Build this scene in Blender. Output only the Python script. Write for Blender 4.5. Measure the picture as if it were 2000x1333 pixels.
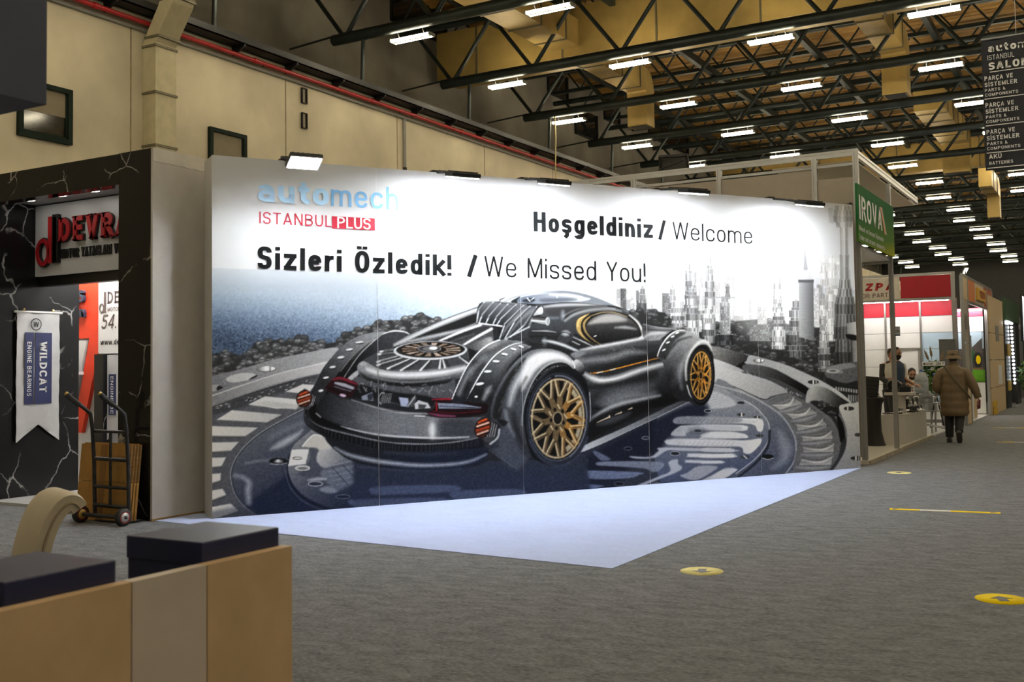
import bpy, bmesh, math, random
import numpy as np
from mathutils import Vector, Matrix
# ------------------------------------------------------------------ scene, camera, light
for o in list(bpy.data.objects): bpy.data.objects.remove(o, do_unlink=True)
SC = bpy.context.scene
COL = SC.collection
random.seed(7)
# World axes follow the hall: +Y runs down the aisle, +X across the hall to the right, Z up (metres).
camd = bpy.data.cameras.new('camera'); CAM = bpy.data.objects.new('camera', camd); COL.objects.link(CAM); SC.camera = CAM
camd.sensor_width = 36.0; camd.lens = 36.0 * 2050 / 2000; camd.shift_y = -52.5 / 2000
camd.clip_end = 300
def cam_basis(yaw, pitch, roll):
    f0 = Vector((-math.sin(yaw), math.cos(yaw), 0)); r0 = Vector((math.cos(yaw), math.sin(yaw), 0)); z = Vector((0, 0, 1))
    f = f0 * math.cos(pitch) + z * math.sin(pitch); u0 = z * math.cos(pitch) - f0 * math.sin(pitch)
    r = r0 * math.cos(roll) - u0 * math.sin(roll); u = u0 * math.cos(roll) + r0 * math.sin(roll)
    return Matrix((r, u, -f)).transposed()
CAM.matrix_world = Matrix.Translation((0, 0, 1.5)) @ cam_basis(math.radians(30), math.radians(2.93), math.atan(.0158)).to_4x4()
camd.dof.use_dof = True; camd.dof.focus_distance = 12.5; camd.dof.aperture_fstop = 5.6
W = bpy.data.worlds.new('world'); SC.world = W; W.use_nodes = True
W.node_tree.nodes['Background'].inputs[0].default_value = (.55, .58, .62, 1)
W.node_tree.nodes['Background'].inputs[1].default_value = .05
SC.view_settings.view_transform = 'Standard'; SC.view_settings.look = 'None'
SC.view_settings.gamma = 1; SC.view_settings.use_curve_mapping = False
SC.view_settings.exposure = 0.35
SC.cycles.max_bounces = 5; SC.cycles.diffuse_bounces = 2; SC.cycles.glossy_bounces = 2; SC.cycles.adaptive_threshold = .03; SC.cycles.use_light_tree = False; SC.cycles.caustics_reflective = False; SC.cycles.caustics_refractive = False
LAMP_E = 54.0      # batten lamps under the roof trusses
FLOOD_E = 245.0     # floodlights on the mural wall
BOOTH_E = 36.0     # lamps inside the stands

# ------------------------------------------------------------------ helpers
def srgb(r, g, b):
    f = lambda c: (c / 255 / 12.92) if c <= 10.3 else ((c / 255 + .055) / 1.055) ** 2.4
    return (f(r), f(g), f(b))
MATS = {}
def M(name, col, rough=.55, metal=0., var=.08, scale=6., bump=0., bscale=60., spec=None, emis=None, es=0., trans=0., ior=1.45, alpha=1., coord='Object', stretch=None):
    """procedural principled material: colour with noise variation, optional fine relief"""
    if name in MATS: return MATS[name]
    m = bpy.data.materials.new(name); m.use_nodes = True; nt = m.node_tree; b = nt.nodes['Principled BSDF']
    b.inputs['Roughness'].default_value = rough; b.inputs['Metallic'].default_value = metal
    if spec is not None: b.inputs['Specular IOR Level'].default_value = spec
    tc = nt.nodes.new('ShaderNodeTexCoord'); src = tc.outputs[coord]
    if stretch:
        mp = nt.nodes.new('ShaderNodeMapping'); mp.inputs['Scale'].default_value = stretch; nt.links.new(src, mp.inputs['Vector']); src = mp.outputs['Vector']
    if var > 0:
        n = nt.nodes.new('ShaderNodeTexNoise'); n.inputs['Scale'].default_value = scale; n.inputs['Detail'].default_value = 5
        r = nt.nodes.new('ShaderNodeValToRGB')
        r.color_ramp.elements[0].position = .3; r.color_ramp.elements[1].position = .7
        r.color_ramp.elements[0].color = tuple(max(0, c * (1 - var)) for c in col) + (1,)
        r.color_ramp.elements[1].color = tuple(min(1, c * (1 + var)) for c in col) + (1,)
        nt.links.new(src, n.inputs['Vector']); nt.links.new(n.outputs['Fac'], r.inputs['Fac']); nt.links.new(r.outputs['Color'], b.inputs['Base Color'])
    else: b.inputs['Base Color'].default_value = (*col, 1)
    if bump > 0:
        n2 = nt.nodes.new('ShaderNodeTexNoise'); n2.inputs['Scale'].default_value = bscale; n2.inputs['Detail'].default_value = 3
        bp = nt.nodes.new('ShaderNodeBump'); bp.inputs['Strength'].default_value = bump; bp.inputs['Distance'].default_value = .01
        nt.links.new(src, n2.inputs['Vector']); nt.links.new(n2.outputs['Fac'], bp.inputs['Height']); nt.links.new(bp.outputs['Normal'], b.inputs['Normal'])
    if emis: b.inputs['Emission Color'].default_value = (*emis, 1); b.inputs['Emission Strength'].default_value = es
    if trans: b.inputs['Transmission Weight'].default_value = trans; b.inputs['IOR'].default_value = ior
    if alpha < 1: b.inputs['Alpha'].default_value = alpha
    MATS[name] = m
    return m
def tag(o, label=None, cat=None, group=None, kind=None):
    if label: o['label'] = label
    if cat: o['category'] = cat
    if group: o['group'] = group
    if kind: o['kind'] = kind
    return o
def thing(name, label, cat, loc=(0, 0, 0), rz=0., group=None):
    o = bpy.data.objects.new(name, None); COL.objects.link(o); o.empty_display_size = .1
    o.location = loc; o.rotation_euler = (0, 0, rz)
    return tag(o, label, cat, group)
def link(name, me, mat, parent=None, loc=None, rot=None, kind=None):
    o = bpy.data.objects.new(name, me); COL.objects.link(o); o.parent = parent
    if loc is not None: o.location = loc
    if rot is not None: o.rotation_euler = rot
    if mat is not None and not me.materials: me.materials.append(mat)
    if kind: o['kind'] = kind
    return o
class MB:
    """collects simple shapes into one mesh"""
    def __init__(s): s.v = []; s.f = []; s.mi = []; s.cur = 0; s.sm = False; s.smf = []
    def add(s, vs, fs, sm=False):
        n = len(s.v); s.v += [tuple(v) for v in vs]
        for f in fs: s.f.append(tuple(i + n for i in f)); s.mi.append(s.cur); s.smf.append(sm)
        return s
    def box(s, x0, x1, y0, y1, z0, z1):
        vs = [(x0, y0, z0), (x1, y0, z0), (x1, y1, z0), (x0, y1, z0), (x0, y0, z1), (x1, y0, z1), (x1, y1, z1), (x0, y1, z1)]
        return s.add(vs, [(0, 3, 2, 1), (4, 5, 6, 7), (0, 1, 5, 4), (1, 2, 6, 5), (2, 3, 7, 6), (3, 0, 4, 7)])
    def bbox(s, x0, x1, y0, y1, z0, z1, b=.01):
        """box with chamfered edges"""
        bm = bmesh.new(); bmesh.ops.create_cube(bm, size=1)
        for v in bm.verts: v.co = Vector(((x0 + x1) / 2 + v.co.x * (x1 - x0), (y0 + y1) / 2 + v.co.y * (y1 - y0), (z0 + z1) / 2 + v.co.z * (z1 - z0)))
        bmesh.ops.bevel(bm, geom=bm.edges[:], offset=b, segments=2, affect='EDGES', profile=.5)
        bm.verts.index_update(); s.add([v.co[:] for v in bm.verts], [[v.index for v in f.verts] for f in bm.faces]); bm.free(); return s
    def prism(s, poly, z0, z1, axis='z'):
        """poly is counter-clockwise; axis z: (x,y) poly; y: (x,z) poly extruded along y; x: (y,z) poly extruded along x"""
        n = len(poly)
        if axis == 'z': a = [(p[0], p[1], z0) for p in poly]; b = [(p[0], p[1], z1) for p in poly]
        elif axis == 'y': a = [(p[0], z1, p[1]) for p in poly]; b = [(p[0], z0, p[1]) for p in poly]
        else: a = [(z0, p[0], p[1]) for p in poly]; b = [(z1, p[0], p[1]) for p in poly]
        return s.add(a + b, [tuple(range(n))[::-1], tuple(range(n, 2 * n))] + [(i, (i + 1) % n, n + (i + 1) % n, n + i) for i in range(n)])
    def tube(s, p0, p1, r, n=8, r1=None, caps=True):
        p0 = Vector(p0); p1 = Vector(p1); d = (p1 - p0).normalized(); r1 = r if r1 is None else r1
        a = d.orthogonal().normalized(); b = d.cross(a)
        ring = lambda p, q: [tuple(p + (a * math.cos(t) + b * math.sin(t)) * q) for t in [2 * math.pi * k / n for k in range(n)]]
        s.add(ring(p0, r) + ring(p1, r1), [(i, (i + 1) % n, n + (i + 1) % n, n + i) for i in range(n)], True)
        if caps:
            s.add(ring(p0, r), [tuple(range(n))[::-1]]); s.add(ring(p1, r1), [tuple(range(n))])
        return s
    def path(s, pts, r, n=8, closed=False, rs=None):
        """swept round tube through points"""
        P = [Vector(p) for p in pts]; m = len(P); rings = []; a = None
        for i in range(m):
            d = (P[(i + 1) % m] - P[i - 1]) if closed else (P[min(i + 1, m - 1)] - P[max(i - 1, 0)])
            d = d.normalized()
            if a is None: a = d.orthogonal().normalized()
            a = (a - d * a.dot(d)).normalized(); b = d.cross(a); q = rs[i] if rs else r
            rings.append([tuple(P[i] + (a * math.cos(t) + b * math.sin(t)) * q) for t in [2 * math.pi * k / n for k in range(n)]])
        vs = [v for R_ in rings for v in R_]; fs = []
        for i in range(m if closed else m - 1):
            j = (i + 1) % m
            fs += [(i * n + k, i * n + (k + 1) % n, j * n + (k + 1) % n, j * n + k) for k in range(n)]
        s.add(vs, fs, True)
        if not closed: s.add(rings[0], [tuple(range(n))[::-1]]); s.add(rings[-1], [tuple(range(n))])
        return s
    def lathe(s, prof, c=(0, 0, 0), n=24, axis='z', sx=1., sy=1.):
        """prof: (radius, height) list, spun round axis through c"""
        vs = []
        for r, h in prof:
            for k in range(n):
                t = 2 * math.pi * k / n; x, y = r * math.cos(t) * sx, r * math.sin(t) * sy
                vs.append((c[0] + x, c[1] + y, c[2] + h) if axis == 'z' else ((c[0] + x, c[1] - h, c[2] + y) if axis == 'y' else (c[0] + h, c[1] + x, c[2] + y)))
        fs = [(i * n + k, i * n + (k + 1) % n, (i + 1) * n + (k + 1) % n, (i + 1) * n + k) for i in range(len(prof) - 1) for k in range(n)]
        s.add(vs, fs, True)
        if prof[0][0] > 1e-6: s.add(vs[:n], [tuple(range(n))[::-1]])
        if prof[-1][0] > 1e-6: s.add(vs[-n:], [tuple(range(n))])
        return s
    def loft(s, rings, caps=True):
        """rings: equal-length lists of points"""
        n = len(rings[0]); vs = [p for r in rings for p in r]
        s.add(vs, [(i * n + k, i * n + (k + 1) % n, (i + 1) * n + (k + 1) % n, (i + 1) * n + k) for i in range(len(rings) - 1) for k in range(n)], True)
        if caps: s.add(rings[0], [tuple(range(n))[::-1]]); s.add(rings[-1], [tuple(range(n))])
        return s
    def sphere(s, c, r, n=12, m=8, sx=1, sy=1, sz=1):
        prof = [(max(r * math.sin(math.pi * i / m), 1e-7), -r * math.cos(math.pi * i / m) * sz) for i in range(m + 1)]
        return s.lathe(prof, c, n, sx=sx, sy=sy)
    def xf(s, mtx):
        s.v = [tuple(mtx @ Vector(v)) for v in s.v]; return s
    def mesh(s, name):
        me = bpy.data.meshes.new(name); me.from_pydata(s.v, [], s.f)
        me.polygons.foreach_set('material_index', s.mi); me.polygons.foreach_set('use_smooth', s.smf); me.update()
        return me
    def build(s, name, mat, parent=None, loc=None, rot=None, kind=None):
        me = s.mesh(name)
        for m_ in (mat if isinstance(mat, (list, tuple)) else [mat]): me.materials.append(m_)
        return link(name, me, None, parent, loc, rot, kind)
def B(x0, x1, y0, y1, z0, z1): return MB().box(x0, x1, y0, y1, z0, z1)
def ring_e(c, rx, ry, n=20, rz=0.):
    return [(c[0] + rx * math.cos(2 * math.pi * k / n + rz), c[1] + ry * math.sin(2 * math.pi * k / n + rz), c[2]) for k in range(n)]
def copy_tree(o, parent=None, loc=None, rz=None):
    c = o.copy(); COL.objects.link(c); c.parent = parent
    if loc is not None: c.location = loc
    if rz is not None: c.rotation_euler[2] = rz
    for ch in list(o.children): copy_tree(ch, c)
    return c
# ---- stroke lettering: every glyph is a set of centre lines drawn with a flat pen
def glyph(ch, w, cond=1.):
    h = w / 2; X = .72; r = .2; S = []
    def st(*pts, c=False, r=0.): S.append((list(pts), c, r))
    L = .5 * cond + w * .5; U = .58 * cond + w * .5; wid = L
    base = {'ş': 's', 'ö': 'o', 'ü': 'u', 'ı': 'i', 'Ö': 'O', 'Ü': 'U', 'İ': 'I', 'Ç': 'C', 'ç': 'c', 'ğ': 'g'}.get(ch, ch)
    bowl = lambda y0, y1, x0=h, x1=L - h: st((x0, y0), (x1, y0), (x1, y1), (x0, y1), c=True, r=.3)
    b = base
    if b == ' ': return [], .26 * cond + w * .3
    elif b == 'a': st((h + .02, X - .2), (h + .02, X - h), (L - h, X - h), (L - h, 0), r=.17); st((L - h, X * .57), (h, X * .57), (h, h), (L - h, h), (L - h, X * .4), r=.14)
    elif b == 'b': st((h, 0), (h, 1)); bowl(h, X - h)
    elif b == 'c': st((L - h, X - .23), (L - h, X - h), (h, X - h), (h, h), (L - h, h), (L - h, .23), r=.26)
    elif b == 'd': st((L - h, 0), (L - h, 1)); bowl(h, X - h)
    elif b == 'e': st((h, X * .52), (L - h, X * .52)); st((L - h, X * .52), (L - h, X - h), (h, X - h), (h, h), (L - h, h), (L - h, .21), r=.26)
    elif b == 'f': wid = .34 * cond + w * .4; st((wid, 1 - h), (.1 + h, 1 - h), (.1 + h, 0), r=.16); st((0, X - h), (wid, X - h))
    elif b == 'g': bowl(h, X - h); st((L - h, X), (L - h, -.25 + h), (h, -.25 + h), (h, -.1), r=.17)
    elif b == 'h': st((h, 0), (h, 1)); st((h, X * .45), (h, X - h), (L - h, X - h), (L - h, 0), r=.2)
    elif b == 'i':
        wid = w; st((h, 0), (h, X))
        if ch != 'ı': st((h, 1 - max(.13, w * .8)), (h, 1))
    elif b == 'j': wid = w; st((h, X), (h, -.2)); st((h, .88), (h, 1))
    elif b == 'k': st((h, 0), (h, 1)); st((L, X), (h + .02, .27)); st((L * .38, .4), (L + .01, 0))
    elif b == 'l': wid = w; st((h, 0), (h, 1))
    elif b == 'm': wid = L * 1.62; a = wid / 2; st((h, 0), (h, X)); st((h, X * .5), (h, X - h), (a, X - h), (a, 0), r=.17); st((a, X * .5), (a, X - h), (wid - h, X - h), (wid - h, 0), r=.17)
    elif b == 'n': st((h, 0), (h, X)); st((h, X * .45), (h, X - h), (L - h, X - h), (L - h, 0), r=.2)
    elif b == 'o': bowl(h, X - h)
    elif b == 'p': st((h, -.25), (h, X)); bowl(h, X - h)
    elif b == 'q': st((L - h, -.25), (L - h, X)); bowl(h, X - h)
    elif b == 'r': wid = .32 * cond + w * .5; st((h, 0), (h, X)); st((h, X * .45), (h, X - h), (wid, X - h), r=.2)
    elif b == 's': L = L * .94; wid = L; st((L - h, X - .2), (L - h, X - h), (h, X - h), (h, X * .52), (L - h, X * .48), (L - h, h), (h, h), (h, .2), r=.16)
    elif b == 't': wid = .34 * cond + w * .4; st((.09 + h, .92), (.09 + h, h), (wid, h), r=.15); st((0, X - h), (wid, X - h))
    elif b == 'u': st((h, X), (h, h), (L - h, h), (L - h, X * .55), r=.2); st((L - h, 0), (L - h, X))
    elif b == 'v': st((h * .8, X), (L / 2, 0)); st((L / 2, 0), (L - h * .8, X))
    elif b == 'w': wid = L * 1.45; q = wid / 4; st((h * .6, X), (q, 0)); st((q, 0), (2 * q, X)); st((2 * q, X), (3 * q, 0)); st((3 * q, 0), (wid - h * .6, X))
    elif b == 'x': st((0, 0), (L, X)); st((0, X), (L, 0))
    elif b == 'y': st((h * .8, X), (L / 2, .02)); st((L - h * .8, X), (L * .36, -.25))
    elif b == 'z': st((.01, X - h), (L - .01, X - h)); st((L - h * 1.3, X - w * .7), (h * 1.3, w * .7)); st((.01, h), (L - .01, h))
    elif b == 'A': wid = U * 1.1; st((h * .9, 0), (wid / 2, 1)); st((wid / 2, 1), (wid - h * .9, 0)); st((wid * .2, .3), (wid * .8, .3))
    elif b == 'B': wid = U; st((h, 0), (h, 1)); st((h, 1 - h), (U - h - .02, 1 - h), (U - h - .02, .53), (h, .53), r=.2); st((h, .53), (U - h, .53), (U - h, h), (h, h), r=.22)
    elif b in 'CG':
        wid = U; st((U - h, .72), (U - h, 1 - h), (h, 1 - h), (h, h), (U - h, h), (U - h, .28 if b == 'C' else .48), r=.3)
        if b == 'G': st((U * .55, .48), (U, .48))
    elif b == 'D': wid = U; st((h, 0), (h, 1)); st((h, 1 - h), (U - h, 1 - h), (U - h, h), (h, h), r=.34)
    elif b in 'EF':
        wid = U * .85; st((h, 0), (h, 1)); st((h, 1 - h), (wid, 1 - h)); st((h, .52), (wid * .92, .52))
        if b == 'E': st((h, h), (wid, h))
    elif b == 'H': wid = U; st((h, 0), (h, 1)); st((U - h, 0), (U - h, 1)); st((h, .52), (U - h, .52))
    elif b == 'I': wid = w; st((h, 0), (h, 1))
    elif b == 'J': wid = U * .8; st((wid - h, 1), (wid - h, h), (h, h), (h, .28), r=.2)
    elif b == 'K': wid = U; st((h, 0), (h, 1)); st((U, 1), (h, .36)); st((U * .36, .56), (U + .02, 0))
    elif b == 'L': wid = U * .8; st((h, 0), (h, 1)); st((h, h), (wid, h))
    elif b == 'M': wid = U * 1.25; st((h, 0), (h, 1)); st((h, 1), (wid / 2, .05)); st((wid / 2, .05), (wid - h, 1)); st((wid - h, 1), (wid - h, 0))
    elif b == 'N': wid = U * 1.03; st((h, 0), (h, 1)); st((h, 1), (wid - h, 0)); st((wid - h, 0), (wid - h, 1))
    elif b in 'OQ0':
        wid = U * (1.04 if b != '0' else .85); st((h, h), (wid - h, h), (wid - h, 1 - h), (h, 1 - h), c=True, r=.36)
        if b == 'Q': st((wid * .6, .25), (wid, -.05))
    elif b in 'PR':
        wid = U * .95; st((h, 0), (h, 1)); st((h, 1 - h), (wid - h, 1 - h), (wid - h, .48), (h, .48), r=.24)
        if b == 'R': st((wid * .5, .48), (wid, 0))
    elif b == 'S': wid = U * .92; st((wid - h, .74), (wid - h, 1 - h), (h, 1 - h), (h, .53), (wid - h, .49), (wid - h, h), (h, h), (h, .26), r=.22)
    elif b == 'T': wid = U * .95; st((wid / 2, 0), (wid / 2, 1)); st((0, 1 - h), (wid, 1 - h))
    elif b == 'U': wid = U; st((h, 1), (h, h), (U - h, h), (U - h, 1), r=.26)
    elif b == 'V': wid = U * 1.05; st((h * .9, 1), (wid / 2, 0)); st((wid / 2, 0), (wid - h * .9, 1))
    elif b == 'W': wid = U * 1.5; q = wid / 4; st((h * .6, 1), (q, 0)); st((q, 0), (2 * q, 1)); st((2 * q, 1), (3 * q, 0)); st((3 * q, 0), (wid - h * .6, 1))
    elif b == 'X': wid = U; st((h, 0), (U - h, 1)); st((h, 1), (U - h, 0))
    elif b == 'Y': wid = U; st((h * .8, 1), (U / 2, .45)); st((U - h * .8, 1), (U / 2, .45)); st((U / 2, .47), (U / 2, 0))
    elif b == 'Z': wid = U * .9; st((0, 1 - h), (wid, 1 - h)); st((wid - h, 1 - w * .7), (h, w * .7)); st((0, h), (wid, h))
    elif b == '1': wid = U * .5; st((wid - h, 0), (wid - h, 1)); st((wid - h, .98), (0, .78))
    elif b == '2': wid = U * .85; st((h, .74), (h, 1 - h), (wid - h, 1 - h), (wid - h, .55), r=.2); st((wid - h, .58), (h, h)); st((0, h), (wid, h))
    elif b == '4': wid = U * .9; st((wid * .72, 0), (wid * .72, 1)); st((wid * .72, 1), (h * .5, .28)); st((0, .26), (wid, .26))
    elif b == '5': wid = U * .85; st((wid - .03, 1 - h), (h, 1 - h), (h, .56)); st((h, .58), (wid - h, .62), (wid - h, h), (h, h), (h, .2), r=.22)
    elif b == '9': wid = U * .85; st((h, .45), (wid - h, .45), (wid - h, 1 - h), (h, 1 - h), c=True, r=.25); st((wid - h, .7), (wid - h, h), (h, h), (h, .2), r=.24)
    elif b == '6': wid = U * .85; st((h, h), (wid - h, h), (wid - h, .55), (h, .55), c=True, r=.25); st((h, .3), (h, 1 - h), (wid - h, 1 - h), (wid - h, .8), r=.24)
    elif b == '/': wid = .36 * cond + w * .3; st((0, -.02), (wid, 1.02))
    elif b == '!': wid = w; st((h, .3), (h, 1)); st((h, 0), (h, max(.13, w * .8)))
    elif b == '.': wid = w; st((h, 0), (h, max(.12, w * .8)))
    elif b == '-': wid = .35 * cond; st((0, .4), (wid, .4))
    elif b == '&': wid = U * .95; st((wid, 0), (h * 1.5, .75), (h * 1.5, 1 - h), (wid * .6, 1 - h), (wid * .6, .68), (h, .4), (h, h), (wid * .75, h), (wid - h, .42), r=.13)
    if ch in 'şÇç': st((wid * .5, .02), (wid * .56, -.1), (wid * .3, -.22), r=.05)
    if ch in 'öü': st((wid * .28, .84), (wid * .28, .98)); st((wid * .72, .84), (wid * .72, .98))
    if ch in 'ÖÜ': st((wid * .3, 1.08), (wid * .3, 1.08 + .13)); st((wid * .7, 1.08), (wid * .7, 1.08 + .13))
    if ch == 'İ': st((h, 1.08), (h, 1.22))
    return S, wid
def fillet(pts, closed, r):
    if r <= 0: return pts
    n = len(pts); out = []
    for i, p in enumerate(pts):
        if not closed and i in (0, n - 1): out.append(p); continue
        a = Vector(pts[i - 1]); b = Vector(p); c = Vector(pts[(i + 1) % n]); la = (a - b).length; lc = (c - b).length
        ra = min(r * 1.5, la / 2 if closed or 0 < i - 1 else la * .9); rc = min(r * 1.5, lc / 2 if closed or i + 1 < n - 1 else lc * .9)
        p0 = b + (a - b) * (ra / la); p2 = b + (c - b) * (rc / lc)
        for k in range(7):
            t = k / 6; q = p0 * (1 - t) ** 2 + b * (2 * t * (1 - t)) + p2 * t * t
            if not out or (Vector(out[-1]) - q).length > 1e-4: out.append(tuple(q))
    return out
def ribbon(mb, pts, w, closed, place, depth):
    P = [Vector(p) for p in pts]; n = len(P); lo = []; hi = []
    for i in range(n):
        if closed: d0 = (P[i] - P[i - 1]); d1 = (P[(i + 1) % n] - P[i])
        else: d0 = P[i] - P[max(i - 1, 0)]; d1 = P[min(i + 1, n - 1)] - P[i]
        if d0.length < 1e-6: d0 = d1
        if d1.length < 1e-6: d1 = d0
        d0 = d0.normalized(); d1 = d1.normalized(); nn = Vector((-d0.y, d0.x)) + Vector((-d1.y, d1.x))
        nn = nn.normalized() if nn.length > 1e-5 else Vector((-d1.y, d1.x)); k = max(.5, nn.dot(Vector((-d1.y, d1.x))))
        lo.append(P[i] - nn * (w / 2 / k)); hi.append(P[i] + nn * (w / 2 / k))
    m = n if closed else n - 1
    vs = [place(p, 0) for p in lo] + [place(p, 0) for p in hi]
    if depth <= 0:
        mb.add(vs, [(i, (i + 1) % n, n + (i + 1) % n, n + i) for i in range(m)])
    else:
        vs += [place(p, depth) for p in lo] + [place(p, depth) for p in hi]; fs = []
        for i in range(m):
            j = (i + 1) % n
            fs += [(2 * n + i, 2 * n + j, 3 * n + j, 3 * n + i), (i, n + i, n + j, j), (i, j, 2 * n + j, 2 * n + i), (n + j, n + i, 3 * n + i, 3 * n + j)]
        if not closed: fs += [(0, 2 * n, 3 * n, n), (n - 1, 2 * n - 1, 4 * n - 1, 3 * n - 1)]
        mb.add(vs, fs)
def words(t):
    i = 0; out = []
    for q in t.split(' '): out.append((i, i + len(q))); i += len(q) + 1
    return out
def text_width(t, w, cond, gap): return sum(glyph(c, w, cond)[1] + gap for c in t) - gap
def write(mb, t, x, z, size, w=.12, cond=1., gap=None, width=None, depth=0., y=0., serif=0., slant=0., sel=None):
    """letters in the local XZ plane facing -Y; size = cap height, w = pen width / cap height; width = fit to this total width"""
    gap = .12 + w * .35 if gap is None else gap
    tw = text_width(t, w, cond, gap); sx = (width / (tw * size)) if width else 1.
    cx = 0.
    for ci, ch in enumerate(t):
        S, wid = glyph(ch, w, cond)
        if sel and not sel[0] <= ci < sel[1]: S = []
        for pts, closed, r in S:
            q = fillet(pts, closed, r)
            place = lambda p, d: (x + (cx + p[0] + slant * p[1]) * size * sx, y - d, z + p[1] * size)
            ribbon(mb, q, w, closed, place, depth)
            if serif and not closed:
                for e, o_ in ((pts[0], pts[1]), (pts[-1], pts[-2])):
                    if (abs(e[1]) < .02 or abs(e[1] - 1) < .02) and abs(e[0] - o_[0]) < .45 and abs(e[1] - o_[1]) > .2:
                        yy = .03 if e[1] < .5 else .97
                        ribbon(mb, [(e[0] - w / 2 - serif, yy), (e[0] + w / 2 + serif, yy)], .06, False, place, depth)
        cx += wid + gap
    return x + cx * size * sx
# ------------------------------------------------------------------ the hall
def carpet_mat(name, c0, c1, fine=260., coarse=9., rough=.95):
    m = bpy.data.materials.new(name); m.use_nodes = True; nt = m.node_tree; b = nt.nodes['Principled BSDF']; b.inputs['Roughness'].default_value = rough
    b.inputs['Specular IOR Level'].default_value = .15
    tc = nt.nodes.new('ShaderNodeTexCoord'); mp = nt.nodes.new('ShaderNodeMapping'); mp.inputs['Scale'].default_value = (.55, 1.25, 1); mp.inputs['Rotation'].default_value = (0, 0, math.radians(-30)); nt.links.new(tc.outputs['Object'], mp.inputs[0])
    n1 = nt.nodes.new('ShaderNodeTexNoise'); n1.inputs['Scale'].default_value = fine; n1.inputs['Detail'].default_value = 2
    n2 = nt.nodes.new('ShaderNodeTexNoise'); n2.inputs['Scale'].default_value = coarse; n2.inputs['Detail'].default_value = 6; n2.inputs['Roughness'].default_value = .7
    n3 = nt.nodes.new('ShaderNodeTexNoise'); n3.inputs['Scale'].default_value = fine * .22; n3.inputs['Detail'].default_value = 4
    for n in (n1, n2, n3): nt.links.new(mp.outputs[0], n.inputs['Vector'])
    a = nt.nodes.new('ShaderNodeMath'); a.operation = 'ADD'; a2 = nt.nodes.new('ShaderNodeMath'); a2.operation = 'ADD'; d = nt.nodes.new('ShaderNodeMath'); d.operation = 'MULTIPLY'; d.inputs[1].default_value = 1 / 3
    nt.links.new(n1.outputs['Fac'], a.inputs[0]); nt.links.new(n2.outputs['Fac'], a.inputs[1]); nt.links.new(a.outputs[0], a2.inputs[0]); nt.links.new(n3.outputs['Fac'], a2.inputs[1]); nt.links.new(a2.outputs[0], d.inputs[0])
    r = nt.nodes.new('ShaderNodeValToRGB'); r.color_ramp.elements[0].position = .41; r.color_ramp.elements[1].position = .59
    r.color_ramp.elements[0].color = (*c0, 1); r.color_ramp.elements[1].color = (*c1, 1)
    nt.links.new(d.outputs[0], r.inputs[0]); nt.links.new(r.outputs[0], b.inputs['Base Color'])
    bp = nt.nodes.new('ShaderNodeBump'); bp.inputs['Strength'].default_value = .4; bp.inputs['Distance'].default_value = .004; nt.links.new(n1.outputs['Fac'], bp.inputs['Height']); nt.links.new(bp.outputs[0], b.inputs['Normal'])
    MATS[name] = m; return m
m_carpet = carpet_mat('grey_needlefelt', (.078, .081, .087), (.24, .246, .256))
m_blue = carpet_mat('blue_needlefelt', (.42, .49, .74), (.50, .58, .86), 200., 5.)
m_plaster = M('cream_plaster', (.66, .585, .43), .85, var=.16, scale=.9, bump=.15, bscale=30)
m_concrete = M('grey_concrete', (.30, .275, .225), .9, var=.3, scale=.7, bump=.2, bscale=20)
m_steel = M('dark_green_steel', (.026, .036, .034), .45, .3, var=.3, scale=3)
m_black = M('black_steel', (.012, .013, .014), .5, .2, var=.2)
m_red = M('red_pipe_paint', (.50, .018, .022), .4, var=.15)
m_duct = M('galvanised_duct', (.42, .29, .09), .5, .25, var=.18, scale=1.5)
m_duct_band = M('duct_flange', (.16, .14, .09), .5, .4)
m_deck = M('roof_deck_metal', (.30, .165, .04), .55, .2, var=.35, scale=1.1)
m_tube = M('lamp_tube', (.9, .9, .8), .4, var=0, emis=(1., .88, .62), es=LAMP_E)
m_green = M('dark_green_frame', (.012, .022, .016), .6, var=.15, spec=.1)
m_glass_dark = M('dark_window_glass', (.02, .018, .014), .08, var=.3, scale=3)
m_alu = M('aluminium_profile', (.42, .42, .42), .38, .75, var=.06)
m_white = M('white_panel', (.78, .78, .78), .5, var=.02)

B(-14.2, 16, -6, 82, -.3, 0).build('floor', m_carpet, kind='structure')
wl = B(-14.2, -13.3, -6, 82, 0, 7.2).build('wall_left', m_plaster, kind='structure')
wu = B(-15.8, -15.2, -6, 82, 7.2, 11.6).build('wall_upper', m_concrete, kind='structure')
B(-15.8, -13.3, -6, 82, 7.2, 7.24).build('trim_1', m_concrete, kind='structure')
m_far = M('far_wall_paint', (.05, .05, .05), .9); m_side_wall = M('side_wall_paint', (.6, .58, .54), .9)
B(-15.8, 16, 82, 82.4, 0, 11.6).build('wall_far', m_far, kind='structure')
B(16, 16.4, -6, 82, 0, 11.6).build('wall_right', m_side_wall, kind='structure')
B(-15.8, 16, -6.4, -6, 0, 11.6).build('wall_near', m_side_wall, kind='structure')
# vertical panel joints of the plaster wall
jm = M('wall_joint', (.33, .27, .17), .9, var=.2)
jme = B(-.004, .006, -.012, .012, 0, 6.95).mesh('panel_joint')
for v in (11.15, 14.7, 18.2, 21.8, 25.4, 29., 32.6): link('panel_joint', jme, jm, wl, (-13.3, v, 0))
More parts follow.
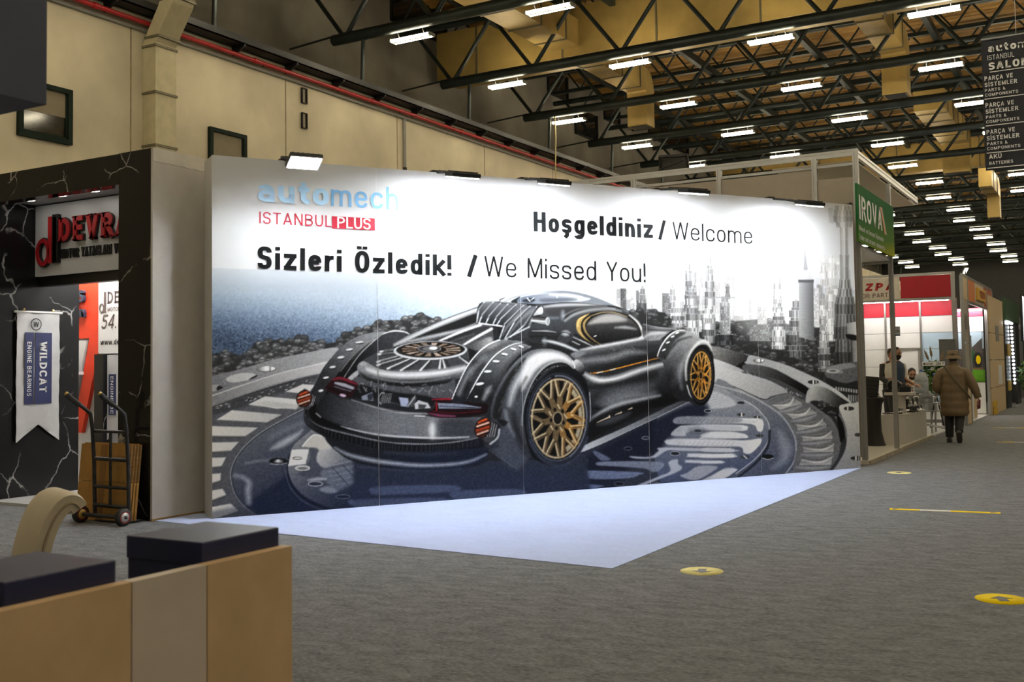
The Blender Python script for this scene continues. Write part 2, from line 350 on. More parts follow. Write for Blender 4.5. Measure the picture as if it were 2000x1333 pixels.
# windows in the left wall
def wall_window(n, v0, v1, z0, z1, u=-13.3, blind=0.):
    d = .07; t = .07
    o = MB().box(u, u + d, v0, v1, z0, z0 + t).box(u, u + d, v0, v1, z1 - t, z1).box(u, u + d, v0, v0 + t, z0 + t, z1 - t).box(u, u + d, v1 - t, v1, z0 + t, z1 - t).build('window_%d' % n, m_green, kind='structure')
    B(u + .005, u + .02, v0 + t, v1 - t, z0 + t, z1 - t).build('pane', m_glass_dark, o)
    MB().box(u + .02, u + .05, v0 + t, v1 - t, z0 + t, z0 + t + .03).box(u + .02, u + .05, v1 - t - .03, v1 - t, z0 + t, z1 - t).build('sash', m_green, o)
    if blind: B(u + .02, u + .03, v0 + t, v1 - t - .03, z1 - t - blind, z1 - t).build('blind', M('window_blind', (.25, .21, .14), .8), o)
    return o
wall_window(1, 9.18, 10.05, 4.88, 5.70, blind=.36)
wall_window(2, 12.76, 13.63, 4.75, 5.69, blind=.6)
for i, (a, b, z0, z1) in enumerate(((20.55, 23.0, 10.08, 11.2), (28.75, 30.1, 10.08, 11.2), (30.62, 32.3, 9.15, 10.06), (32.9, 34.2, 10.08, 11.2), (36.9, 41.1, 10.2, 11.2))):
    o = B(-15.2, -15.17, a, b, z0, z1).build('window_%d' % (i + 3), m_glass_dark, kind='structure')
    q = MB().box(-15.17, -15.12, a, a + .05, z0, z1).box(-15.17, -15.12, b - .05, b, z0, z1).box(-15.17, -15.12, a, b, z0, z0 + .05)
    q.build('frame', m_black, o)
# services on the ledge: black cable tray, red pipe, grey conduit
t = thing('cable_tray', 'long black cable tray running along the ledge of the cream wall', 'cable tray', (-13.3, 0, 7.22))
MB().box(.0, .3, 4, 60, .0, .02).box(.28, .3, 4, 60, .0, .13).box(.0, .02, 4, 60, 0, .13).build('tray', m_black, t)
bme = MB().prism([(0, 0), (.3, 0), (.3, -.03), (.03, -.16), (0, -.16)][::-1], -.02, .02, 'y').mesh('bracket')
for k in range(18): link('bracket', bme, m_black, t, (0, 9.3 + k * 1.35, 0))
t = thing('fire_pipe', 'thin red fire pipe running under the black cable tray', 'pipe', (-13.19, 0, 7.07))
MB().tube((0, 4, 0), (0, 60, 0), .038, 12).build('pipe', m_red, t)
cme = MB().tube((0, -.04, 0), (0, .04, 0), .05, 12).mesh('coupling')
for k in range(8): link('coupling', cme, m_red, t, (0, 10.4 + k * 3.4, 0))
hme = MB().box(-.11, 0, -.015, .015, -.012, .012).mesh('clip')
for k in range(12): link('clip', hme, m_black, t, (0, 9.9 + k * 2.1, 0))
t = thing('conduit', 'thin grey conduit on the cream wall just below the red pipe', 'conduit', (-13.27, 0, 6.97))
MB().tube((0, 4, 0), (0, 60, 0), .028, 10).build('pipe', M('grey_conduit', (.28, .27, .25), .6), t)
# drop pipes, cable and bracket on the wall
t = thing('drain_pipe', 'short vertical grey drain pipe on the cream wall above the mural', 'pipe', (-13.26, 18.42, 4.6))
MB().tube((0, 0, 0), (0, 0, 2.35), .035, 10).build('pipe', M('grey_conduit', (.28, .27, .25)), t); MB().tube((0, 0, 1.2), (0, 0, 1.28), .045, 10).build('clip', m_black, t)
t = thing('hanging_cable', 'pale yellow cable hanging straight down from a roof truss end', 'cable', (-12.95, 24.9, 5.2))
MB().path([(0, 0, 0), (.02, .02, .8), (.0, 0, 1.7), (.02, 0, 2.5), (.0, 0, 3.1)], .018, 8).build('cable', M('cream_cable', (.6, .5, .25), .6), t)
t = thing('wall_bracket', 'thin dark rectangular bracket fixed to the cream wall below the tray', 'bracket', (-13.3, 15.12, 6.12))
for z0, z1 in ((.0, .3), (.48, .78)):
    MB().box(0, .05, 0, .012, z0, z1).box(0, .05, .13, .142, z0, z1).box(0, .05, 0, .14, z1 - .012, z1).box(0, .05, 0, .14, z0, z0 + .012).build('frame', m_black, t)
# vertical air duct on the wall with a kink round the tray
t = thing('wall_duct', 'square cream air duct climbing the wall and kinking round the tray', 'duct', (-13.3, 11.38, 3.2))
sec = [(0, .30, 0), (0, .30, 3.55), (.10, .40, 3.72), (.36, .68, 4.12), (.42, .74, 4.28), (.42, .74, 6.6)]
MB().loft([[(a, 0, z), (b, 0, z), (b, .42, z), (a, .42, z)] for a, b, z in sec]).build('shaft', M('cream_duct', (.50, .44, .28), .5, .1, var=.1), t)
for fr in t.children:
    for p in fr.data.polygons: p.use_smooth = False
for z, a, b in ((.9, 0, .3), (1.9, 0, .3), (2.75, 0, .3), (3.5, 0, .3), (3.64, .06, .36), (4.2, .40, .72), (4.75, .42, .74)):
    B(a - .0, b + .018, -.018, .438, z - .018, z + .018).build('flange', m_duct_band, t)

# ------------------------------------------------------------------ roof
RZ = 10.95
prof = []; y = 2.
while y < 82: prof += [(y, 0), (y + .10, 0), (y + .14, -.06), (y + .26, -.06)]; y += .30
n = len(prof); vs = [(-15.8, p[0], RZ + p[1]) for p in prof] + [(16., p[0], RZ + p[1]) for p in prof]
ceil = MB().add(vs, [(i, i + 1, n + i + 1, n + i) for i in range(n - 1)]).box(-15.8, 16, -6, 2, RZ, RZ + .1).box(-15.8, 16, 2, 82, RZ + .02, RZ + .1).build('ceiling', m_deck, kind='structure')
# beams down the hall
bm_ = B(-.07, .07, 2, 81, 9.86, 10.06).mesh('roof_beam')
for k in range(9): link('roof_beam', bm_, m_steel, ceil, (-12.9 + 3.03 * k, 0, 0))
# light lattice purlins across the hall
pm = MB().box(-15.1, 12, -.05, .05, 10.08, 10.18).box(-15.1, 12, -.05, .05, 10.68, 10.78)
x = -15.1
while x < 11.5:
    pm.tube((x, 0, 10.13), (x + .45, 0, 10.73), .028, 5, caps=False).tube((x + .45, 0, 10.73), (x + .9, 0, 10.13), .028, 5, caps=False); x += .9
pm_ = pm.mesh('roof_purlin')
for k in range(36): link('roof_purlin', pm_, m_steel, ceil, (0, 10.8 + 2.03 * k, 0))
# main trusses
TV = [16.83 + 4.06 * k for k in range(-4, 16)]
chord = MB().tube((-13.9, 0, 0), (12, 0, 0), .115, 16).mesh('bottom_chord')
topch = MB().tube((-15.1, 0, 1.42), (12, 0, 1.42), .08, 8).mesh('top_chord')
dL = MB().tube((0, 0, 0), (-1.1, 0, 1.42), .048, 8, caps=False).mesh('diagonal'); dR = MB().tube((0, 0, 0), (1.1, 0, 1.42), .048, 8, caps=False).mesh('diagonal')
alld = MB(); x = -13.6
while x < 12: alld.tube((x, 0, 0), (x - 1.1, 0, 1.42), .05, 6, caps=False).tube((x, 0, 0), (x + 1.1, 0, 1.42), .05, 6, caps=False); x += 2.2
alld = alld.mesh('diagonals'); strut = MB().tube((-13.12, 0, .0), (-13.16, 0, -1.02), .042, 8).mesh('strut')
cablem = MB().tube((-15.1, .0, .02), (-13.4, 0, .12), .022, 6).mesh('tie_rod')
for k, v in enumerate(TV):
    tr = link('roof_truss', chord, m_steel, ceil, (0, v, 8.36))
    link('top_chord', topch, m_steel, tr); link('strut', strut, m_steel, tr); link('tie_rod', cablem, m_steel, tr)
    if 4 <= k <= 9:
        x = -13.6
        while x < -.5: link('diagonal', dL, m_steel, tr, (x, 0, 0)); link('diagonal', dR, m_steel, tr, (x, 0, 0)); x += 2.2
    else: link('lattice', alld, m_steel, tr)
# batten lamps
ORD = ['first', 'second', 'third', 'fourth', 'fifth', 'sixth', 'seventh', 'eighth', 'ninth', 'tenth', 'eleventh', 'twelfth', 'thirteenth', 'fourteenth', 'fifteenth', 'sixteenth', 'seventeenth', 'eighteenth', 'nineteenth']
hous = MB().prism([(-.03, -.02), (.03, -.02), (.02, .05), (-.02, .05)], -.47, .47, 'x').mesh('housing')
tub = MB().tube((-.46, -.075, .0), (.46, -.075, .0), .03, 5, caps=False).mesh('tube'); tub2 = MB().tube((-.46, .075, .0), (.46, .075, .0), .03, 5, caps=False).mesh('tube'); capm = MB().box(-.485, -.46, -.11, .11, -.03, .035).mesh('end_cap'); capm2 = MB().box(.46, .485, -.11, .11, -.03, .035).mesh('end_cap')
hangL = MB().tube((-.3, 0, .04), (-.3, -.12, .2), .008, 5).mesh('hanger'); hangR = MB().tube((.3, 0, .04), (.3, -.12, .2), .008, 5).mesh('hanger')
m_lamp_body = M('lamp_housing', (.30, .30, .26), .5)
for k, v in enumerate(TV):
    for j in range(8):
        u = -12.12 + 3.13 * j + {4: .1, 5: -.06, 6: -.5}.get(k, -.25 if k % 2 else 0)
        if k > 12 and j > 4: continue
        lb = '%s glowing batten lamp from the wall under the %s roof truss' % (ORD[j], ORD[k - 4] if k >= 4 else ['overhead', 'second overhead', 'third overhead', 'fourth overhead'][k])
        o = thing('batten_lamp', lb, 'ceiling lamp', (u, v + .16, 8.13), group='batten lamps under the roof trusses')
        link('housing', hous, m_lamp_body, o); link('tube', tub, m_tube, o); link('tube', tub2, m_tube, o); link('end_cap', capm, m_lamp_body, o); link('end_cap', capm2, m_lamp_body, o); link('hanger', hangL, m_black, o); link('hanger', hangR, m_black, o)
# air ducts under the roof
def duct_box(t, x0, x1, y0, y1, z0, z1, ax, step=1.2):
    B(x0, x1, y0, y1, z0, z1).build('duct_run', m_duct, t)
    a, b = (x0, x1) if ax == 'x' else (y0, y1); q = a + step * .5
    while q < b:
        (B(q - .02, q + .02, y0 - .025, y1 + .025, z0 - .025, z1 + .025) if ax == 'x' else B(x0 - .025, x1 + .025, q - .02, q + .02, z0 - .025, z1 + .025)).build('flange', m_duct_band, t); q += step
t = thing('main_air_duct', 'large ochre air duct crossing the hall behind the second roof truss', 'duct', (0, 0, 0))
duct_box(t, -14.8, 8, 22.0, 23.0, 8.86, 10.05, 'x', 2.4)
def drop_duct(label, u0, u1, v0, v1, z0, zb, gap=True):
    t = thing('branch_air_duct', label, 'duct', (0, 0, 0))
    duct_box(t, u0, u1, v0, v1 - .55, z0, z0 + .62, 'y')
    # elbow and drop
    w = v1 - .55; n = 7; top = [(w + math.sin(a) * .55, z0 + .07 + math.cos(a) * .55) for a in [math.pi / 2 * i / (n - 1) for i in range(n)]]
    poly = [(w, z0), (w + .02, z0 - .05), (w + .02, zb)] + [(v1, zb)] + top[::-1]
    MB().prism(poly, u0, u1, 'x').build('elbow', m_duct, t)
    B(u0 + .05, u1 - .05, w + .07, v1 - .05, zb - .012, zb + .01).build('grille', m_black, t)
    for y in (v0 + .3, v1 - .8): MB().tube(((u0 + u1) / 2, y, z0 + .62), ((u0 + u1) / 2, y, RZ - .07), .01, 5).build('hanger_rod', m_black, t)
    return t
t = thing('branch_air_duct', 'near ochre branch duct running down the hall into the main duct', 'duct', (0, 0, 0)); duct_box(t, -11.55, -10.75, 13.5, 21.98, 9.06, 9.7, 'y')
drop_duct('ochre branch duct ending in a square downward outlet near the wall', -11.5, -10.92, 23.03, 27.0, 9.05, 8.1)
drop_duct('pale branch duct ending in a square outlet right of the second truss', -4.76, -4.18, 23.03, 27.0, 9.0, 8.0)
drop_duct('far ochre branch duct with a square outlet beside the hanging banner', -5.2, -4.3, 34., 40.5, 9.2, 8.2)
drop_duct('distant ochre branch duct outlet low over the far stands', -3.85, -3.45, 38., 41., 7.3, 6.55)
t = thing('far_air_duct', 'long ochre air duct crossing the far end of the hall', 'duct', (0, 0, 0)); duct_box(t, -14.8, 6, 43.2, 44.2, 8.9, 10., 'x', 3.)
# ------------------------------------------------------------------ the printed mural: the artwork is drawn here with polygons and
# strokes in its own sheet coordinates (units as traced) and stored as point colours on the panels
PX0, PY0, PW, PH = 400., 285., 1295, 745
IMG = np.zeros((PH, PW, 3), np.float32)
rng = np.random.default_rng(5)
REG = {0: (0, 0, 1.), 1: (560, 560, 5.), 2: (560, 720, 5.), 3: (860, 540, 5.), 4: (860, 680, 5.), 5: (1100, 560, 5.553), 6: (1060, 740, 5.263),
       7: (400, 560, 5.), 8: (400, 780, 5.), 9: (1380, 640, 4.444), 10: (1200, 480, 6.06), 11: (1400, 370, 3.81)}
def tr(reg, pts):
    x0, y0, k = REG[reg]; a = np.asarray(pts, np.float32).reshape(-1, 2); return np.stack([a[:, 0] / k + x0 - PX0, a[:, 1] / k + y0 - PY0], 1)
def smooth(p, closed, n=5):
    m = len(p); out = []
    for i in range(m if closed else m - 1):
        if closed: p0, p1, p2, p3 = p[i - 1], p[i], p[(i + 1) % m], p[(i + 2) % m]
        else: p0, p1, p2, p3 = p[max(i - 1, 0)], p[i], p[i + 1], p[min(i + 2, m - 1)]
        for k in range(n):
            t = k / n; out.append(.5 * (2 * p1 + (p2 - p0) * t + (2 * p0 - 5 * p1 + 4 * p2 - p3) * t * t + (3 * p1 - p0 - 3 * p2 + p3) * t ** 3))
    if not closed: out.append(p[-1])
    return np.array(out, np.float32)
def colf(c): return np.array(c if isinstance(c, (tuple, list)) and len(c) == 3 else (c, c, c), np.float32) / 255
def blend(y0, y1, x0, x1, al, col):
    if y1 <= y0 or x1 <= x0: return
    IMG[y0:y1, x0:x1] += (col - IMG[y0:y1, x0:x1]) * al[..., None]
def grid(p, pad):
    x0 = int(max(0, math.floor(p[:, 0].min() - pad))); x1 = int(min(PW, math.ceil(p[:, 0].max() + pad) + 1)); y0 = int(max(0, math.floor(p[:, 1].min() - pad))); y1 = int(min(PH, math.ceil(p[:, 1].max() + pad) + 1))
    if x1 <= x0 or y1 <= y0: return None
    X, Y = np.meshgrid(np.arange(x0, x1, dtype=np.float32), np.arange(y0, y1, dtype=np.float32)); return x0, x1, y0, y1, X, Y
def seg_d(X, Y, a, b):
    dx, dy = b - a; L = dx * dx + dy * dy + 1e-9; t = np.clip(((X - a[0]) * dx + (Y - a[1]) * dy) / L, 0, 1); return (X - a[0] - t * dx) ** 2 + (Y - a[1] - t * dy) ** 2, t
def P(reg, pts, col, a=1., s=.6, sm=True, grad=None):
    """filled shape; s = edge softness; grad = [(x,y),colour,(x,y),colour] linear gradient in the same sheet region"""
    p = tr(reg, pts)
    if sm and len(p) > 3: p = smooth(p, True, 4)
    g = grid(p, s + 1)
    if g is None: return
    x0, x1, y0, y1, X, Y = g; ins = np.zeros(X.shape, bool); dm = np.full(X.shape, 1e9, np.float32); n = len(p)
    for i in range(n):
        u, v = p[i], p[(i + 1) % n]
        if u[1] != v[1]: ins ^= ((u[1] > Y) != (v[1] > Y)) & (X < (v[0] - u[0]) * (Y - u[1]) / (v[1] - u[1]) + u[0])
        np.minimum(dm, seg_d(X, Y, u, v)[0], out=dm)
    d = np.sqrt(dm); al = np.clip(np.where(ins, d, -d) / (2 * s) + .5, 0, 1); al = al * al * (3 - 2 * al) * a
    if grad:
        q = tr(reg, [grad[0], grad[2]]); dv = q[1] - q[0]; t = np.clip(((X - q[0][0]) * dv[0] + (Y - q[0][1]) * dv[1]) / (dv @ dv), 0, 1)[..., None]
        c = colf(grad[1]) * (1 - t) + colf(grad[3]) * t
    else: c = colf(col)
    blend(y0, y1, x0, x1, al, c)
def S(reg, pts, w, col, a=1., s=.6, sm=True):
    """brush stroke through points; w = width in region units (number or list for a taper)"""
    p = tr(reg, pts); k = REG[reg][2]; ws = np.asarray(w if isinstance(w, (list, tuple)) else [w] * len(p), np.float32) / k / 2
    if sm and len(p) > 2:
        m = len(p); p = smooth(p, False, 5); ws = np.interp(np.linspace(0, m - 1, len(p)), np.arange(m), ws)
    g = grid(p, ws.max() + s + 1)
    if g is None: return
    x0, x1, y0, y1, X, Y = g; best = np.full(X.shape, -1e9, np.float32)
    for i in range(len(p) - 1):
        d2, t = seg_d(X, Y, p[i], p[i + 1]); np.maximum(best, (ws[i] * (1 - t) + ws[i + 1] * t) - np.sqrt(d2), out=best)
    al = np.clip(best / (2 * s) + .5, 0, 1) * a
    blend(y0, y1, x0, x1, al * al * (3 - 2 * al) if a == 1 else al, colf(col))
def E(reg, cx, cy, rx, ry, col, a=1., s=.6, rot=0., grad=None):
    t = np.linspace(0, 2 * np.pi, 40, endpoint=False); c, q = math.cos(math.radians(rot)), math.sin(math.radians(rot))
    x = rx * np.cos(t); y = ry * np.sin(t); P(reg, np.stack([cx + x * c - y * q, cy + x * q + y * c], 1), col, a, s, False, grad)
def EO(reg, cx, cy, rx, ry, w, col, a=1., s=.6, rot=0., a0=0, a1=360):
    t = np.radians(np.linspace(a0, a1, 44)); c, q = math.cos(math.radians(rot)), math.sin(math.radians(rot)); x = rx * np.cos(t); y = ry * np.sin(t)
    S(reg, np.stack([cx + x * c - y * q, cy + x * q + y * c], 1), w, col, a, s, False)
def noise2(h, w, cell, seed):
    r = np.random.default_rng(seed); gh, gw = int(h / cell) + 3, int(w / cell) + 3; g = r.random((gh, gw), np.float32)
    yy = np.arange(h, dtype=np.float32) / cell; xx = np.arange(w, dtype=np.float32) / cell; yi = yy.astype(int); xi = xx.astype(int); fy = (yy - yi)[:, None]; fx = (xx - xi)[None]
    fy = fy * fy * (3 - 2 * fy); fx = fx * fx * (3 - 2 * fx)
    return (g[yi][:, xi] * (1 - fy) * (1 - fx) + g[yi + 1][:, xi] * fy * (1 - fx) + g[yi][:, xi + 1] * (1 - fy) * fx + g[yi + 1][:, xi + 1] * fy * fx) - .5
def ramp(t, stops):
    xs = [q[0] for q in stops]; return np.stack([np.interp(t, xs, [q[1][c] for q in stops]) for c in range(3)], -1).astype(np.float32) / 255
# --- sky and sea
YY, XX = np.meshgrid(np.arange(PH, dtype=np.float32) + PY0, np.arange(PW, dtype=np.float32) + PX0, indexing='ij')
hz = 523 + (XX - 414) * .0354
IMG[:] = ramp(YY - (XX - 414) * .05, [(290, (205, 208, 214)), (420, (212, 215, 221)), (540, (220, 223, 228))])
sea = ramp((YY - hz) * (1 + np.clip((700 - XX) / 900, -.4, .3)), [(0, (196, 208, 220)), (25, (178, 196, 214)), (60, (156, 180, 206)), (95, (120, 148, 182)), (130, (86, 112, 148)), (175, (58, 80, 112))])
sea += (np.clip((XX - 850) / 500, 0, .6)[..., None]) * (np.array([.80, .83, .87], np.float32) - sea) * np.clip(1 - (YY - hz) / 120, 0, 1)[..., None]
amp = np.clip((YY - hz - 20) / 150, 0.02, 1)[..., None] * .24
sea = sea + amp * (noise2(PH, PW, 1.6, 1) + noise2(PH, PW, 3.2, 2) * .7)[..., None]
msk = np.clip(YY - hz, 0, 1)[..., None]
IMG += (sea - IMG) * msk
# --- distant skyline and city
def tower(cx, yb, yt, w, base=120, haze=.0, seed=0, stripes=True, taper=.0):
    """a stack of drums with ribbed shading, drawn between heights yb and yt (sheet units)"""
    r = np.random.default_rng(seed); y = yb; k = 0; hz_ = 232
    while y > yt:
        f = (yb - y) / max(1, yb - yt); hgt = min(y - yt, float(r.uniform(5, 15))); ww = w * (1 - taper * f) * float(r.uniform(.78, 1.12)) * (1 if f < .8 else (1 - f) * 3.2 + .25)
        ww = max(ww, 2.); hz2 = min(.95, haze + .35 * f * (haze > 0)); g = float(r.uniform(.55, 1.25)) * base; c = lambda v: tuple(np.clip(np.array([v, v * 1.01, v * 1.03]) * (1 - hz2) + hz_ * hz2, 0, 255))
        p = [(cx - ww / 2, y), (cx + ww / 2, y), (cx + ww / 2, y - hgt), (cx - ww / 2, y - hgt)]
        P(0, p, c(g), 1, .5, False, grad=[(cx - ww / 2, 0), c(g * .55), (cx - ww * .1, 0), c(g * 1.35)])
        P(0, [(cx + ww * .05, y), (cx + ww / 2, y), (cx + ww / 2, y - hgt), (cx + ww * .05, y - hgt)], c(g * .5), .75, 1.5, False, grad=[(cx + ww * .05, 0), c(g * 1.2), (cx + ww / 2, 0), c(g * .4)])
        if ww > 5:
            nst = int(ww / 3.2)
            for i in range(nst):
                if r.random() < .75:
                    xx = cx - ww / 2 + (i + .5) * ww / nst; S(0, [(xx, y - 1), (xx, y - hgt + 1.2)], 1.3, c(g * float(r.choice([.25, .4, 1.7, 1.9]))), .8, .5)
            S(0, [(cx - ww / 2, y - hgt), (cx + ww / 2, y - hgt)], 1.2, c(float(r.choice([40, 220, 200]))), .7, .5)
        y -= hgt; k += 1
def block(x0, x1, yb, yt, g, haze, seed):
    r = np.random.default_rng(seed); c = lambda v: tuple(np.clip(np.array([v, v * 1.01, v * 1.03]) * (1 - haze) + 230 * haze, 0, 255))
    P(0, [(x0, yb), (x1, yb), (x1, yt), (x0, yt)], 0, 1, .5, False, grad=[(x0, 0), c(g * .8), (x1, 0), c(g * 1.15)])
    y = yt + 3
    while y < yb - 2:
        x = x0 + 2
        while x < x1 - 1:
            if r.random() < .7: P(0, [(x, y), (x + 1.4, y), (x + 1.4, y + 2.4), (x, y + 2.4)], c(g * float(r.choice([.35, .5, 1.6]))), .8, .5, False)
            x += 3.2
        y += 4.2
def haze_at(x): return float(np.clip((1480 - x) / 2000 + .35, .3, .75))
for i in range(90):                                   # far hazy skyline
    x = 1262 + i * 4.6 + rng.uniform(-2, 2); yb = 552 + (x - 1262) * .03 + 12; h = rng.choice([8, 14, 20, 30, 46], p=[.3, .3, .2, .13, .07])
    P(0, [(x - 1.6, yb), (x + 1.6, yb), (x + 1.2, yb - h), (x - 1.2, yb - h)], (178, 190, 203), .75, .8, False)
P(0, [(1230, 566), (1320, 560), (1400, 560), (1500, 575), (1690, 590), (1690, 640), (1330, 640), (1230, 600)], (206, 212, 219), .75, 5)
for i in range(70):                                   # middle distance blocks
    x = 1212 + rng.random() * 470; d = rng.random(); yb = 615 + d * 50; yt = yb - rng.uniform(22, 70) * (.7 + .6 * (x > 1300)); w = rng.uniform(7, 18)
    if x < 1290: yb = 605; yt = yb - rng.uniform(10, 45)
    hzv = .62 - .3 * d + .2 * (1480 < x < 1560)
    (block if rng.random() < .55 else (lambda a, b, c_, d_, g_, h_, s_: tower((a + b) / 2, c_, d_, b - a, g_, h_, s_, taper=.3)))(x - w / 2, x + w / 2, yb, yt, rng.uniform(70, 150), hzv, i)
block(1215, 1226, 606, 565, 85, .1, 900); tower(1258, 606, 560, 13, 70, .15, 901, taper=.5); tower(1248, 606, 568, 5, 60, .1, 902); block(1296, 1310, 632, 574, 95, .15, 903); tower(1316, 632, 556, 14, 120, .12, 904, taper=.3)
def trees(poly, n, r0, r1, dark, light, seed):
    r = np.random.default_rng(seed); pts = tr(0, poly); mn = pts.min(0); mx = pts.max(0); L = []
    while len(L) < n:
        q = mn + r.random(2) * (mx - mn); ins = False
        for i in range(len(pts)):
            u, v = pts[i], pts[(i + 1) % len(pts)]
            if (u[1] > q[1]) != (v[1] > q[1]) and q[0] < (v[0] - u[0]) * (q[1] - u[1]) / (v[1] - u[1]) + u[0]: ins = not ins
        if ins: L.append(q)
    L.sort(key=lambda q: q[1]); P(0, poly, dark, 1, 1.5, False)
    for q in L:
        R_ = r.uniform(r0, r1); x, y = q + np.array([PX0, PY0]); lt = light * r.uniform(.5, 1.1)
        E(0, x, y, R_ * 1.15, R_, tuple(np.array([1, 1.01, 1.02]) * dark * 1.05), .95, .7)
        E(0, x, y - R_ * .3, R_ * .9, R_ * .6, lt, .6, R_ * .3); E(0, x + R_ * .1, y + R_ * .3, R_ * .8, R_ * .45, dark * .85, .35, R_ * .35)
        for q_ in range(3): a_ = r.uniform(-2.6, -.5); E(0, x + R_ * .6 * math.cos(a_), y + R_ * .55 * math.sin(a_), R_ * .3, R_ * .2, lt * 1.25, .5, R_ * .15)
TL = [(405, 700), (414, 693), (440, 688), (460, 692), (474, 702), (486, 684), (500, 670), (520, 668), (545, 664), (560, 667), (576, 663), (592, 661), (606, 668), (624, 666), (640, 672), (662, 668), (673, 662), (676, 650), (700, 645), (718, 640), (742, 630), (765, 626), (778, 630), (790, 622), (812, 617), (832, 616), (845, 622), (862, 626), (870, 632), (800, 662), (700, 690), (560, 706), (414, 748), (405, 750)]
trees(TL, 230, 4.5, 8.5, 48, 122, 11)
trees([(1225, 612), (1262, 606), (1300, 612), (1330, 640), (1400, 634), (1452, 628), (1500, 624), (1560, 640), (1690, 645), (1690, 810), (1620, 770), (1540, 725), (1440, 695), (1390, 678), (1330, 660), (1258, 640), (1240, 625)], 330, 3.8, 7., 44, 104, 12)
P(0, [(1440, 560), (1560, 560), (1580, 660), (1460, 655)], (228, 230, 233), .38, 22)
# nearer towers
for i, (cx, yb, yt, w, g, hz_, tp) in enumerate(((1348, 610, 516, 19, 105, .12, .45), (1368, 630, 503, 16, 150, .45, .6), (1389, 612, 506, 21, 130, .14, .45), (1326, 652, 590, 30, 125, .06, .25), (1355, 668, 560, 32, 120, .04, .3), (1372, 650, 545, 16, 150, .2, .4), (1386, 672, 605, 28, 135, .05, .2), (1418, 655, 580, 20, 150, .12, .08), (1418, 676, 650, 32, 60, 0, .2), (1424, 585, 555, 9, 90, .2, .6))): tower(cx, yb, yt, w, g, hz_, 40 + i, taper=tp)
block(1409, 1428, 655, 600, 130, .05, 950); S(0, [(1380, 583), (1438, 583)], 2, (150, 152, 156))
block(1482, 1500, 650, 600, 150, .5, 951); block(1466, 1505, 668, 635, 110, .2, 952)
for i, (cx, yb, yt, w, g, hz_, tp) in enumerate(((1521, 610, 500, 19, 170, .35, .25), (1523, 684, 604, 30, 135, .03, .25), (1557, 700, 588, 44, 105, .02, .62), (1627, 612, 500, 26, 185, .5, .1), (1610, 712, 575, 16, 140, .1, .15), (1611, 728, 668, 30, 80, .02, .5), (1625, 668, 556, 24, 150, .3, .5), (1612, 560, 502, 14, 170, .55, .2), (1640, 540, 505, 12, 180, .6, .4))): tower(cx, yb, yt, w, g, hz_, 70 + i, taper=tp)
S(0, [(1520, 450), (1521, 475), (1521, 500)], [1.5, 6, 9], (165, 172, 180), .8); S(0, [(1566, 478), (1566, 530)], 1.6, (190, 195, 200), .8)
# smooth tower with spire
P(0, [(1563, 552), (1592, 552), (1592, 668), (1563, 660)], 0, 1, .6, False, grad=[(1563, 0), (175, 177, 180), (1592, 0), (95, 97, 100)])
for k in range(40): S(0, [(1564, 556 + k * 2.7), (1591, 556 + k * 2.7)], .9, (90, 92, 95), .45, .5)
P(0, [(1562, 548), (1593, 548), (1593, 554), (1562, 554)], (80, 82, 86), 1, .5, False); P(0, [(1568, 548), (1570, 525), (1585, 525), (1589, 548)], (190, 192, 195), 1, .6, False); S(0, [(1576, 482), (1576, 500), (1577, 526)], [1.5, 4, 9], (150, 153, 158))
# right-hand shaft tower
for (y0, y1, w0, w1, g) in ((404, 412, 34, 34, 205), (412, 424, 38, 40, 190), (424, 436, 42, 40, 175), (436, 446, 34, 28, 195), (446, 470, 16, 15, 200), (470, 500, 15, 15, 185), (500, 522, 18, 16, 170), (522, 548, 16, 17, 165), (548, 566, 20, 24, 150), (566, 582, 26, 30, 140), (582, 596, 34, 38, 120), (596, 616, 40, 40, 90), (616, 640, 40, 44, 105), (640, 664, 44, 46, 80), (664, 690, 40, 42, 95), (690, 712, 44, 40, 60)):
    x = 1653; P(0, [(x - w1 / 2, y1), (x + w1 / 2, y1), (x + w0 / 2, y0), (x - w0 / 2, y0)], 0, .93, .6, False, grad=[(x - w1 / 2, 0), g * .6, (x - 2, 0), min(245, g * 1.3)]); P(0, [(x + 1, y1), (x + w1 / 2, y1), (x + w0 / 2, y0), (x + 1, y0)], g * .55, .6, 2., False)
    for k in range(int(w1 / 3.5)): S(0, [(x - w1 / 2 + 2 + k * 3.5, y1 - 1), (x - w0 / 2 + 2 + k * 3.5 * w0 / w1, y0 + 1.5)], 1.2, g * (.35 if k % 2 else 1.5) if g < 160 else g * (.75 if k % 2 else 1.15), .7)
P(0, [(1622, 408), (1632, 408), (1632, 440), (1624, 436)], (185, 188, 192), 1, .6, False)
IMG[140:, :] = np.clip(IMG[140:, :], 0, 1)
# right-hand cylinder and gear casting
P(11, [(975, 1005), (1050, 990), (1050, 1140), (975, 1110)], 0, 1, .6, False, grad=[(975, 0), 130, (1050, 0), 190]); P(11, [(970, 1085), (1050, 1095), (1050, 1140), (980, 1115)], 25, 1, .8); P(9, [(1270, 120), (1325, 120), (1325, 330), (1275, 330)], 0, 1, .6, False, grad=[(1270, 0), 110, (1325, 0), 170])
P(9, [(1030, 380), (1080, 340), (1250, 310), (1340, 320), (1340, 480), (1200, 490), (1050, 440)], (88, 90, 93), 1, .8); P(9, [(1060, 350), (1240, 315), (1300, 350), (1180, 370), (1190, 400), (1070, 400)], (125, 127, 130), 1, .8); E(9, 1100, 385, 60, 18, 165); E(9, 1100, 383, 30, 9, 90)
P(9, [(1040, 440), (1200, 490), (1340, 480), (1340, 720), (1300, 690), (1180, 590), (1060, 500)], (38, 39, 41), 1, .8)
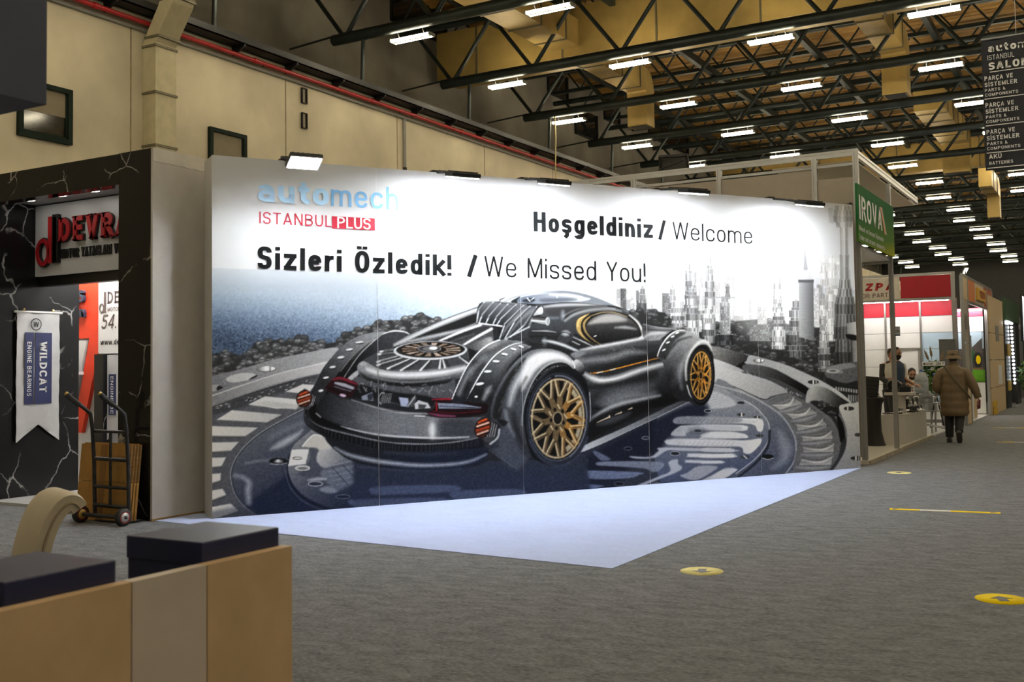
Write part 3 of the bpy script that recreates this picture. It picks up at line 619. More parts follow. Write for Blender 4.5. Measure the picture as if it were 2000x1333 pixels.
for k in range(9): P(9, [(1120 + k * 22, 520 + k * 3), (1134 + k * 22, 522 + k * 3), (1134 + k * 22, 552 + k * 3), (1120 + k * 22, 548 + k * 3)], 165, .9, .6, False)
for k in range(5): P(9, [(1230 + k * 20, 590), (1242 + k * 20, 592), (1242 + k * 20, 650 + k * 6), (1230 + k * 20, 640)], 190 - k * 12, .8, .6, False)
# --- the round platform, left side
P(0, [(700, 690), (1420, 690), (1420, 1035), (700, 1035)], (42, 48, 62), 1, 4, False)
P(0, [(405, 741), (414, 738), (470, 722), (520, 709), (570, 697), (640, 682), (700, 672), (760, 668), (760, 1020), (405, 1025)], (84, 86, 92), 1, .8)
P(0, [(405, 741), (470, 722), (540, 702), (600, 690), (660, 680), (660, 704), (600, 716), (540, 731), (480, 750), (405, 778)], 0, 1, .8, grad=[(420, 760), (112, 113, 118), (640, 690), (150, 151, 154)])
P(0, [(405, 778), (480, 751), (540, 732), (600, 717), (660, 705), (660, 722), (600, 736), (540, 753), (480, 773), (405, 802)], 0, 1, 1.5, grad=[(420, 790), (120, 120, 122), (640, 712), (178, 178, 178)])
S(0, [(405, 777), (480, 751), (540, 732), (600, 717), (650, 706)], 2, 205, .8)
P(0, [(405, 800), (480, 772), (540, 752), (600, 737), (620, 736), (600, 752), (540, 772), (480, 795), (430, 808), (405, 815)], (62, 62, 64), .85, 4); S(0, [(414, 797), (470, 776), (520, 760), (580, 744)], 1.5, 30, .8)
for k in range(60):
    x = 420 + rng.random() * 190; y = 800 - (x - 414) * .30 + rng.uniform(-3, 8); S(0, [(x, y), (x + 3, y - 1)], 1.2, float(rng.choice([215, 190, 30])), .7)
E(7, 600, 808, 96, 27, 60, rot=-2); E(7, 600, 806, 90, 24, 0, rot=-2, grad=[(520, 0), 120, (600, 0), 225]); S(7, [(640, 790), (640, 828)], 16, 70, .8); P(7, [(205, 905), (280, 865), (420, 845), (510, 868), (480, 900), (380, 925), (260, 940)], (176, 176, 176)); P(7, [(430, 910), (500, 868), (515, 878), (470, 905)], 45); P(7, [(60, 970), (130, 962), (175, 990), (120, 1015), (60, 1025)], (150, 150, 150)); P(7, [(110, 1000), (140, 968), (178, 990), (130, 1015)], 40)
for pts in ([(790, 1030), (960, 958), (1075, 965), (1010, 1052)], [(430, 1152), (590, 1075), (900, 1105), (925, 1190), (700, 1195)]): P(7, pts, (196, 195, 193), 1, 1., False)
for pts in ([(425, 58), (600, 20), (930, 60), (905, 105)], [(115, 203), (265, 110), (765, 155), (620, 230)], [(60, 265), (520, 280), (385, 370), (60, 367)], [(60, 425), (330, 420), (250, 510), (60, 522)], [(60, 575), (205, 570), (160, 660), (60, 672)], [(60, 732), (155, 725), (150, 800), (60, 828)], [(60, 895), (170, 875), (210, 940), (60, 995)], [(60, 1055), (250, 1020), (332, 1095), (60, 1185)]):
    cx_ = np.mean([q[0] for q in pts]); P(8, pts, 0, 1, 1.2, False, grad=[(60, pts[0][1]), (214, 212, 208), (700, pts[0][1]), (176, 175, 173)]); S(8, pts[2:] + [pts[2]], 14, 45, .6, 1.5, False)
P(8, [(60, 1100), (360, 1060), (520, 1150), (60, 1210)], (50, 56, 70), .5, 6)
# second disc
D2 = [(960, 105), (780, 195), (560, 320), (400, 450), (300, 580), (253, 700), (255, 800), (290, 920), (370, 1030), (470, 1110), (560, 1160)]
P(8, D2 + [(900, 1180), (1500, 1100), (2000, 1060), (2000, 200), (1200, 60)], 0, 1, 1., grad=[(420, 300), (92, 96, 106), (1000, 1100), (26, 36, 62)])
P(8, [(420, 1020), (700, 820), (820, 720), (860, 820), (1000, 960), (1300, 1080), (1500, 1130), (900, 1190), (560, 1165), (470, 1090)], (24, 34, 60), .85, 7)
P(8, [(640, 490), (760, 400), (900, 330), (960, 300), (900, 380), (760, 470)], (186, 190, 198), .75, 6); S(8, [(640, 380), (800, 300), (950, 240)], 40, (120, 125, 135), .6, 6); S(8, [(290, 745), (380, 770), (430, 820), (420, 900), (430, 1010)], [20, 30, 50, 55, 40], (172, 178, 190), .75, 5); S(8, [(400, 630), (520, 605), (640, 600)], 14, (150, 154, 162), .6, 4)
S(8, D2, 7, (158, 162, 170), .85, .8); S(8, [(x + 12, y + 4) for x, y in D2], 6, 22, .8, .8)
E(8, 718, 607, 92, 30, 22); S(8, [(640, 632), (718, 640), (800, 625)], 6, 190, .8); E(8, 720, 610, 40, 16, 190, .8, 3); E(8, 716, 603, 14, 9, 250, 1, 2)
# third disc with webbing
D3 = [(1100, 270), (1000, 340), (880, 440), (840, 520), (815, 650), (820, 720), (870, 840), (980, 950), (1150, 1030), (1350, 1085)]
P(8, D3 + [(2000, 1070), (2000, 500), (1300, 300)], 0, 1, .8, grad=[(900, 420), (122, 124, 130), (1500, 950), (26, 34, 58)])
S(8, [(x - 8, y + 18) for x, y in D3[3:]], 14, (14, 20, 36), .9); S(8, [(x - 20, y + 46) for x, y in D3[4:]], 9, (80, 88, 108), .8)
P(8, [(850, 495), (1020, 490), (985, 635), (815, 655)], (222, 221, 222), 1, .7, False); EO(8, 905, 578, 45, 12, 7, 40, .9, .6, 0, 20, 330)
P(8, [(955, 460), (1060, 350), (1170, 380), (1250, 480), (1120, 500), (1000, 470)], (190, 188, 184), 1, 1.); S(8, [(955, 460), (1060, 355), (1150, 365)], 12, 225, .8)
P(8, [(1120, 500), (1300, 490), (1420, 580), (1480, 640), (1330, 640), (1160, 670), (1090, 600)], 0, .9, 3, grad=[(1120, 500), (190, 190, 192), (1450, 640), (80, 86, 98)]); P(8, [(1020, 480), (1110, 490), (1090, 600), (1150, 690), (1080, 760), (900, 740), (960, 700), (1000, 640), (1030, 560)], (66, 70, 82), .85, 2)
P(8, [(1150, 700), (1500, 640), (1720, 700), (1600, 780), (1400, 850), (1280, 900), (1180, 800)], (108, 116, 134), .75, 4)
for k in range(5): S(8, [(1180 + k * 25, 760 + k * 42 - 90), (1450 + k * 40, 690 + k * 45 - 90)], 5, (170, 178, 194), .45)
for k in range(5): S(8, [(1240 + k * 110, 660 - k * 12), (1400 + k * 110, 840 - k * 25)], 8, (28, 36, 58), .75)
E(8, 955, 675, 72, 23, 180); EO(8, 955, 675, 70, 22, 6, 235); E(8, 958, 678, 50, 14, 110); E(8, 1080, 827, 70, 22, (40, 48, 66)); EO(8, 1080, 827, 70, 22, 6, (190, 196, 208)); E(8, 1350, 953, 68, 18, (22, 28, 48)); EO(8, 1350, 953, 68, 18, 5, (130, 138, 158), .8)
P(8, [(1000, 790), (1100, 765), (1180, 770), (1180, 790), (1060, 800)], (170, 174, 184), .8, 2); P(8, [(1120, 880), (1200, 850), (1290, 890), (1270, 915), (1180, 915)], (150, 156, 170), .8, 3)
for x0, y0, x1 in ((1620, 880, 2000), (1410, 1000, 2000)): P(8, [(x0, y0 + 20), (x0 + 60, y0 - 28), (x1, y0 - 30), (x1, y0 + 35), (x0 + 120, y0 + 40)], (98, 112, 146), .75, 4)
# --- the platform, right side
P(9, [(0, 150), (40, 168), (200, 200), (390, 245), (560, 290), (720, 340), (900, 420), (1020, 480), (1150, 560), (1260, 650), (1345, 715), (1345, 1340), (0, 1340)], (104, 106, 112), 1, .8)
P(9, [(40, 165), (390, 262), (270, 345), (60, 280)], 0, 1, .8, grad=[(80, 200), (120, 119, 117), (330, 330), (46, 45, 44)]); P(9, [(260, 345), (390, 265), (345, 320), (330, 380), (280, 375)], 22)
P(9, [(60, 275), (260, 345), (330, 385), (320, 410), (60, 340)], 0, 1, .8, grad=[(60, 300), 190, (330, 390), 150])
P(9, [(355, 290), (390, 248), (560, 290), (720, 340), (900, 420), (1020, 480), (1150, 560), (1245, 640), (1245, 665), (1180, 620), (1060, 540), (960, 520), (890, 530), (760, 450), (560, 350), (350, 320)], 0, 1, .8, grad=[(500, 300), (150, 151, 154), (1000, 520), (176, 177, 178)])
P(9, [(340, 325), (560, 355), (760, 455), (890, 535), (880, 605), (740, 520), (560, 440), (340, 390)], 0, 1, 1., grad=[(400, 340), 84, (800, 560), 20]); P(9, [(340, 390), (560, 440), (740, 520), (880, 605), (860, 665), (720, 580), (540, 470), (330, 410)], (66, 67, 70), 1, 1.5)
for k in range(50): x = 350 + rng.random() * 480; S(9, [(x, 400 + (x - 350) * .42 + rng.uniform(-14, 20)), (x + 10, 404 + (x - 350) * .42)], 6, float(rng.choice([190, 160])), .6)
E(9, 462, 294, 50, 19, 70); E(9, 462, 292, 44, 15, 0, grad=[(420, 0), 110, (462, 0), 225]); S(9, [(478, 280), (478, 306)], 10, 60); E(9, 930, 480, 48, 18, 45); S(9, [(930, 466), (930, 494)], 12, 215); S(9, [(955, 470), (955, 490)], 10, 170)
P(9, [(60, 340), (320, 400), (560, 470), (710, 570), (560, 600), (510, 628), (300, 560), (120, 500), (60, 490)], 0, 1, 1., grad=[(60, 350), (186, 186, 186), (640, 600), (150, 150, 150)]); S(9, [(120, 495), (220, 510), (400, 590), (510, 630), (590, 600), (700, 575)], 8, 40, .8)
P(9, [(60, 495), (300, 560), (480, 650), (640, 760), (730, 880), (770, 1000), (760, 1150), (680, 1270), (60, 1320)], 0, 1, 1., grad=[(300, 600), (112, 116, 124), (640, 1200), (70, 78, 100)]); S(9, [(60, 500), (300, 565), (480, 650), (640, 760), (730, 880), (772, 1000), (760, 1150), (680, 1275)], 10, (184, 187, 192), .8, 1.2)
P(9, [(620, 900), (720, 1000), (740, 1080), (680, 1180), (560, 1230), (640, 1120)], (180, 186, 198), .45, 10)
# webs between disc and rim
P(9, [(540, 640), (700, 580), (880, 660), (1000, 760), (1090, 860), (1150, 1000), (1160, 1120), (1090, 1240), (760, 1260), (790, 1000), (720, 840), (640, 730)], (98, 99, 103), 1, 2)
for q in ([(570, 680), (760, 610), (845, 665), (640, 722)], [(690, 755), (900, 700), (968, 750), (750, 802)], [(775, 850), (1010, 800), (1048, 850), (790, 902)], [(825, 950), (1085, 903), (1096, 970), (830, 997)], [(835, 1045), (1106, 1013), (1102, 1085), (830, 1092)], [(815, 1150), (1092, 1122), (1078, 1196), (790, 1202)]):
    mx = (q[0][0] + q[1][0]) / 2; my = (q[0][1] + q[1][1]) / 2
    P(9, q, 0, 1, 1.2, False, grad=[(mx, my), 120, (mx + 12, my + 75), 178]); P(9, [q[0], (mx, my + 34), q[1], (mx + 30, my + 6)], 84, .85, 2); S(9, [q[0], (mx - 20, my + 34), (mx + 60, my + 26), q[1]], [5, 12, 12, 5], (226, 225, 222), .85, 1.5); S(9, [q[0], q[3], q[2], q[1]], 5, 54, .7, .8, False)
    S(9, [(q[3][0] - 6, q[3][1] + 14), ((q[3][0] + q[2][0]) / 2, (q[3][1] + q[2][1]) / 2 + 24), (q[2][0] - 20, q[2][1] + 14)], [8, 24, 8], (188, 192, 200), .6, 3)
P(9, [(1010, 690), (1110, 780), (1180, 900), (1200, 1000), (1170, 1000), (1140, 900), (1080, 790), (1000, 720)], 40, .9, 2)
P(9, [(890, 540), (960, 515), (1060, 540), (1180, 620), (1245, 665), (1180, 680), (1150, 720), (1060, 690), (960, 645), (870, 660), (865, 605)], 0, 1, 1., grad=[(930, 540), (165, 165, 163), (1180, 650), (40, 40, 40)]); P(9, [(900, 655), (960, 640), (1060, 690), (1145, 705), (1140, 770), (1060, 770), (990, 720)], (40, 41, 42), 1, 1)
trees([(1588, 788), (1605, 785), (1636, 798), (1636, 812), (1612, 808)], 22, 2.5, 4, 34, 110, 15)
P(9, [(1150, 700), (1200, 670), (1270, 665), (1345, 715), (1345, 1340), (1090, 1250), (1170, 1120), (1215, 960), (1200, 840)], 0, 1, 1., grad=[(1200, 700), (188, 188, 186), (1300, 1200), (140, 143, 150)]); P(9, [(1130, 760), (1180, 830), (1200, 960), (1160, 1000), (1140, 860)], 16, 1, 1.5); P(9, [(1210, 960), (1200, 1060), (1150, 1160), (1090, 1240), (1060, 1240), (1140, 1120), (1165, 1000)], (46, 48, 54), .9, 1.5)
E(9, 1236, 708, 46, 18, 50); S(9, [(1225, 696), (1225, 720)], 12, 205); E(9, 1310, 935, 30, 16, 60); E(9, 1295, 1137, 52, 18, 50); S(9, [(1290, 1124), (1290, 1150)], 12, 215); S(9, [(1315, 1126), (1315, 1148)], 8, 180)
# brake plate, right half
P(9, [(40, 520), (260, 600), (420, 690), (520, 800), (545, 880), (520, 1010), (420, 1140), (250, 1270), (100, 1335), (-400, 1345), (-400, 700)], 0, 1, .8, grad=[(60, 560), (134, 138, 146), (100, 1300), (60, 72, 104)]); S(9, [(330, 640), (430, 700), (520, 800), (545, 880), (522, 1010), (420, 1140), (250, 1270)], 7, 210, .8); S(9, [(548, 900), (528, 1040), (430, 1170), (270, 1300)], 22, (26, 32, 46), .9, 1.2)
P(9, [(30, 560), (160, 590), (250, 650), (230, 690), (60, 710), (20, 700)], (176, 178, 184), .9, 2)
for k in range(6): S(9, [(20, 690 - k * 24), (240, 620 - k * 14)], 4, (128, 132, 142), .6)
E(9, 300, 658, 32, 12, 40); E(9, 20, 728, 26, 10, 30); E(9, 300, 760, 36, 14, 60); S(9, [(305, 750), (305, 772)], 12, 210); E(9, 440, 783, 32, 13, 55); S(9, [(442, 775), (442, 793)], 10, 200); E(9, 460, 942, 34, 13, 55); E(9, 330, 1125, 40, 17, 60); S(9, [(320, 1115), (345, 1138)], 10, 190); E(9, 530, 1124, 50, 22, 14); S(9, [(485, 1135), (530, 1148), (575, 1135)], 5, 180)
for (pts) in ([(-180, 780), (0, 790), (340, 795), (470, 800), (495, 850), (480, 905), (440, 900), (380, 840), (0, 835), (-180, 830)], [(-60, 862), (0, 850), (320, 855), (355, 880), (310, 900), (0, 895), (-60, 890)], [(-60, 965), (0, 945), (60, 912), (300, 920), (360, 955), (300, 965), (0, 968)], [(-180, 985), (0, 985), (330, 985), (470, 970), (450, 1030), (380, 1095), (320, 1090), (280, 1035), (0, 1020), (-180, 1020)], [(-50, 1065), (0, 1050), (210, 1055), (240, 1070), (205, 1085), (0, 1082)], [(-50, 1115), (220, 1098), (236, 1118), (215, 1132), (-30, 1135)], [(-40, 1170), (120, 1160), (130, 1180), (-40, 1185)], [(40, 1300), (120, 1250), (240, 1230), (255, 1245), (130, 1320), (40, 1335)]):
    P(9, pts, 0, .95, 1.2, grad=[(-150, 900), (150, 156, 172), (420, 900), (222, 222, 224)]); S(9, pts[:len(pts) // 2], 7, 240, .6, 1.)
for k in range(16): S(9, [(0 + k * 26, 805), (24 + k * 26, 830), (48 + k * 26, 812)], 3, (120, 124, 134), .5)
# floor plates under the car (blue shade)
P(6, [(-120, 920), (250, 880), (500, 770), (1000, 500), (1500, 260), (1700, 290), (1650, 420), (1300, 620), (1200, 760), (900, 900), (700, 1150), (-120, 1230)], (22, 28, 46), .95, 8)
for pts, c in (([(170, 995), (310, 945), (980, 962), (990, 990), (880, 1025), (600, 1035), (380, 1020)], (104, 120, 158)), ([(50, 1095), (120, 1065), (590, 1095), (590, 1115), (480, 1135), (120, 1130)], (96, 116, 160)), ([(560, 890), (620, 855), (1200, 858), (1215, 930), (1130, 962), (1040, 925), (700, 900)], (120, 130, 156)), ([(940, 1110), (1180, 1010), (1310, 950), (1290, 860), (1380, 830), (1390, 880), (1430, 910), (1380, 960), (1150, 1050), (1010, 1110)], (180, 186, 204)), ([(1490, 790), (1530, 770), (1945, 785), (1950, 810), (1520, 808)], (214, 216, 224)), ([(1465, 850), (1500, 838), (1830, 850), (1830, 868), (1500, 866)], (206, 209, 220)), ([(1190, 745), (1240, 710), (1940, 730), (1945, 752), (1450, 745), (1280, 740), (1150, 815), (960, 822), (900, 800), (1100, 805)], (182, 187, 202)), ([(1265, 668), (1340, 622), (2000, 635), (2000, 700), (1400, 690)], (200, 202, 210)), ([(1630, 600), (1720, 550), (2000, 555), (2000, 610)], (206, 208, 214)), ([(1320, 585), (1380, 510), (1500, 480), (2000, 490), (2000, 535), (1700, 520), (1480, 560), (1470, 590)], (176, 180, 190)), ([(1350, 460), (1380, 400), (1600, 390), (2000, 405), (2000, 455), (1500, 470)], (134, 138, 150)), ([(1410, 1000), (1480, 970), (1600, 900), (1790, 905), (1720, 970), (1560, 1045)], (160, 164, 180)), ([(1600, 1065), (1760, 980), (1880, 920), (1985, 935), (1850, 1030), (1700, 1070)], (196, 198, 208)), ([(520, 760), (560, 750), (700, 830), (600, 840)], (90, 100, 130))):
    P(6, pts, c, .85, 1.8)
for k in range(12): S(6, [(280 + k * 55, 1035), (330 + k * 55, 985)], 4, (50, 60, 92), .5); S(6, [(1380 + k * 50, 690), (1420 + k * 50, 650)], 4, (130, 134, 146), .6); S(6, [(1380 + k * 50, 460), (1420 + k * 50, 420)], 4, (80, 84, 96), .6)
for x, y, a_, b_ in ((1700, 335, 38, 15), (1595, 540, 42, 17), (1360, 772, 48, 20), (785, 1080, 50, 20), (1170, 1092, 48, 18), (420, 842, 45, 18), (1060, 612, 36, 14), (880, 720, 40, 16)): E(6, x, y, a_, b_, (14, 18, 30)); EO(6, x, y, a_, b_, 5, (196, 200, 212), .8 if x > 1000 else .4)
E(6, 1590, 540, 100, 36, (70, 74, 86), .5, 5)
# ============================================================== the car
P(0, [(690, 850), (1140, 850), (1160, 1015), (690, 1025)], 0, 1, 6, False, grad=[(700, 880), (40, 46, 60), (700, 1000), (34, 44, 76)])
for x0, y0, x1 in ((724, 957, 880), (690, 982, 860), (880, 965, 1010), (930, 985, 1060)): P(0, [(x0, y0 + 5), (x0 + 14, y0 - 6), (x1, y0 - 9), (x1 + 8, y0 + 3), (x0 + 26, y0 + 10)], (86, 100, 134), .6, 3)
CAR = [(594, 808), (596, 790), (606, 770), (620, 744), (632, 720), (648, 700), (668, 678), (688, 664), (716, 653), (754, 649), (776, 647), (792, 649), (802, 654), (830, 640), (870, 624), (908, 610), (938, 600), (944, 591), (966, 590), (980, 589), (988, 585), (1004, 578), (1030, 572), (1060, 568), (1096, 567), (1130, 570), (1160, 578), (1190, 590), (1216, 602), (1236, 614), (1248, 626), (1258, 635), (1271, 638), (1298, 642), (1323, 645), (1341, 646), (1357, 653), (1368, 662), (1381, 668), (1390, 682), (1395, 697), (1396, 722), (1392, 754), (1384, 776), (1374, 790), (1359, 794), (1347, 786), (1134, 884), (1130, 888), (1110, 904), (1084, 910), (1056, 902), (1030, 898), (1004, 919), (984, 902), (952, 900), (930, 912), (880, 918), (800, 920), (740, 914), (700, 906), (672, 894), (650, 876), (636, 856), (610, 840), (596, 826)]
P(0, CAR, (34, 36, 40), 1, .7, False)
# left rear fender
P(1, [(240, 1100), (265, 1040), (300, 920), (360, 800), (440, 700), (540, 590), (640, 520), (780, 465), (970, 445), (900, 490), (780, 560), (640, 680), (520, 830), (440, 960), (380, 1060), (300, 1140)], 0, 1, .8, grad=[(850, 460), (128, 131, 136), (420, 950), (40, 41, 44)])
P(1, [(970, 445), (900, 490), (780, 560), (640, 680), (520, 830), (440, 960), (380, 1060), (560, 895), (700, 680), (830, 555)], 0, 1, .8, grad=[(900, 480), 60, (500, 900), 14])
S(1, [(960, 455), (900, 500), (790, 560), (650, 680), (530, 830)], [10, 14, 14, 10, 6], 185, .7, 1.2); S(1, [(970, 455), (830, 560), (700, 690), (565, 890)], [14, 12, 7, 5], (168, 170, 172), .9); S(1, [(640, 700), (720, 620), (800, 560)], 26, 90, .5, 3)
P(1, [(960, 462), (1080, 440), (1160, 450), (1205, 470), (1050, 582), (900, 665), (760, 720), (700, 800), (600, 900), (570, 890), (720, 680), (850, 552)], 0, 1, .8, grad=[(1000, 480), (58, 59, 64), (720, 780), (20, 21, 24)]); S(1, [(945, 470), (1010, 445), (1080, 437), (1160, 447), (1205, 470)], [6, 12, 14, 12, 6], (200, 202, 205))
for x, y, a_, b_ in ((715, 548, 42, 9), (618, 618, 34, 10), (533, 695, 34, 12), (452, 790, 30, 10), (388, 893, 28, 10), (338, 1020, 24, 12)): E(1, x, y + 8, a_, b_, 18, .8, 1.); E(1, x, y, a_, b_, (206, 208, 211), .95, .8, -8)
P(1, [(600, 902), (690, 825), (705, 862), (650, 915)], (150, 152, 155), 1, 1)
# tail slope
P(1, [(1040, 590), (1210, 470), (1380, 395), (1550, 322), (1740, 250), (1890, 200), (1920, 240), (1960, 380), (2010, 380), (2010, 620), (1760, 600), (1500, 540), (1200, 560)], 0, 1, .8, grad=[(1500, 330), (120, 123, 127), (1600, 560), (66, 68, 72)])
S(1, [(1060, 572), (1250, 488), (1500, 372), (1700, 290), (1885, 225)], [16, 34, 42, 42, 36], (186, 188, 190), .9, 3); S(1, [(1200, 478), (1400, 388), (1600, 305), (1890, 200)], 8, (60, 62, 66), .8)
P(1, [(1870, 268), (1872, 360), (1700, 420), (1500, 470), (1330, 515), (1210, 530), (1400, 440), (1650, 345)], 26, .95, 2.5); S(1, [(1210, 535), (1350, 505), (1550, 462), (1720, 420), (1850, 368)], [10, 22, 26, 18, 8], (176, 178, 181), .9, 2.5); P(1, [(1300, 560), (1550, 490), (1760, 440), (1880, 400), (1700, 520), (1500, 545)], 40, .8, 3)
S(1, [(1500, 535), (1700, 450), (1905, 378)], [18, 26, 24], (214, 216, 218), .95, 1.2); S(1, [(1600, 545), (1720, 505), (1840, 470)], [6, 16, 6], (170, 172, 176), .8, 2); P(1, [(1560, 540), (1700, 470), (1900, 400), (2000, 400), (1990, 430), (1760, 520), (1640, 550)], 34, .6, 2.5); S(1, [(1730, 578), (1860, 500), (2010, 418)], [16, 26, 26], (212, 214, 216), .95, 1.2)
P(1, [(1770, 590), (1900, 530), (2010, 500), (2010, 600), (1900, 640)], 0, .9, 3, grad=[(1800, 580), 70, (1990, 540), 150]); P(1, [(1700, 630), (1780, 610), (1870, 660), (1800, 760), (1720, 720)], 24, .9, 2)
# fan deck
P(1, [(700, 790), (730, 740), (860, 660), (1050, 590), (1250, 545), (1500, 535), (1750, 580), (1780, 640), (1790, 740), (1760, 790), (1450, 830), (1100, 830), (900, 800)], (60, 62, 66), 1, 1)
for a_, b_ in (((1060, 620), (920, 640)), ((1060, 650), (900, 665)), ((1085, 685), (890, 740)), ((1130, 700), (890, 772)), ((1205, 712), (990, 806)), ((1290, 720), (1120, 822)), ((1400, 726), (1310, 822)), ((1508, 716), (1498, 800)), ((1530, 716), (1552, 796)), ((1690, 690), (1780, 755))):
    S(1, [a_, b_], [10, 20], (206, 208, 210), .95, .8); S(1, [(a_[0] + 22, a_[1] + 4), (b_[0] + 46, b_[1] + 2)], [14, 36], 44, .75, 1.2)
E(1, 1410, 628, 360, 90, (168, 172, 178), rot=-1); E(1, 1412, 622, 338, 78, (40, 38, 37), rot=-1); E(1, 1425, 618, 312, 70, (22, 19, 17), rot=-1)
for k in range(16):
    t = k / 16 * 2 * math.pi + .1; c, s_ = math.cos(t), math.sin(t); u = lambda r_, d: (1418 + r_ * 300 * math.cos(t + d), 620 + r_ * 68 * math.sin(t + d))
    P(1, [u(.5, -.1), u(.97, -.1), u(.97, .13), u(.5, .13)], (128, 110, 94) if k % 3 else (168, 150, 134), .95, .7, False); S(1, [u(.55, -.1), u(.95, -.1)], 6, (30, 25, 22))
E(1, 1400, 612, 120, 36, (52, 52, 56)); EO(1, 1400, 612, 110, 32, 7, 135, .8); E(1, 1400, 612, 66, 20, 100); E(1, 1440, 606, 40, 15, (228, 232, 238), .95, 1.5); EO(1, 1410, 628, 352, 86, 10, (205, 208, 212), .8, .8, -1, 20, 200)
# torus rim below the deck
P(1, [(696, 800), (715, 750), (770, 735), (880, 795), (1000, 828), (1200, 838), (1450, 832), (1650, 812), (1770, 780), (1730, 880), (1560, 935), (1300, 968), (1050, 962), (850, 930), (730, 880)], 0, 1, .9, grad=[(1100, 820), (122, 125, 129), (1100, 965), (26, 27, 30)])
S(1, [(790, 810), (900, 848), (1100, 868), (1350, 862), (1550, 838), (1740, 795)], [20, 46, 60, 62, 54, 34], (216, 219, 223), .9, 5); S(1, [(850, 890), (1000, 922), (1200, 938), (1400, 925), (1600, 890)], [4, 10, 14, 10, 4], (150, 152, 156), .7, 2); S(1, [(735, 765), (760, 745), (775, 770)], 18, (170, 172, 175), .7, 2); P(1, [(715, 830), (800, 890), (950, 935), (1200, 955), (1500, 935), (1650, 900), (1560, 950), (1300, 975), (1000, 965), (780, 920)], 16, .7, 3)
# engine seen through glass
P(1, [(650, 912), (720, 880), (820, 930), (1050, 975), (1300, 985), (1560, 950), (1650, 905), (1620, 1090), (1430, 1100), (1420, 1150), (1200, 1170), (950, 1120), (780, 1060), (690, 980)], (72, 74, 79), 1, 2); P(1, [(690, 960), (900, 1000), (1100, 1040), (1300, 1060), (1440, 1100), (1400, 1180), (1180, 1170), (900, 1100), (640, 1090), (620, 1040)], (18, 19, 22), .9, 2.5)
for k in range(46):
    x = 700 + rng.random() * 900; y = 930 + rng.random() * 100; S(1, [(x, y), (x + rng.uniform(-30, 40), y + rng.uniform(-20, 50))], 7, float(rng.choice([165, 120, 30, 200])), .5, 1)
for pts, c in (([(735, 1075), (840, 1035), (850, 1120), (740, 1110)], (120, 130, 150)), ([(790, 1060), (845, 1045), (840, 1110), (800, 1115)], (40, 44, 52)), ([(1100, 1085), (1190, 1095), (1200, 1180), (1120, 1170)], (150, 165, 205)), ([(1250, 1150), (1290, 1115), (1380, 1140), (1410, 1190), (1260, 1200)], (190, 192, 198)), ([(1290, 1150), (1370, 1160), (1350, 1200), (1290, 1195)], (60, 62, 66)), ([(1170, 1170), (1230, 1080), (1275, 1085), (1240, 1180)], (70, 72, 76))): P(1, pts, c, .95, 1., False)
for k in range(7): S(1, [(925 + k * 14, 1140), (945 + k * 14, 1050)], 4, 180, .8); S(1, [(1180 + k * 12, 1170 - k * 12), (1210 + k * 8, 1150 - k * 14)], 5, 205, .8)
EO(1, 935, 1095, 32, 55, 8, 190, .9, .8, 10, 90, 290)
S(2, [(640, 315), (800, 370), (950, 410), (1150, 440), (1380, 445)], [10, 26, 30, 24, 10], (176, 178, 180), .9, 2); S(2, [(680, 330), (900, 400), (1100, 430)], 6, 60, .7)
# bumper deck
P(2, [(290, 400), (330, 320), (400, 245), (520, 290), (640, 315), (850, 385), (1100, 440), (1300, 452), (1450, 482), (1700, 485), (1940, 480), (1960, 520), (1850, 600), (1880, 685), (1500, 695), (1100, 672), (900, 642), (600, 572), (420, 505), (310, 460)], 0, 1, 1, grad=[(320, 380), (28, 30, 34), (1000, 560), (106, 110, 116)]); P(2, [(1500, 500), (1900, 500), (1880, 680), (1500, 690)], (40, 43, 50), .75, 12)
P(2, [(700, 450), (900, 500), (1300, 530), (1350, 620), (1000, 620), (780, 560)], (104, 108, 114), .6, 14)
for k in range(90): x = 480 + rng.random() * 1300; y = 450 + rng.random() * 180 + (x - 480) * .06; S(2, [(x, y), (x + rng.uniform(30, 90), y + rng.uniform(2, 14))], 3, float(rng.choice([135, 40, 160])), .22, .8)
E(2, 1425, 610, 26, 74, (250, 252, 255), .9, 6); E(2, 1430, 590, 60, 110, (170, 175, 182), .4, 12); S(2, [(530, 570), (750, 622), (950, 656), (1200, 674), (1500, 682), (1780, 672)], [8, 14, 16, 16, 16, 8], (216, 219, 224), .9, 1.6); S(2, [(1250, 466), (1355, 470)], 7, 210)
P(2, [(225, 400), (290, 350), (295, 430), (400, 510), (600, 595), (750, 640), (520, 600), (350, 560), (240, 490)], 6, .97, 1.2); S(2, [(290, 440), (335, 480)], 10, 180, .8)
RT = [(190, 400), (185, 440), (235, 515), (350, 580), (600, 645), (900, 712), (1100, 736), (1400, 742), (1600, 728), (1870, 684)]
RB = [(1930, 745), (1900, 775), (1700, 795), (1400, 812), (1100, 812), (900, 790), (620, 725), (370, 660), (250, 602), (182, 535), (168, 450)]
P(2, RT + RB, 0, 1, .8, grad=[(300, 560), (14, 15, 18), (1900, 720), (20, 24, 34)])
rt = smooth(np.array(RT, np.float32), False, 14)
for k in range(2, len(rt), 2): x, y = rt[k]; S(2, [(x - 2, y + 14), (x - 4, y + 66)], 12, (44, 47, 53), .85, .8)
S(2, RT, [10, 12, 12, 12, 14, 16, 16, 14, 14, 8], (150, 154, 160), .9, .8)
for k in range(1, len(rt)): x, y = rt[k]; S(2, [(x, y + 2), (x + 10, y + 12)], 8, 16, .9, .5)
P(2, [(378, 672), (620, 735), (900, 800), (1300, 820), (1900, 785), (1965, 835), (1900, 920), (1600, 1000), (1100, 992), (700, 925), (480, 805)], 0, 1, 1.2, grad=[(700, 780), (28, 31, 38), (1300, 1000), (24, 32, 54)])
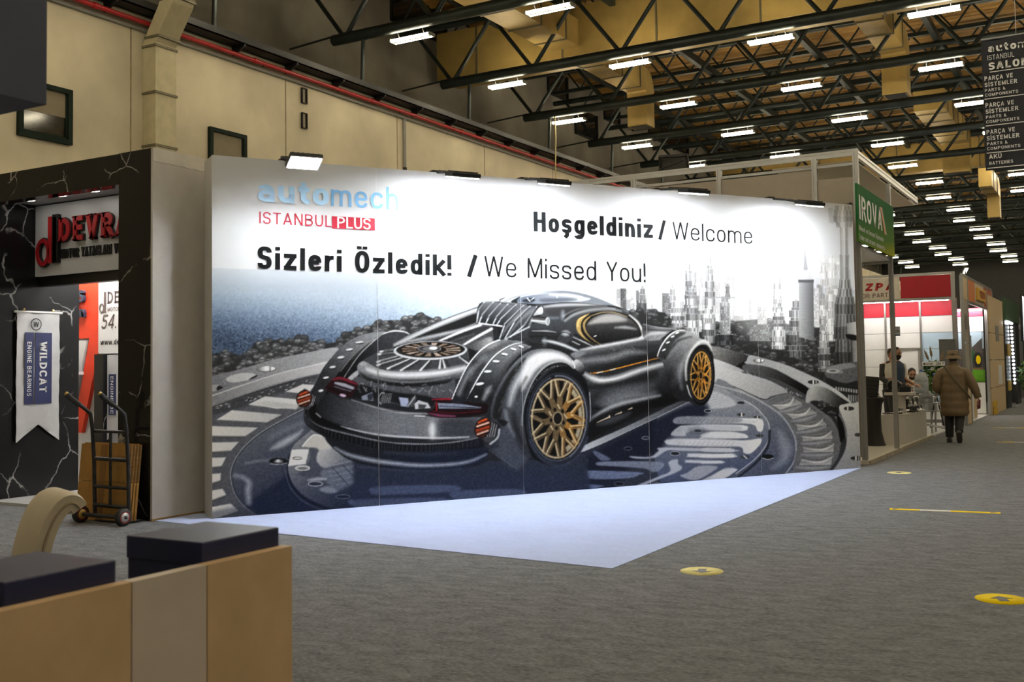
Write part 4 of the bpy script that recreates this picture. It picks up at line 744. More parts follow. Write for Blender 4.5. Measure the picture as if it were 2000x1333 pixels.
S(2, [(470, 775), (600, 842), (800, 892), (1000, 922), (1300, 948), (1600, 938), (1800, 905), (1950, 840)], [8, 26, 34, 34, 30, 26, 20, 8], (172, 180, 196), .85, 3.5); S(2, [(700, 960), (1000, 985), (1400, 1000), (1700, 980)], 12, (66, 78, 108), .6, 3); S(2, [(960, 820), (1300, 840), (1650, 830)], 20, (60, 66, 78), .6, 4)
# rear lights
P(2, [(385, 200), (445, 115), (500, 85), (560, 92), (695, 152), (650, 260), (600, 292), (480, 252)], (38, 14, 18), 1, .8); S(2, [(455, 112), (530, 98), (620, 128), (690, 158)], [14, 24, 24, 12], (112, 34, 46), .95, 1.2); S(2, [(480, 145), (560, 165), (650, 195)], [20, 34, 26], (150, 158, 172), .95, 1.2); S(2, [(470, 178), (550, 205), (630, 225)], 12, (70, 76, 90)); S(2, [(420, 195), (520, 235), (600, 262)], 22, (20, 8, 10)); E(2, 552, 266, 32, 13, (196, 168, 198), 1, 1.2, 12)
P(2, [(1420, 312), (1480, 292), (1740, 308), (1960, 350), (1965, 400), (1940, 445), (1700, 482), (1480, 482), (1370, 435), (1440, 400), (1462, 335)], (26, 9, 12), 1, .8); S(2, [(1425, 308), (1580, 302), (1760, 318)], [10, 20, 12], (140, 36, 48), .95, 1.2); P(2, [(1480, 340), (1700, 350), (1905, 382), (1900, 396), (1490, 396)], (112, 124, 150), 1, .8, False); S(2, [(1500, 372), (1900, 392)], 8, (30, 32, 40)); S(2, [(1465, 335), (1468, 410)], 12, (128, 26, 34)); S(2, [(1390, 440), (1500, 462), (1650, 470)], [10, 26, 14], (122, 62, 88), .9, 1.5); S(2, [(1420, 420), (1640, 440), (1900, 420)], 8, (90, 22, 30), .8)
# exhaust lamps
def lamp(reg, cx, cy, rx, ry, rot, bx, by):
    P(reg, [(cx - 10, cy - ry - 14), (cx + bx, cy - ry + by), (cx + bx + 20, cy + ry * .4), (cx + bx - 10, cy + ry + by * .8), (cx, cy + ry + 16)], (60, 60, 62), 1, 1)
    for k in range(9): S(reg, [(cx + rx * .9 + k * bx * .1, cy - ry * .6 + k * 4), (cx + rx * .5 + k * bx * .1, cy + ry * .9)], 5, 190 if k % 2 else 30, .8, .6)
    E(reg, cx, cy, rx + 10, ry + 10, (16, 15, 16), 1, .8, rot); E(reg, cx, cy, rx, ry, (86, 40, 26), 1, .8, rot)
    for k, c in enumerate(((206, 84, 30), (70, 24, 14), (226, 196, 178), (44, 18, 12), (160, 62, 28), (96, 38, 22), (214, 186, 166), (30, 14, 10))):
        t = -.72 + k * .2; hw = math.sqrt(max(0, 1 - t * t)) * rx * .9; S(reg, [(cx - hw, cy + t * ry + rx * .28), (cx + hw, cy + t * ry - rx * .28)], ry * .16, c, .9, .8)
    EO(reg, cx, cy, rx + 6, ry + 6, 8, (20, 19, 20), 1, .7, rot)
lamp(2, 172, 298, 66, 76, 25, 70, 20)
# rear right fender, inner band
P(3, [(110, 1230), (180, 1060), (260, 900), (350, 780), (450, 690), (560, 635), (650, 618), (740, 622), (830, 650), (800, 656), (720, 670), (620, 720), (520, 800), (420, 930), (330, 1080), (260, 1230)], 0, 1, .9, grad=[(650, 640), (112, 116, 121), (200, 1150), (30, 33, 40)])
for pts, c, a_ in (([(190, 1150), (260, 1000), (330, 890)], 160, .6), ([(250, 1120), (320, 980), (420, 860)], 24, .8), ([(380, 800), (470, 720), (560, 670)], 170, .6), ([(320, 870), (400, 780), (470, 740)], 30, .6), ([(520, 730), (600, 690), (700, 650)], 60, .6), ([(300, 1000), (350, 900), (450, 800)], 130, .5)): S(3, pts, 40, c, a_, 5)
S(3, [(120, 1200), (180, 1060), (260, 900), (350, 780), (450, 690), (560, 635), (650, 618), (740, 622), (810, 642)], [8, 10, 10, 10, 12, 12, 10, 8, 5], (222, 224, 226)); S(3, [(270, 1200), (330, 1080), (420, 930), (520, 800), (620, 720), (720, 670), (800, 655)], [9, 10, 12, 12, 11, 9, 5], (226, 228, 230))
P(3, [(275, 1230), (335, 1085), (425, 935), (525, 808), (625, 728), (720, 678), (800, 662), (900, 690), (820, 740), (740, 810), (660, 910), (610, 1040), (560, 1200), (560, 1240)], 0, 1, .9, grad=[(700, 700), (120, 123, 127), (420, 1150), (30, 31, 34)]); S(3, [(560, 1100), (640, 930), (740, 800), (850, 715)], 40, 30, .6, 6); S(3, [(430, 1200), (470, 1120), (500, 1080)], [30, 50, 10], (170, 172, 175), .7, 4)
for x, y, a_, b_ in ((392, 1054, 40, 13), (470, 934, 36, 12), (553, 835, 34, 11), (638, 765, 33, 10), (724, 715, 31, 9), (800, 690, 28, 8)): E(3, x + 4, y + 9, a_, b_, 18, .7, 1); E(3, x, y, a_, b_, (230, 232, 234), 1, .7, -8 + (x - 392) * .07)
E(4, 355, 480, 14, 10, 220)
# cabin
P(3, [(590, 245), (720, 192), (850, 160), (1000, 140), (1180, 135), (1350, 150), (1500, 190), (1650, 250), (1780, 310), (1900, 380), (1990, 500), (2010, 600), (2010, 660), (1700, 720), (1400, 760), (1290, 780), (1100, 690), (900, 690), (800, 640), (660, 612), (900, 490), (1000, 300)], 0, 1, .8, grad=[(1200, 300), (74, 76, 80), (1200, 700), (38, 40, 44)])
P(3, [(600, 248), (720, 195), (850, 163), (1000, 143), (1180, 138), (1350, 153), (1500, 192), (1650, 252), (1760, 305), (1500, 280), (1250, 262), (1000, 278), (760, 268)], 0, 1, .8, grad=[(900, 150), (196, 206, 217), (1100, 290), (120, 130, 144)])
P(3, [(740, 242), (800, 210), (940, 185), (1120, 178), (1300, 190), (1480, 222), (1400, 250), (1150, 270), (950, 272), (800, 264)], 0, 1, 1, grad=[(800, 200), (90, 104, 126), (1350, 240), (186, 196, 208)]); P(3, [(820, 235), (900, 215), (940, 235), (900, 262), (830, 258)], (36, 44, 58), .9, 1.5); S(3, [(860, 215), (890, 250)], 8, 220); S(3, [(900, 235), (930, 215)], 6, 230); P(3, [(1000, 225), (1250, 215), (1350, 235), (1200, 255), (1020, 260)], (74, 84, 100), .8, 4); S(3, [(1080, 182), (1250, 185), (1400, 205)], [6, 20, 6], (240, 243, 247), .8, 2); E(3, 1155, 208, 5, 9, 255)
P(3, [(700, 250), (740, 225), (800, 200), (760, 240), (770, 268), (720, 266)], 20, .9, 1); S(3, [(605, 246), (720, 192), (900, 152), (1100, 138), (1300, 146), (1500, 192), (1700, 272), (1850, 352)], [8, 16, 16, 12, 12, 14, 16, 14], (232, 236, 240), .9, 1); S(3, [(640, 250), (740, 208), (900, 172)], [10, 14, 6], (70, 76, 86), .6, 1.5); S(3, [(760, 268), (1000, 278), (1250, 262), (1500, 278), (1700, 312)], 9, 22, .9)
S(3, [(1030, 304), (1150, 290), (1350, 282), (1550, 292), (1720, 318)], [8, 22, 24, 18, 8], (204, 207, 210), .85, 2.5); P(3, [(1050, 330), (1300, 310), (1500, 300), (1350, 330), (1200, 390), (1080, 390)], 54, .7, 4)
S(3, [(1215, 425), (1290, 362), (1450, 312), (1650, 298), (1800, 325), (1880, 370)], [16, 20, 20, 18, 14, 8], 16, .9, 1.6); S(3, [(1215, 395), (1330, 338), (1480, 308), (1640, 296)], [8, 14, 12, 6], (150, 153, 157), .7, 2); S(3, [(1230, 440), (1330, 375), (1480, 335), (1650, 325), (1780, 345)], [14, 22, 22, 16, 8], (170, 173, 176), .8, 2.5); E(3, 1210, 385, 16, 46, (176, 190, 204), .6, 5)
# side window
P(3, [(1338, 490), (1352, 430), (1420, 385), (1560, 350), (1720, 350), (1860, 392), (1950, 470), (1988, 555), (1970, 610), (1800, 650), (1560, 688), (1440, 632), (1365, 565)], (24, 23, 22), 1, .9)
P(3, [(1338, 490), (1355, 425), (1425, 385), (1470, 372), (1410, 420), (1384, 480), (1395, 560), (1460, 635), (1545, 686), (1440, 630), (1362, 560)], (168, 142, 90), 1, .8); S(3, [(1352, 500), (1368, 430), (1430, 390)], 8, (226, 204, 150), .8); S(3, [(1480, 395), (1430, 440), (1415, 490), (1440, 560), (1510, 630), (1580, 675)], [10, 22, 22, 14, 8, 4], (158, 134, 88), .95, 1); S(3, [(1490, 390), (1600, 358), (1720, 362), (1840, 402)], [8, 12, 12, 8], (150, 134, 100), .9)
P(3, [(1435, 500), (1500, 415), (1620, 372), (1750, 376), (1870, 425), (1945, 500), (1960, 570), (1900, 620), (1650, 660), (1560, 640), (1470, 580)], 0, 1, 1, grad=[(1650, 380), (84, 83, 82), (1650, 640), (20, 20, 21)]); P(3, [(1455, 478), (1530, 415), (1640, 378), (1760, 388), (1835, 435), (1720, 458), (1570, 468)], (168, 166, 164), .85, 5); S(3, [(1720, 508), (1820, 505), (1920, 522)], [4, 24, 6], (190, 192, 194), .85, 3); S(3, [(1440, 490), (1700, 470), (1900, 480)], 14, 34, .5, 3); S(3, [(1515, 592), (1535, 586)], 7, 230)
S(3, [(1860, 385), (1940, 455), (1985, 545), (1985, 590), (1950, 612)], [10, 18, 22, 20, 8], (210, 210, 206), .95, 1.2); S(3, [(1880, 425), (1945, 500), (1962, 580)], 6, 20, .9)
# shoulder, bump, flank
P(3, [(900, 530), (1140, 545), (1260, 600), (1400, 640), (1500, 680), (1400, 720), (1250, 690), (1100, 640), (900, 620)], 30, .6, 4); S(3, [(910, 540), (1050, 540), (1140, 550)], [4, 12, 4], (190, 193, 197), .85, 1.2); S(3, [(900, 590), (1000, 590), (1120, 595)], [4, 14, 4], 20, .7, 2)
E(3, 1225, 592, 78, 68, (52, 54, 58), 1, 1); E(3, 1236, 562, 40, 26, (176, 180, 184), .9, 4); EO(3, 1222, 605, 72, 50, 9, 20, .9, .8, 0, 180, 330); S(3, [(1310, 600), (1420, 650), (1500, 690)], [6, 12, 4], (200, 203, 206), .85, 1); S(3, [(1300, 640), (1370, 675)], 10, 180, .8); S(3, [(1330, 575), (1440, 640), (1520, 680)], 14, 16, .8, 1.5)
S(3, [(1010, 632), (1100, 645), (1220, 680), (1320, 722), (1400, 752)], [6, 26, 28, 22, 8], (206, 209, 212), .9, 2); E(3, 1028, 648, 18, 40, (150, 160, 170), .7, 5); P(3, [(860, 640), (1000, 660), (1200, 700), (1330, 770), (1180, 750), (1050, 690), (930, 690)], 28, .7, 4)
# cooling fins and pipe
P(3, [(360, 420), (375, 305), (420, 256), (530, 250), (640, 255), (780, 270), (900, 285), (1010, 300), (960, 350), (915, 420), (895, 490), (680, 605), (585, 620), (615, 495), (385, 465)], (42, 44, 48), 1, .8)
FIN = [[(440, 256), (385, 330), (366, 455)], [(530, 256), (420, 380), (388, 460)], [(600, 268), (488, 392), (455, 465)], [(672, 276), (560, 400), (525, 472)], [(752, 282), (602, 420), (560, 482)], [(825, 290), (640, 470), (590, 610)], [(890, 296), (740, 440), (640, 612)], [(955, 300), (835, 480), (690, 600)]]
for i, q in enumerate(FIN):
    if i < 7: n_ = FIN[i + 1]; P(3, [q[0], n_[0], n_[1], n_[2], q[2], q[1]], 0, .9, 1, False, grad=[q[0], (96, 100, 106), q[2], (26, 27, 30)])
    if i in (5, 6): P(3, [(q[0][0] - 30, q[0][1] + 60), (q[0][0] + 30, q[0][1] + 40), (q[1][0] + 40, q[1][1] + 20), (q[2][0] + 30, q[2][1] - 20), (q[1][0] + 10, q[1][1] + 30)], (128, 131, 135), .7, 3)
    S(3, q, [9, 13, 10], (196, 199, 203), .95, .8, False); S(3, [(q[0][0] - 10, q[0][1] + 16), (q[1][0] - 8, q[1][1] + 14)], 7, 22, .7, 1)
S(3, [(385, 463), (500, 478), (612, 492)], 11, (214, 216, 218)); S(3, [(430, 256), (560, 252), (700, 268), (850, 285)], 8, (180, 183, 187), .7, 1.2); P(3, [(960, 330), (1005, 303), (1010, 370), (930, 395), (895, 490), (862, 505), (905, 410)], 0, 1, .9, grad=[(900, 480), 96, (1000, 320), (200, 202, 205)])
P(3, [(915, 388), (1055, 405), (1055, 478), (900, 448)], 0, 1, .8, False, grad=[(980, 395), 26, (975, 465), 150]); S(3, [(905, 436), (1050, 448)], 14, (206, 208, 210), .9, 1.2); E(3, 1060, 445, 22, 40, (176, 179, 183), 1, .7); E(3, 1064, 448, 15, 30, 140); S(3, [(1075, 412), (1160, 412)], 16, (124, 140, 152), .6, 3); S(3, [(655, 612), (770, 552), (880, 500)], [8, 16, 10], (202, 205, 208), .95, 1.2)
# flank below the window
P(5, [(90, 742), (160, 712), (320, 672), (500, 638), (850, 570), (1000, 556), (1090, 590), (1030, 762), (800, 822), (350, 935), (240, 885), (150, 805)], 0, 1, 1, grad=[(480, 650), (96, 98, 102), (560, 900), (26, 27, 29)]); S(5, [(200, 692), (350, 664), (600, 620), (850, 572), (1010, 548)], [10, 28, 32, 30, 12], (214, 216, 218), .9, 2.5)
P(5, [(240, 740), (600, 680), (950, 640), (1040, 660), (800, 700), (500, 740), (250, 780)], 34, .6, 6); S(5, [(180, 815), (380, 800), (560, 775), (720, 720), (900, 722)], [10, 40, 44, 40, 10], (150, 152, 155), .7, 6); S(5, [(300, 900), (600, 850), (900, 770)], 26, 22, .7, 5)
for k in range(30): x = 500 + rng.random() * 260; y = 650 + rng.random() * 70; S(5, [(x, y), (x + 30, y + 34)], 3, 140, .3, .8)
P(5, [(100, 735), (160, 708), (230, 715), (250, 735), (200, 760), (130, 770)], (120, 122, 125), .7, 4)
P(5, [(880, 412), (1000, 440), (1240, 468), (1180, 490), (1090, 560), (1040, 590), (890, 575)], 0, 1, 1, grad=[(900, 450), (66, 67, 70), (1000, 540), (130, 132, 134)]); S(5, [(890, 560), (960, 520), (1050, 512), (1120, 510)], [8, 24, 20, 6], (206, 208, 210), .85, 3); S(5, [(900, 470), (1050, 480), (1200, 480)], 14, 32, .7, 2); S(5, [(880, 415), (1000, 442), (1240, 470)], 6, (150, 152, 154), .8)
S(5, [(290, 945), (420, 935), (540, 908), (800, 842), (1040, 782)], [4, 14, 16, 14, 8], (60, 34, 10), 1, 1); S(5, [(300, 945), (430, 930), (540, 908), (800, 842), (1038, 782)], [3, 7, 9, 8, 5], (214, 146, 52)); S(5, [(520, 912), (575, 898)], 8, (250, 240, 220)); S(5, [(370, 945), (440, 930)], 7, (250, 240, 224)); S(5, [(340, 950), (362, 945)], 12, (150, 84, 20))
# side sill and lower body
P(5, [(235, 930), (300, 950), (420, 1000), (600, 985), (800, 915), (1000, 855), (1150, 830), (1250, 900), (1330, 1100), (1330, 1230), (1000, 1320), (300, 1333), (290, 1120)], 0, 1, 1.2, grad=[(700, 980), (60, 62, 65), (760, 1260), (18, 19, 22)])
S(5, [(240, 955), (330, 1000), (440, 1025), (600, 1000), (800, 928), (1000, 868), (1160, 832)], [16, 46, 56, 54, 44, 36, 14], (232, 234, 236), .9, 5); P(5, [(290, 1080), (420, 1060), (700, 1010), (1000, 920), (1000, 1000), (700, 1080), (420, 1110), (300, 1120)], 24, .75, 6)
P(5, [(420, 1290), (560, 1190), (760, 1150), (1000, 1150), (940, 1200), (700, 1250), (520, 1310)], (140, 143, 148), .65, 12); P(6, [(540, 250), (700, 120), (950, 60), (1150, 70), (1000, 150), (760, 230), (600, 270)], (110, 114, 120), .5, 10); S(6, [(500, 420), (640, 330), (800, 265), (1000, 220), (1210, 178)], [10, 26, 30, 24, 8], (196, 199, 204), .85, 4)
P(6, [(480, 480), (560, 400), (900, 300), (1300, 190), (1440, 190), (1200, 290), (800, 480), (460, 640)], 16, .8, 7); P(6, [(560, 480), (700, 400), (900, 350), (860, 400), (700, 470)], (96, 100, 108), .5, 6)
for a_, b_ in (((562, 455), (690, 398)), ((750, 375), (815, 350)), ((885, 320), (922, 308))): S(6, [a_, b_], [5, 12], (206, 188, 160))
S(6, [(690, 385), (694, 402)], 10, (214, 196, 166))
P(6, [(390, 758), (440, 685), (800, 525), (1150, 360), (1400, 240), (1510, 240), (1300, 345), (900, 535), (600, 675)], 0, 1, 1.2, grad=[(420, 740), (176, 182, 192), (1450, 250), (60, 62, 66)]); S(6, [(390, 758), (600, 674), (900, 534), (1300, 344), (1510, 240)], 5, (196, 200, 208), .8)
# front fender and wheel
P(5, [(1030, 765), (1070, 660), (1150, 550), (1250, 488), (1340, 482), (1430, 517), (1495, 568), (1570, 605), (1620, 690), (1560, 640), (1470, 650), (1390, 740), (1350, 900), (1350, 1080), (1420, 1240), (1280, 1240), (1180, 1160), (1090, 840)], 0, 1, 1, grad=[(1400, 520), (150, 151, 153), (1180, 1050), (30, 31, 34)])
P(5, [(1040, 760), (1080, 660), (1160, 560), (1260, 505), (1340, 510), (1240, 580), (1160, 690), (1110, 790)], 34, .75, 3); S(5, [(1030, 762), (1070, 660), (1150, 550), (1245, 488), (1335, 480)], [8, 13, 14, 12, 6], (214, 216, 216)); S(5, [(1110, 790), (1180, 680), (1270, 590), (1400, 552)], [10, 22, 22, 8], 26, .8, 2.5); S(5, [(1150, 770), (1230, 660), (1330, 590), (1440, 570)], [8, 24, 28, 10], 120, .6, 5)
for x, y in ((1102, 694), (1146, 614), (1198, 550), (1248, 510)): E(5, x, y, 22, 8, (224, 225, 226), 1, .7, -25)
S(5, [(1200, 1060), (1240, 960), (1270, 860)], [20, 60, 20], (140, 142, 146), .5, 9); S(5, [(1290, 1110), (1270, 980), (1300, 850), (1360, 730)], [10, 24, 28, 16], (170, 173, 176), .6, 5); P(5, [(1100, 980), (1200, 900), (1240, 1000), (1230, 1160), (1120, 1100)], 30, .5, 10)
S(5, [(1342, 1020), (1336, 900), (1358, 790), (1410, 690), (1480, 618), (1545, 600), (1595, 640), (1618, 700)], [12, 20, 22, 26, 34, 34, 24, 10], (206, 206, 204), .92, 2); S(5, [(1350, 1080), (1375, 1170), (1415, 1232)], [12, 12, 5], (196, 199, 204), .9)
E(5, 1505, 972, 146, 326, (14, 14, 16), 1, .8, 2); EO(5, 1500, 972, 128, 285, 6, (70, 72, 78), .8, .8, 2)
def wheel(reg, cx, cy, rx, ry, rot, n, c1, c2, c3, sw):
    R_ = lambda r_, t: (cx + rx * r_ * math.cos(t) * math.cos(math.radians(rot)) - ry * r_ * math.sin(t) * math.sin(math.radians(rot)), cy + rx * r_ * math.cos(t) * math.sin(math.radians(rot)) + ry * r_ * math.sin(t) * math.cos(math.radians(rot)))
    E(reg, cx, cy, rx, ry, c1, 1, .8, rot); E(reg, cx, cy, rx * .93, ry * .94, (12, 11, 10), 1, .8, rot)
    P(reg, [R_(.92, t) for t in np.linspace(-1.4, 1.1, 12)] + [R_(.78, t) for t in np.linspace(1.1, -1.4, 12)], c3, .75, 2, False)
    for k in range(n):
        t = 2 * math.pi * k / n - math.pi / 2 + .08; right = max(0., math.cos(t)); cc = tuple(np.array(c1) * (1 - right * .6) + np.array(c2) * right * .6)
        for sgn in (-1, 1):
            p = [R_(.26, t + sgn * .10), R_(.55, t + sgn * .05), R_(.74, t + sgn * .17), R_(.95, t + sgn * .24)]
            S(reg, p, [sw * 1.1, sw, sw, sw * 1.15], cc, 1, .8, False); S(reg, [(x - sw * .28, y - sw * .15) for x, y in p[1:]], sw * .28, c3, .85, .7, False)
            S(reg, [(x + sw * .36, y + sw * .1) for x, y in p[1:]], sw * .25, (40, 32, 22), .7, .7, False)
    EO(reg, cx, cy, rx * .965, ry * .97, sw * .32, c3, .7, .8, rot); E(reg, cx, cy, rx * .34, ry * .30, tuple(np.array(c1) * .95), 1, .8, rot)
    for k in range(5): x, y = R_(.245, 2 * math.pi * k / 5 + .4); E(reg, x, y, rx * .055, ry * .05, (16, 14, 12)); x, y = R_(.30, 2 * math.pi * k / 5 + 1.0); S(reg, [(x - sw * .3, y - sw * .4), (x + sw * .2, y + sw * .5)], sw * .3, c3, .8)
    E(reg, cx, cy, rx * .17, ry * .155, (24, 21, 18), 1, .8, rot); EO(reg, cx, cy, rx * .17, ry * .155, sw * .25, c3, .6, .7, rot)
wheel(5, 1500, 970, 112, 262, 2, 9, (128, 88, 34), (226, 150, 48), (222, 184, 120), 17)
# rear fender, lip, wheel
P(4, [(498, 690), (515, 520), (590, 350), (700, 185), (830, 65), (950, 18), (1100, 18), (1230, 62), (1300, 122), (1325, 195), (1290, 222), (1200, 160), (1100, 160), (1000, 230), (900, 400), (850, 600), (830, 760), (860, 960), (890, 1060), (850, 1092), (720, 1195), (560, 1060), (430, 960), (560, 900), (590, 760)], 0, 1, 1, grad=[(950, 60), (104, 107, 111), (680, 900), (44, 48, 56)])
P(4, [(840, 140), (940, 58), (1090, 36), (1220, 72), (1300, 140), (1310, 180), (1200, 128), (1070, 138), (950, 215), (870, 330), (800, 420), (790, 300)], (220, 222, 224), .88, 6); P(4, [(520, 680), (540, 520), (610, 370), (700, 230), (800, 130), (840, 110), (740, 250), (660, 400), (610, 560), (590, 690)], 26, .85, 3)
for k in range(40): t = rng.random(); x = 560 + t * 230; y = 640 - t * 520 + rng.uniform(-20, 20); S(4, [(x, y), (x + 12, y - 26)], 5, float(rng.choice([120, 70, 16])), .5, .8)
S(4, [(680, 560), (720, 420), (780, 300), (850, 210)], [20, 44, 50, 20], (212, 215, 218), .8, 6); S(4, [(760, 520), (790, 400), (850, 290)], [10, 22, 10], 40, .7, 4); S(4, [(640, 620), (670, 760), (720, 860)], [12, 30, 14], (170, 174, 180), .6, 5); S(4, [(720, 640), (740, 780), (800, 920)], [20, 40, 20], (20, 22, 26), .7, 6); S(4, [(800, 660), (790, 780), (830, 930)], 18, 92, .5, 4)
P(4, [(560, 950), (580, 820), (660, 770), (790, 1000), (850, 1092), (720, 1195), (520, 1010)], (70, 76, 90), .7, 6); S(4, [(440, 965), (600, 1090), (720, 1192)], 8, (22, 26, 38), .9); S(4, [(480, 1000), (640, 1115), (700, 1160)], 6, (120, 128, 148), .5)
P(4, [(1290, 215), (1325, 120), (1390, 145), (1418, 200), (1410, 260), (1360, 260), (1320, 250)], 0, 1, 1, grad=[(1330, 130), 186, (1390, 250), 30]); S(4, [(1300, 130), (1322, 190), (1295, 220)], 9, (220, 221, 222))
P(4, [(820, 680), (845, 490), (925, 305), (1040, 180), (1150, 138), (1240, 150), (1330, 215), (1410, 300), (1465, 480), (1478, 680), (1440, 880), (1350, 1050), (1230, 1135), (1100, 1155), (980, 1115), (890, 1040), (840, 880)], (18, 19, 22), 1, 1)
S(4, [(800, 760), (810, 620), (850, 470), (930, 300), (1040, 182), (1150, 140), (1240, 150), (1312, 205)], [6, 8, 10, 14, 18, 18, 14, 8], (176, 178, 180), .85, 1.2); P(4, [(870, 500), (950, 330), (1050, 215), (1150, 165), (1250, 180), (1150, 190), (1050, 250), (960, 360), (890, 520)], 60, .8, 3)
for k in range(30): t = rng.random() * 1.3; x = 1150 - 320 * math.sin(t); y = 640 - 470 * math.cos(t); E(4, x + 20, y + 12, 4, 4, 140, .6, .6)
E(4, 1152, 690, 322, 462, (20, 23, 30), 1, .8, 4); EO(4, 1152, 690, 300, 436, 10, (54, 60, 74), .8, 1.5, 4); EO(4, 1152, 692, 282, 416, 12, (126, 136, 156), .85, 1.2, 4, -100, 60); EO(4, 1152, 692, 280, 414, 10, (92, 102, 124), .8, 1.2, 4, 60, 250); EO(4, 1160, 700, 310, 448, 14, (70, 84, 116), .7, 3, 4, 20, 150); S(4, [(1466, 440), (1472, 600), (1468, 720)], 7, (200, 203, 208), .8)
wheel(4, 1152, 692, 262, 394, 4, 10, (94, 80, 58), (184, 126, 48), (200, 186, 156), 40)
P(4, [(560, 700), (660, 720), (640, 760), (600, 760)], (20, 20, 22), .8, 2)
lamp(4, 418, 782, 66, 96, 25, 110, 50); S(4, [(490, 940), (560, 880), (580, 800)], 16, (220, 224, 230), .8, 1.5); S(4, [(520, 900), (560, 840)], 12, 30, .8); S(4, [(430, 930), (500, 970), (570, 960)], 18, (40, 44, 54), .9, 1.5)
# blue shade along the foot of the sheet
sh = np.clip((YY - (925 - (XX - 414) * .030)) / 110, 0, 1) * np.clip((1330 - XX) / 200, 0, 1) * np.clip((XX - 430) / 120, 0, 1)
IMG += (np.array([.14, .18, .30], np.float32) - IMG) * (sh * .38)[..., None]
IMG += (noise2(PH, PW, 1.2, 31) * .09 + noise2(PH, PW, 2.4, 32) * .04)[..., None] * (.35 + np.clip(1 - np.abs(IMG.mean(-1, keepdims=True) - .45) * 2.2, 0, 1)) * np.clip((YY - 600) / 60, 0, 1)[..., None]
low = np.clip((YY - 560) / 60, 0, 1)[..., None]
IMG = IMG + (np.clip((IMG - .045) * 1.22, 0, 1) - IMG) * low                      # print contrast of the picture half
lum = IMG.mean(-1, keepdims=True); bl = (IMG[..., 2:] > IMG[..., :1]).astype(np.float32) * .42
IMG = np.clip(IMG + (lum - IMG) * bl, 0.012, .97)
# --- sheet -> wall panels
WA = Vector((-8.10, 7.83, 0)); WL = 9.03; WH = 3.765; WANG = math.radians(57.45)
def homography(src, dst):
    A = []
    for (x, y), (u, v) in zip(src, dst): A += [[x, y, 1, 0, 0, 0, -u * x, -u * y, -u], [0, 0, 0, x, y, 1, -v * x, -v * y, -v]]
    return np.linalg.svd(np.array(A, float))[2][-1].reshape(3, 3)
HM = homography([(0, 0), (WL, 0), (0, WH), (WL, WH)], [(414.2, 1014.5), (1679.5, 915), (414.2, 301.5), (1669.5, 402.0)])
mural = thing('mural_wall', 'long freestanding wall printed with a black futuristic car and city', 'display wall', tuple(WA), WANG)
# local frame: x along the wall, -y faces the visitor, z up
m_print = bpy.data.materials.new('mural_print'); m_print.use_nodes = True; _nt = m_print.node_tree; _b = _nt.nodes['Principled BSDF']; _b.inputs['Roughness'].default_value = .62; _b.inputs['Specular IOR Level'].default_value = .12
_a = _nt.nodes.new('ShaderNodeAttribute'); _a.attribute_name = 'print_colour'; _nt.links.new(_a.outputs['Color'], _b.inputs['Base Color'])
lin = np.where(IMG <= .04045, IMG / 12.92, ((IMG + .055) / 1.055) ** 2.4).astype(np.float32)
NP = 5; pw = WL / NP; nx, nz = 186, 470
for i in range(NP):
    x0 = i * pw + (.0025 if i else 0); x1 = (i + 1) * pw - (.0025 if i < NP - 1 else 0)
    gx, gz = np.meshgrid(np.linspace(x0, x1, nx + 1), np.linspace(0, WH, nz + 1)); q = HM @ np.stack([gx.ravel(), gz.ravel(), np.ones(gx.size)])
    sx = np.clip(q[0] / q[2] - PX0, 0, PW - 1.001); sy = np.clip(q[1] / q[2] - PY0, 0, PH - 1.001); ix = sx.astype(int); iy = sy.astype(int); fx = (sx - ix)[:, None]; fy = (sy - iy)[:, None]
    c = lin[iy, ix] * (1 - fx) * (1 - fy) + lin[iy, ix + 1] * fx * (1 - fy) + lin[iy + 1, ix] * (1 - fx) * fy + lin[iy + 1, ix + 1] * fx * fy
    nv = (nx + 1) * (nz + 1); dz = .004 * (i % 2)
    co = np.stack([gx.ravel(), np.full(nv, -.002 - dz), gz.ravel()], 1).astype(np.float32)
    ids = np.arange(nv).reshape(nz + 1, nx + 1); quads = np.stack([ids[:-1, :-1], ids[:-1, 1:], ids[1:, 1:], ids[1:, :-1]], -1).reshape(-1, 4)
    me = bpy.data.meshes.new('print_panel'); me.vertices.add(nv); me.vertices.foreach_set('co', co.ravel()); me.loops.add(quads.size); me.loops.foreach_set('vertex_index', quads.ravel().astype(np.int32))
    me.polygons.add(len(quads)); me.polygons.foreach_set('loop_start', np.arange(0, quads.size, 4, dtype=np.int32)); me.update(calc_edges=True)
    at = me.attributes.new('print_colour', 'FLOAT_COLOR', 'POINT'); at.data.foreach_set('color', np.concatenate([c, np.ones((nv, 1))], 1).astype(np.float32).ravel())
    link('print_panel', me, m_print, mural)
m_core = M('wall_core_white', (.60, .58, .55), .7, var=.04)
for i in range(NP): B(i * pw + .003, (i + 1) * pw - .003, .0, .40, 0, WH).build('wall_panel', m_core, mural)
B(0, WL, .0, .012, 0, WH).build('backing_sheet', M('panel_gap', (.75, .76, .78), .8), mural)
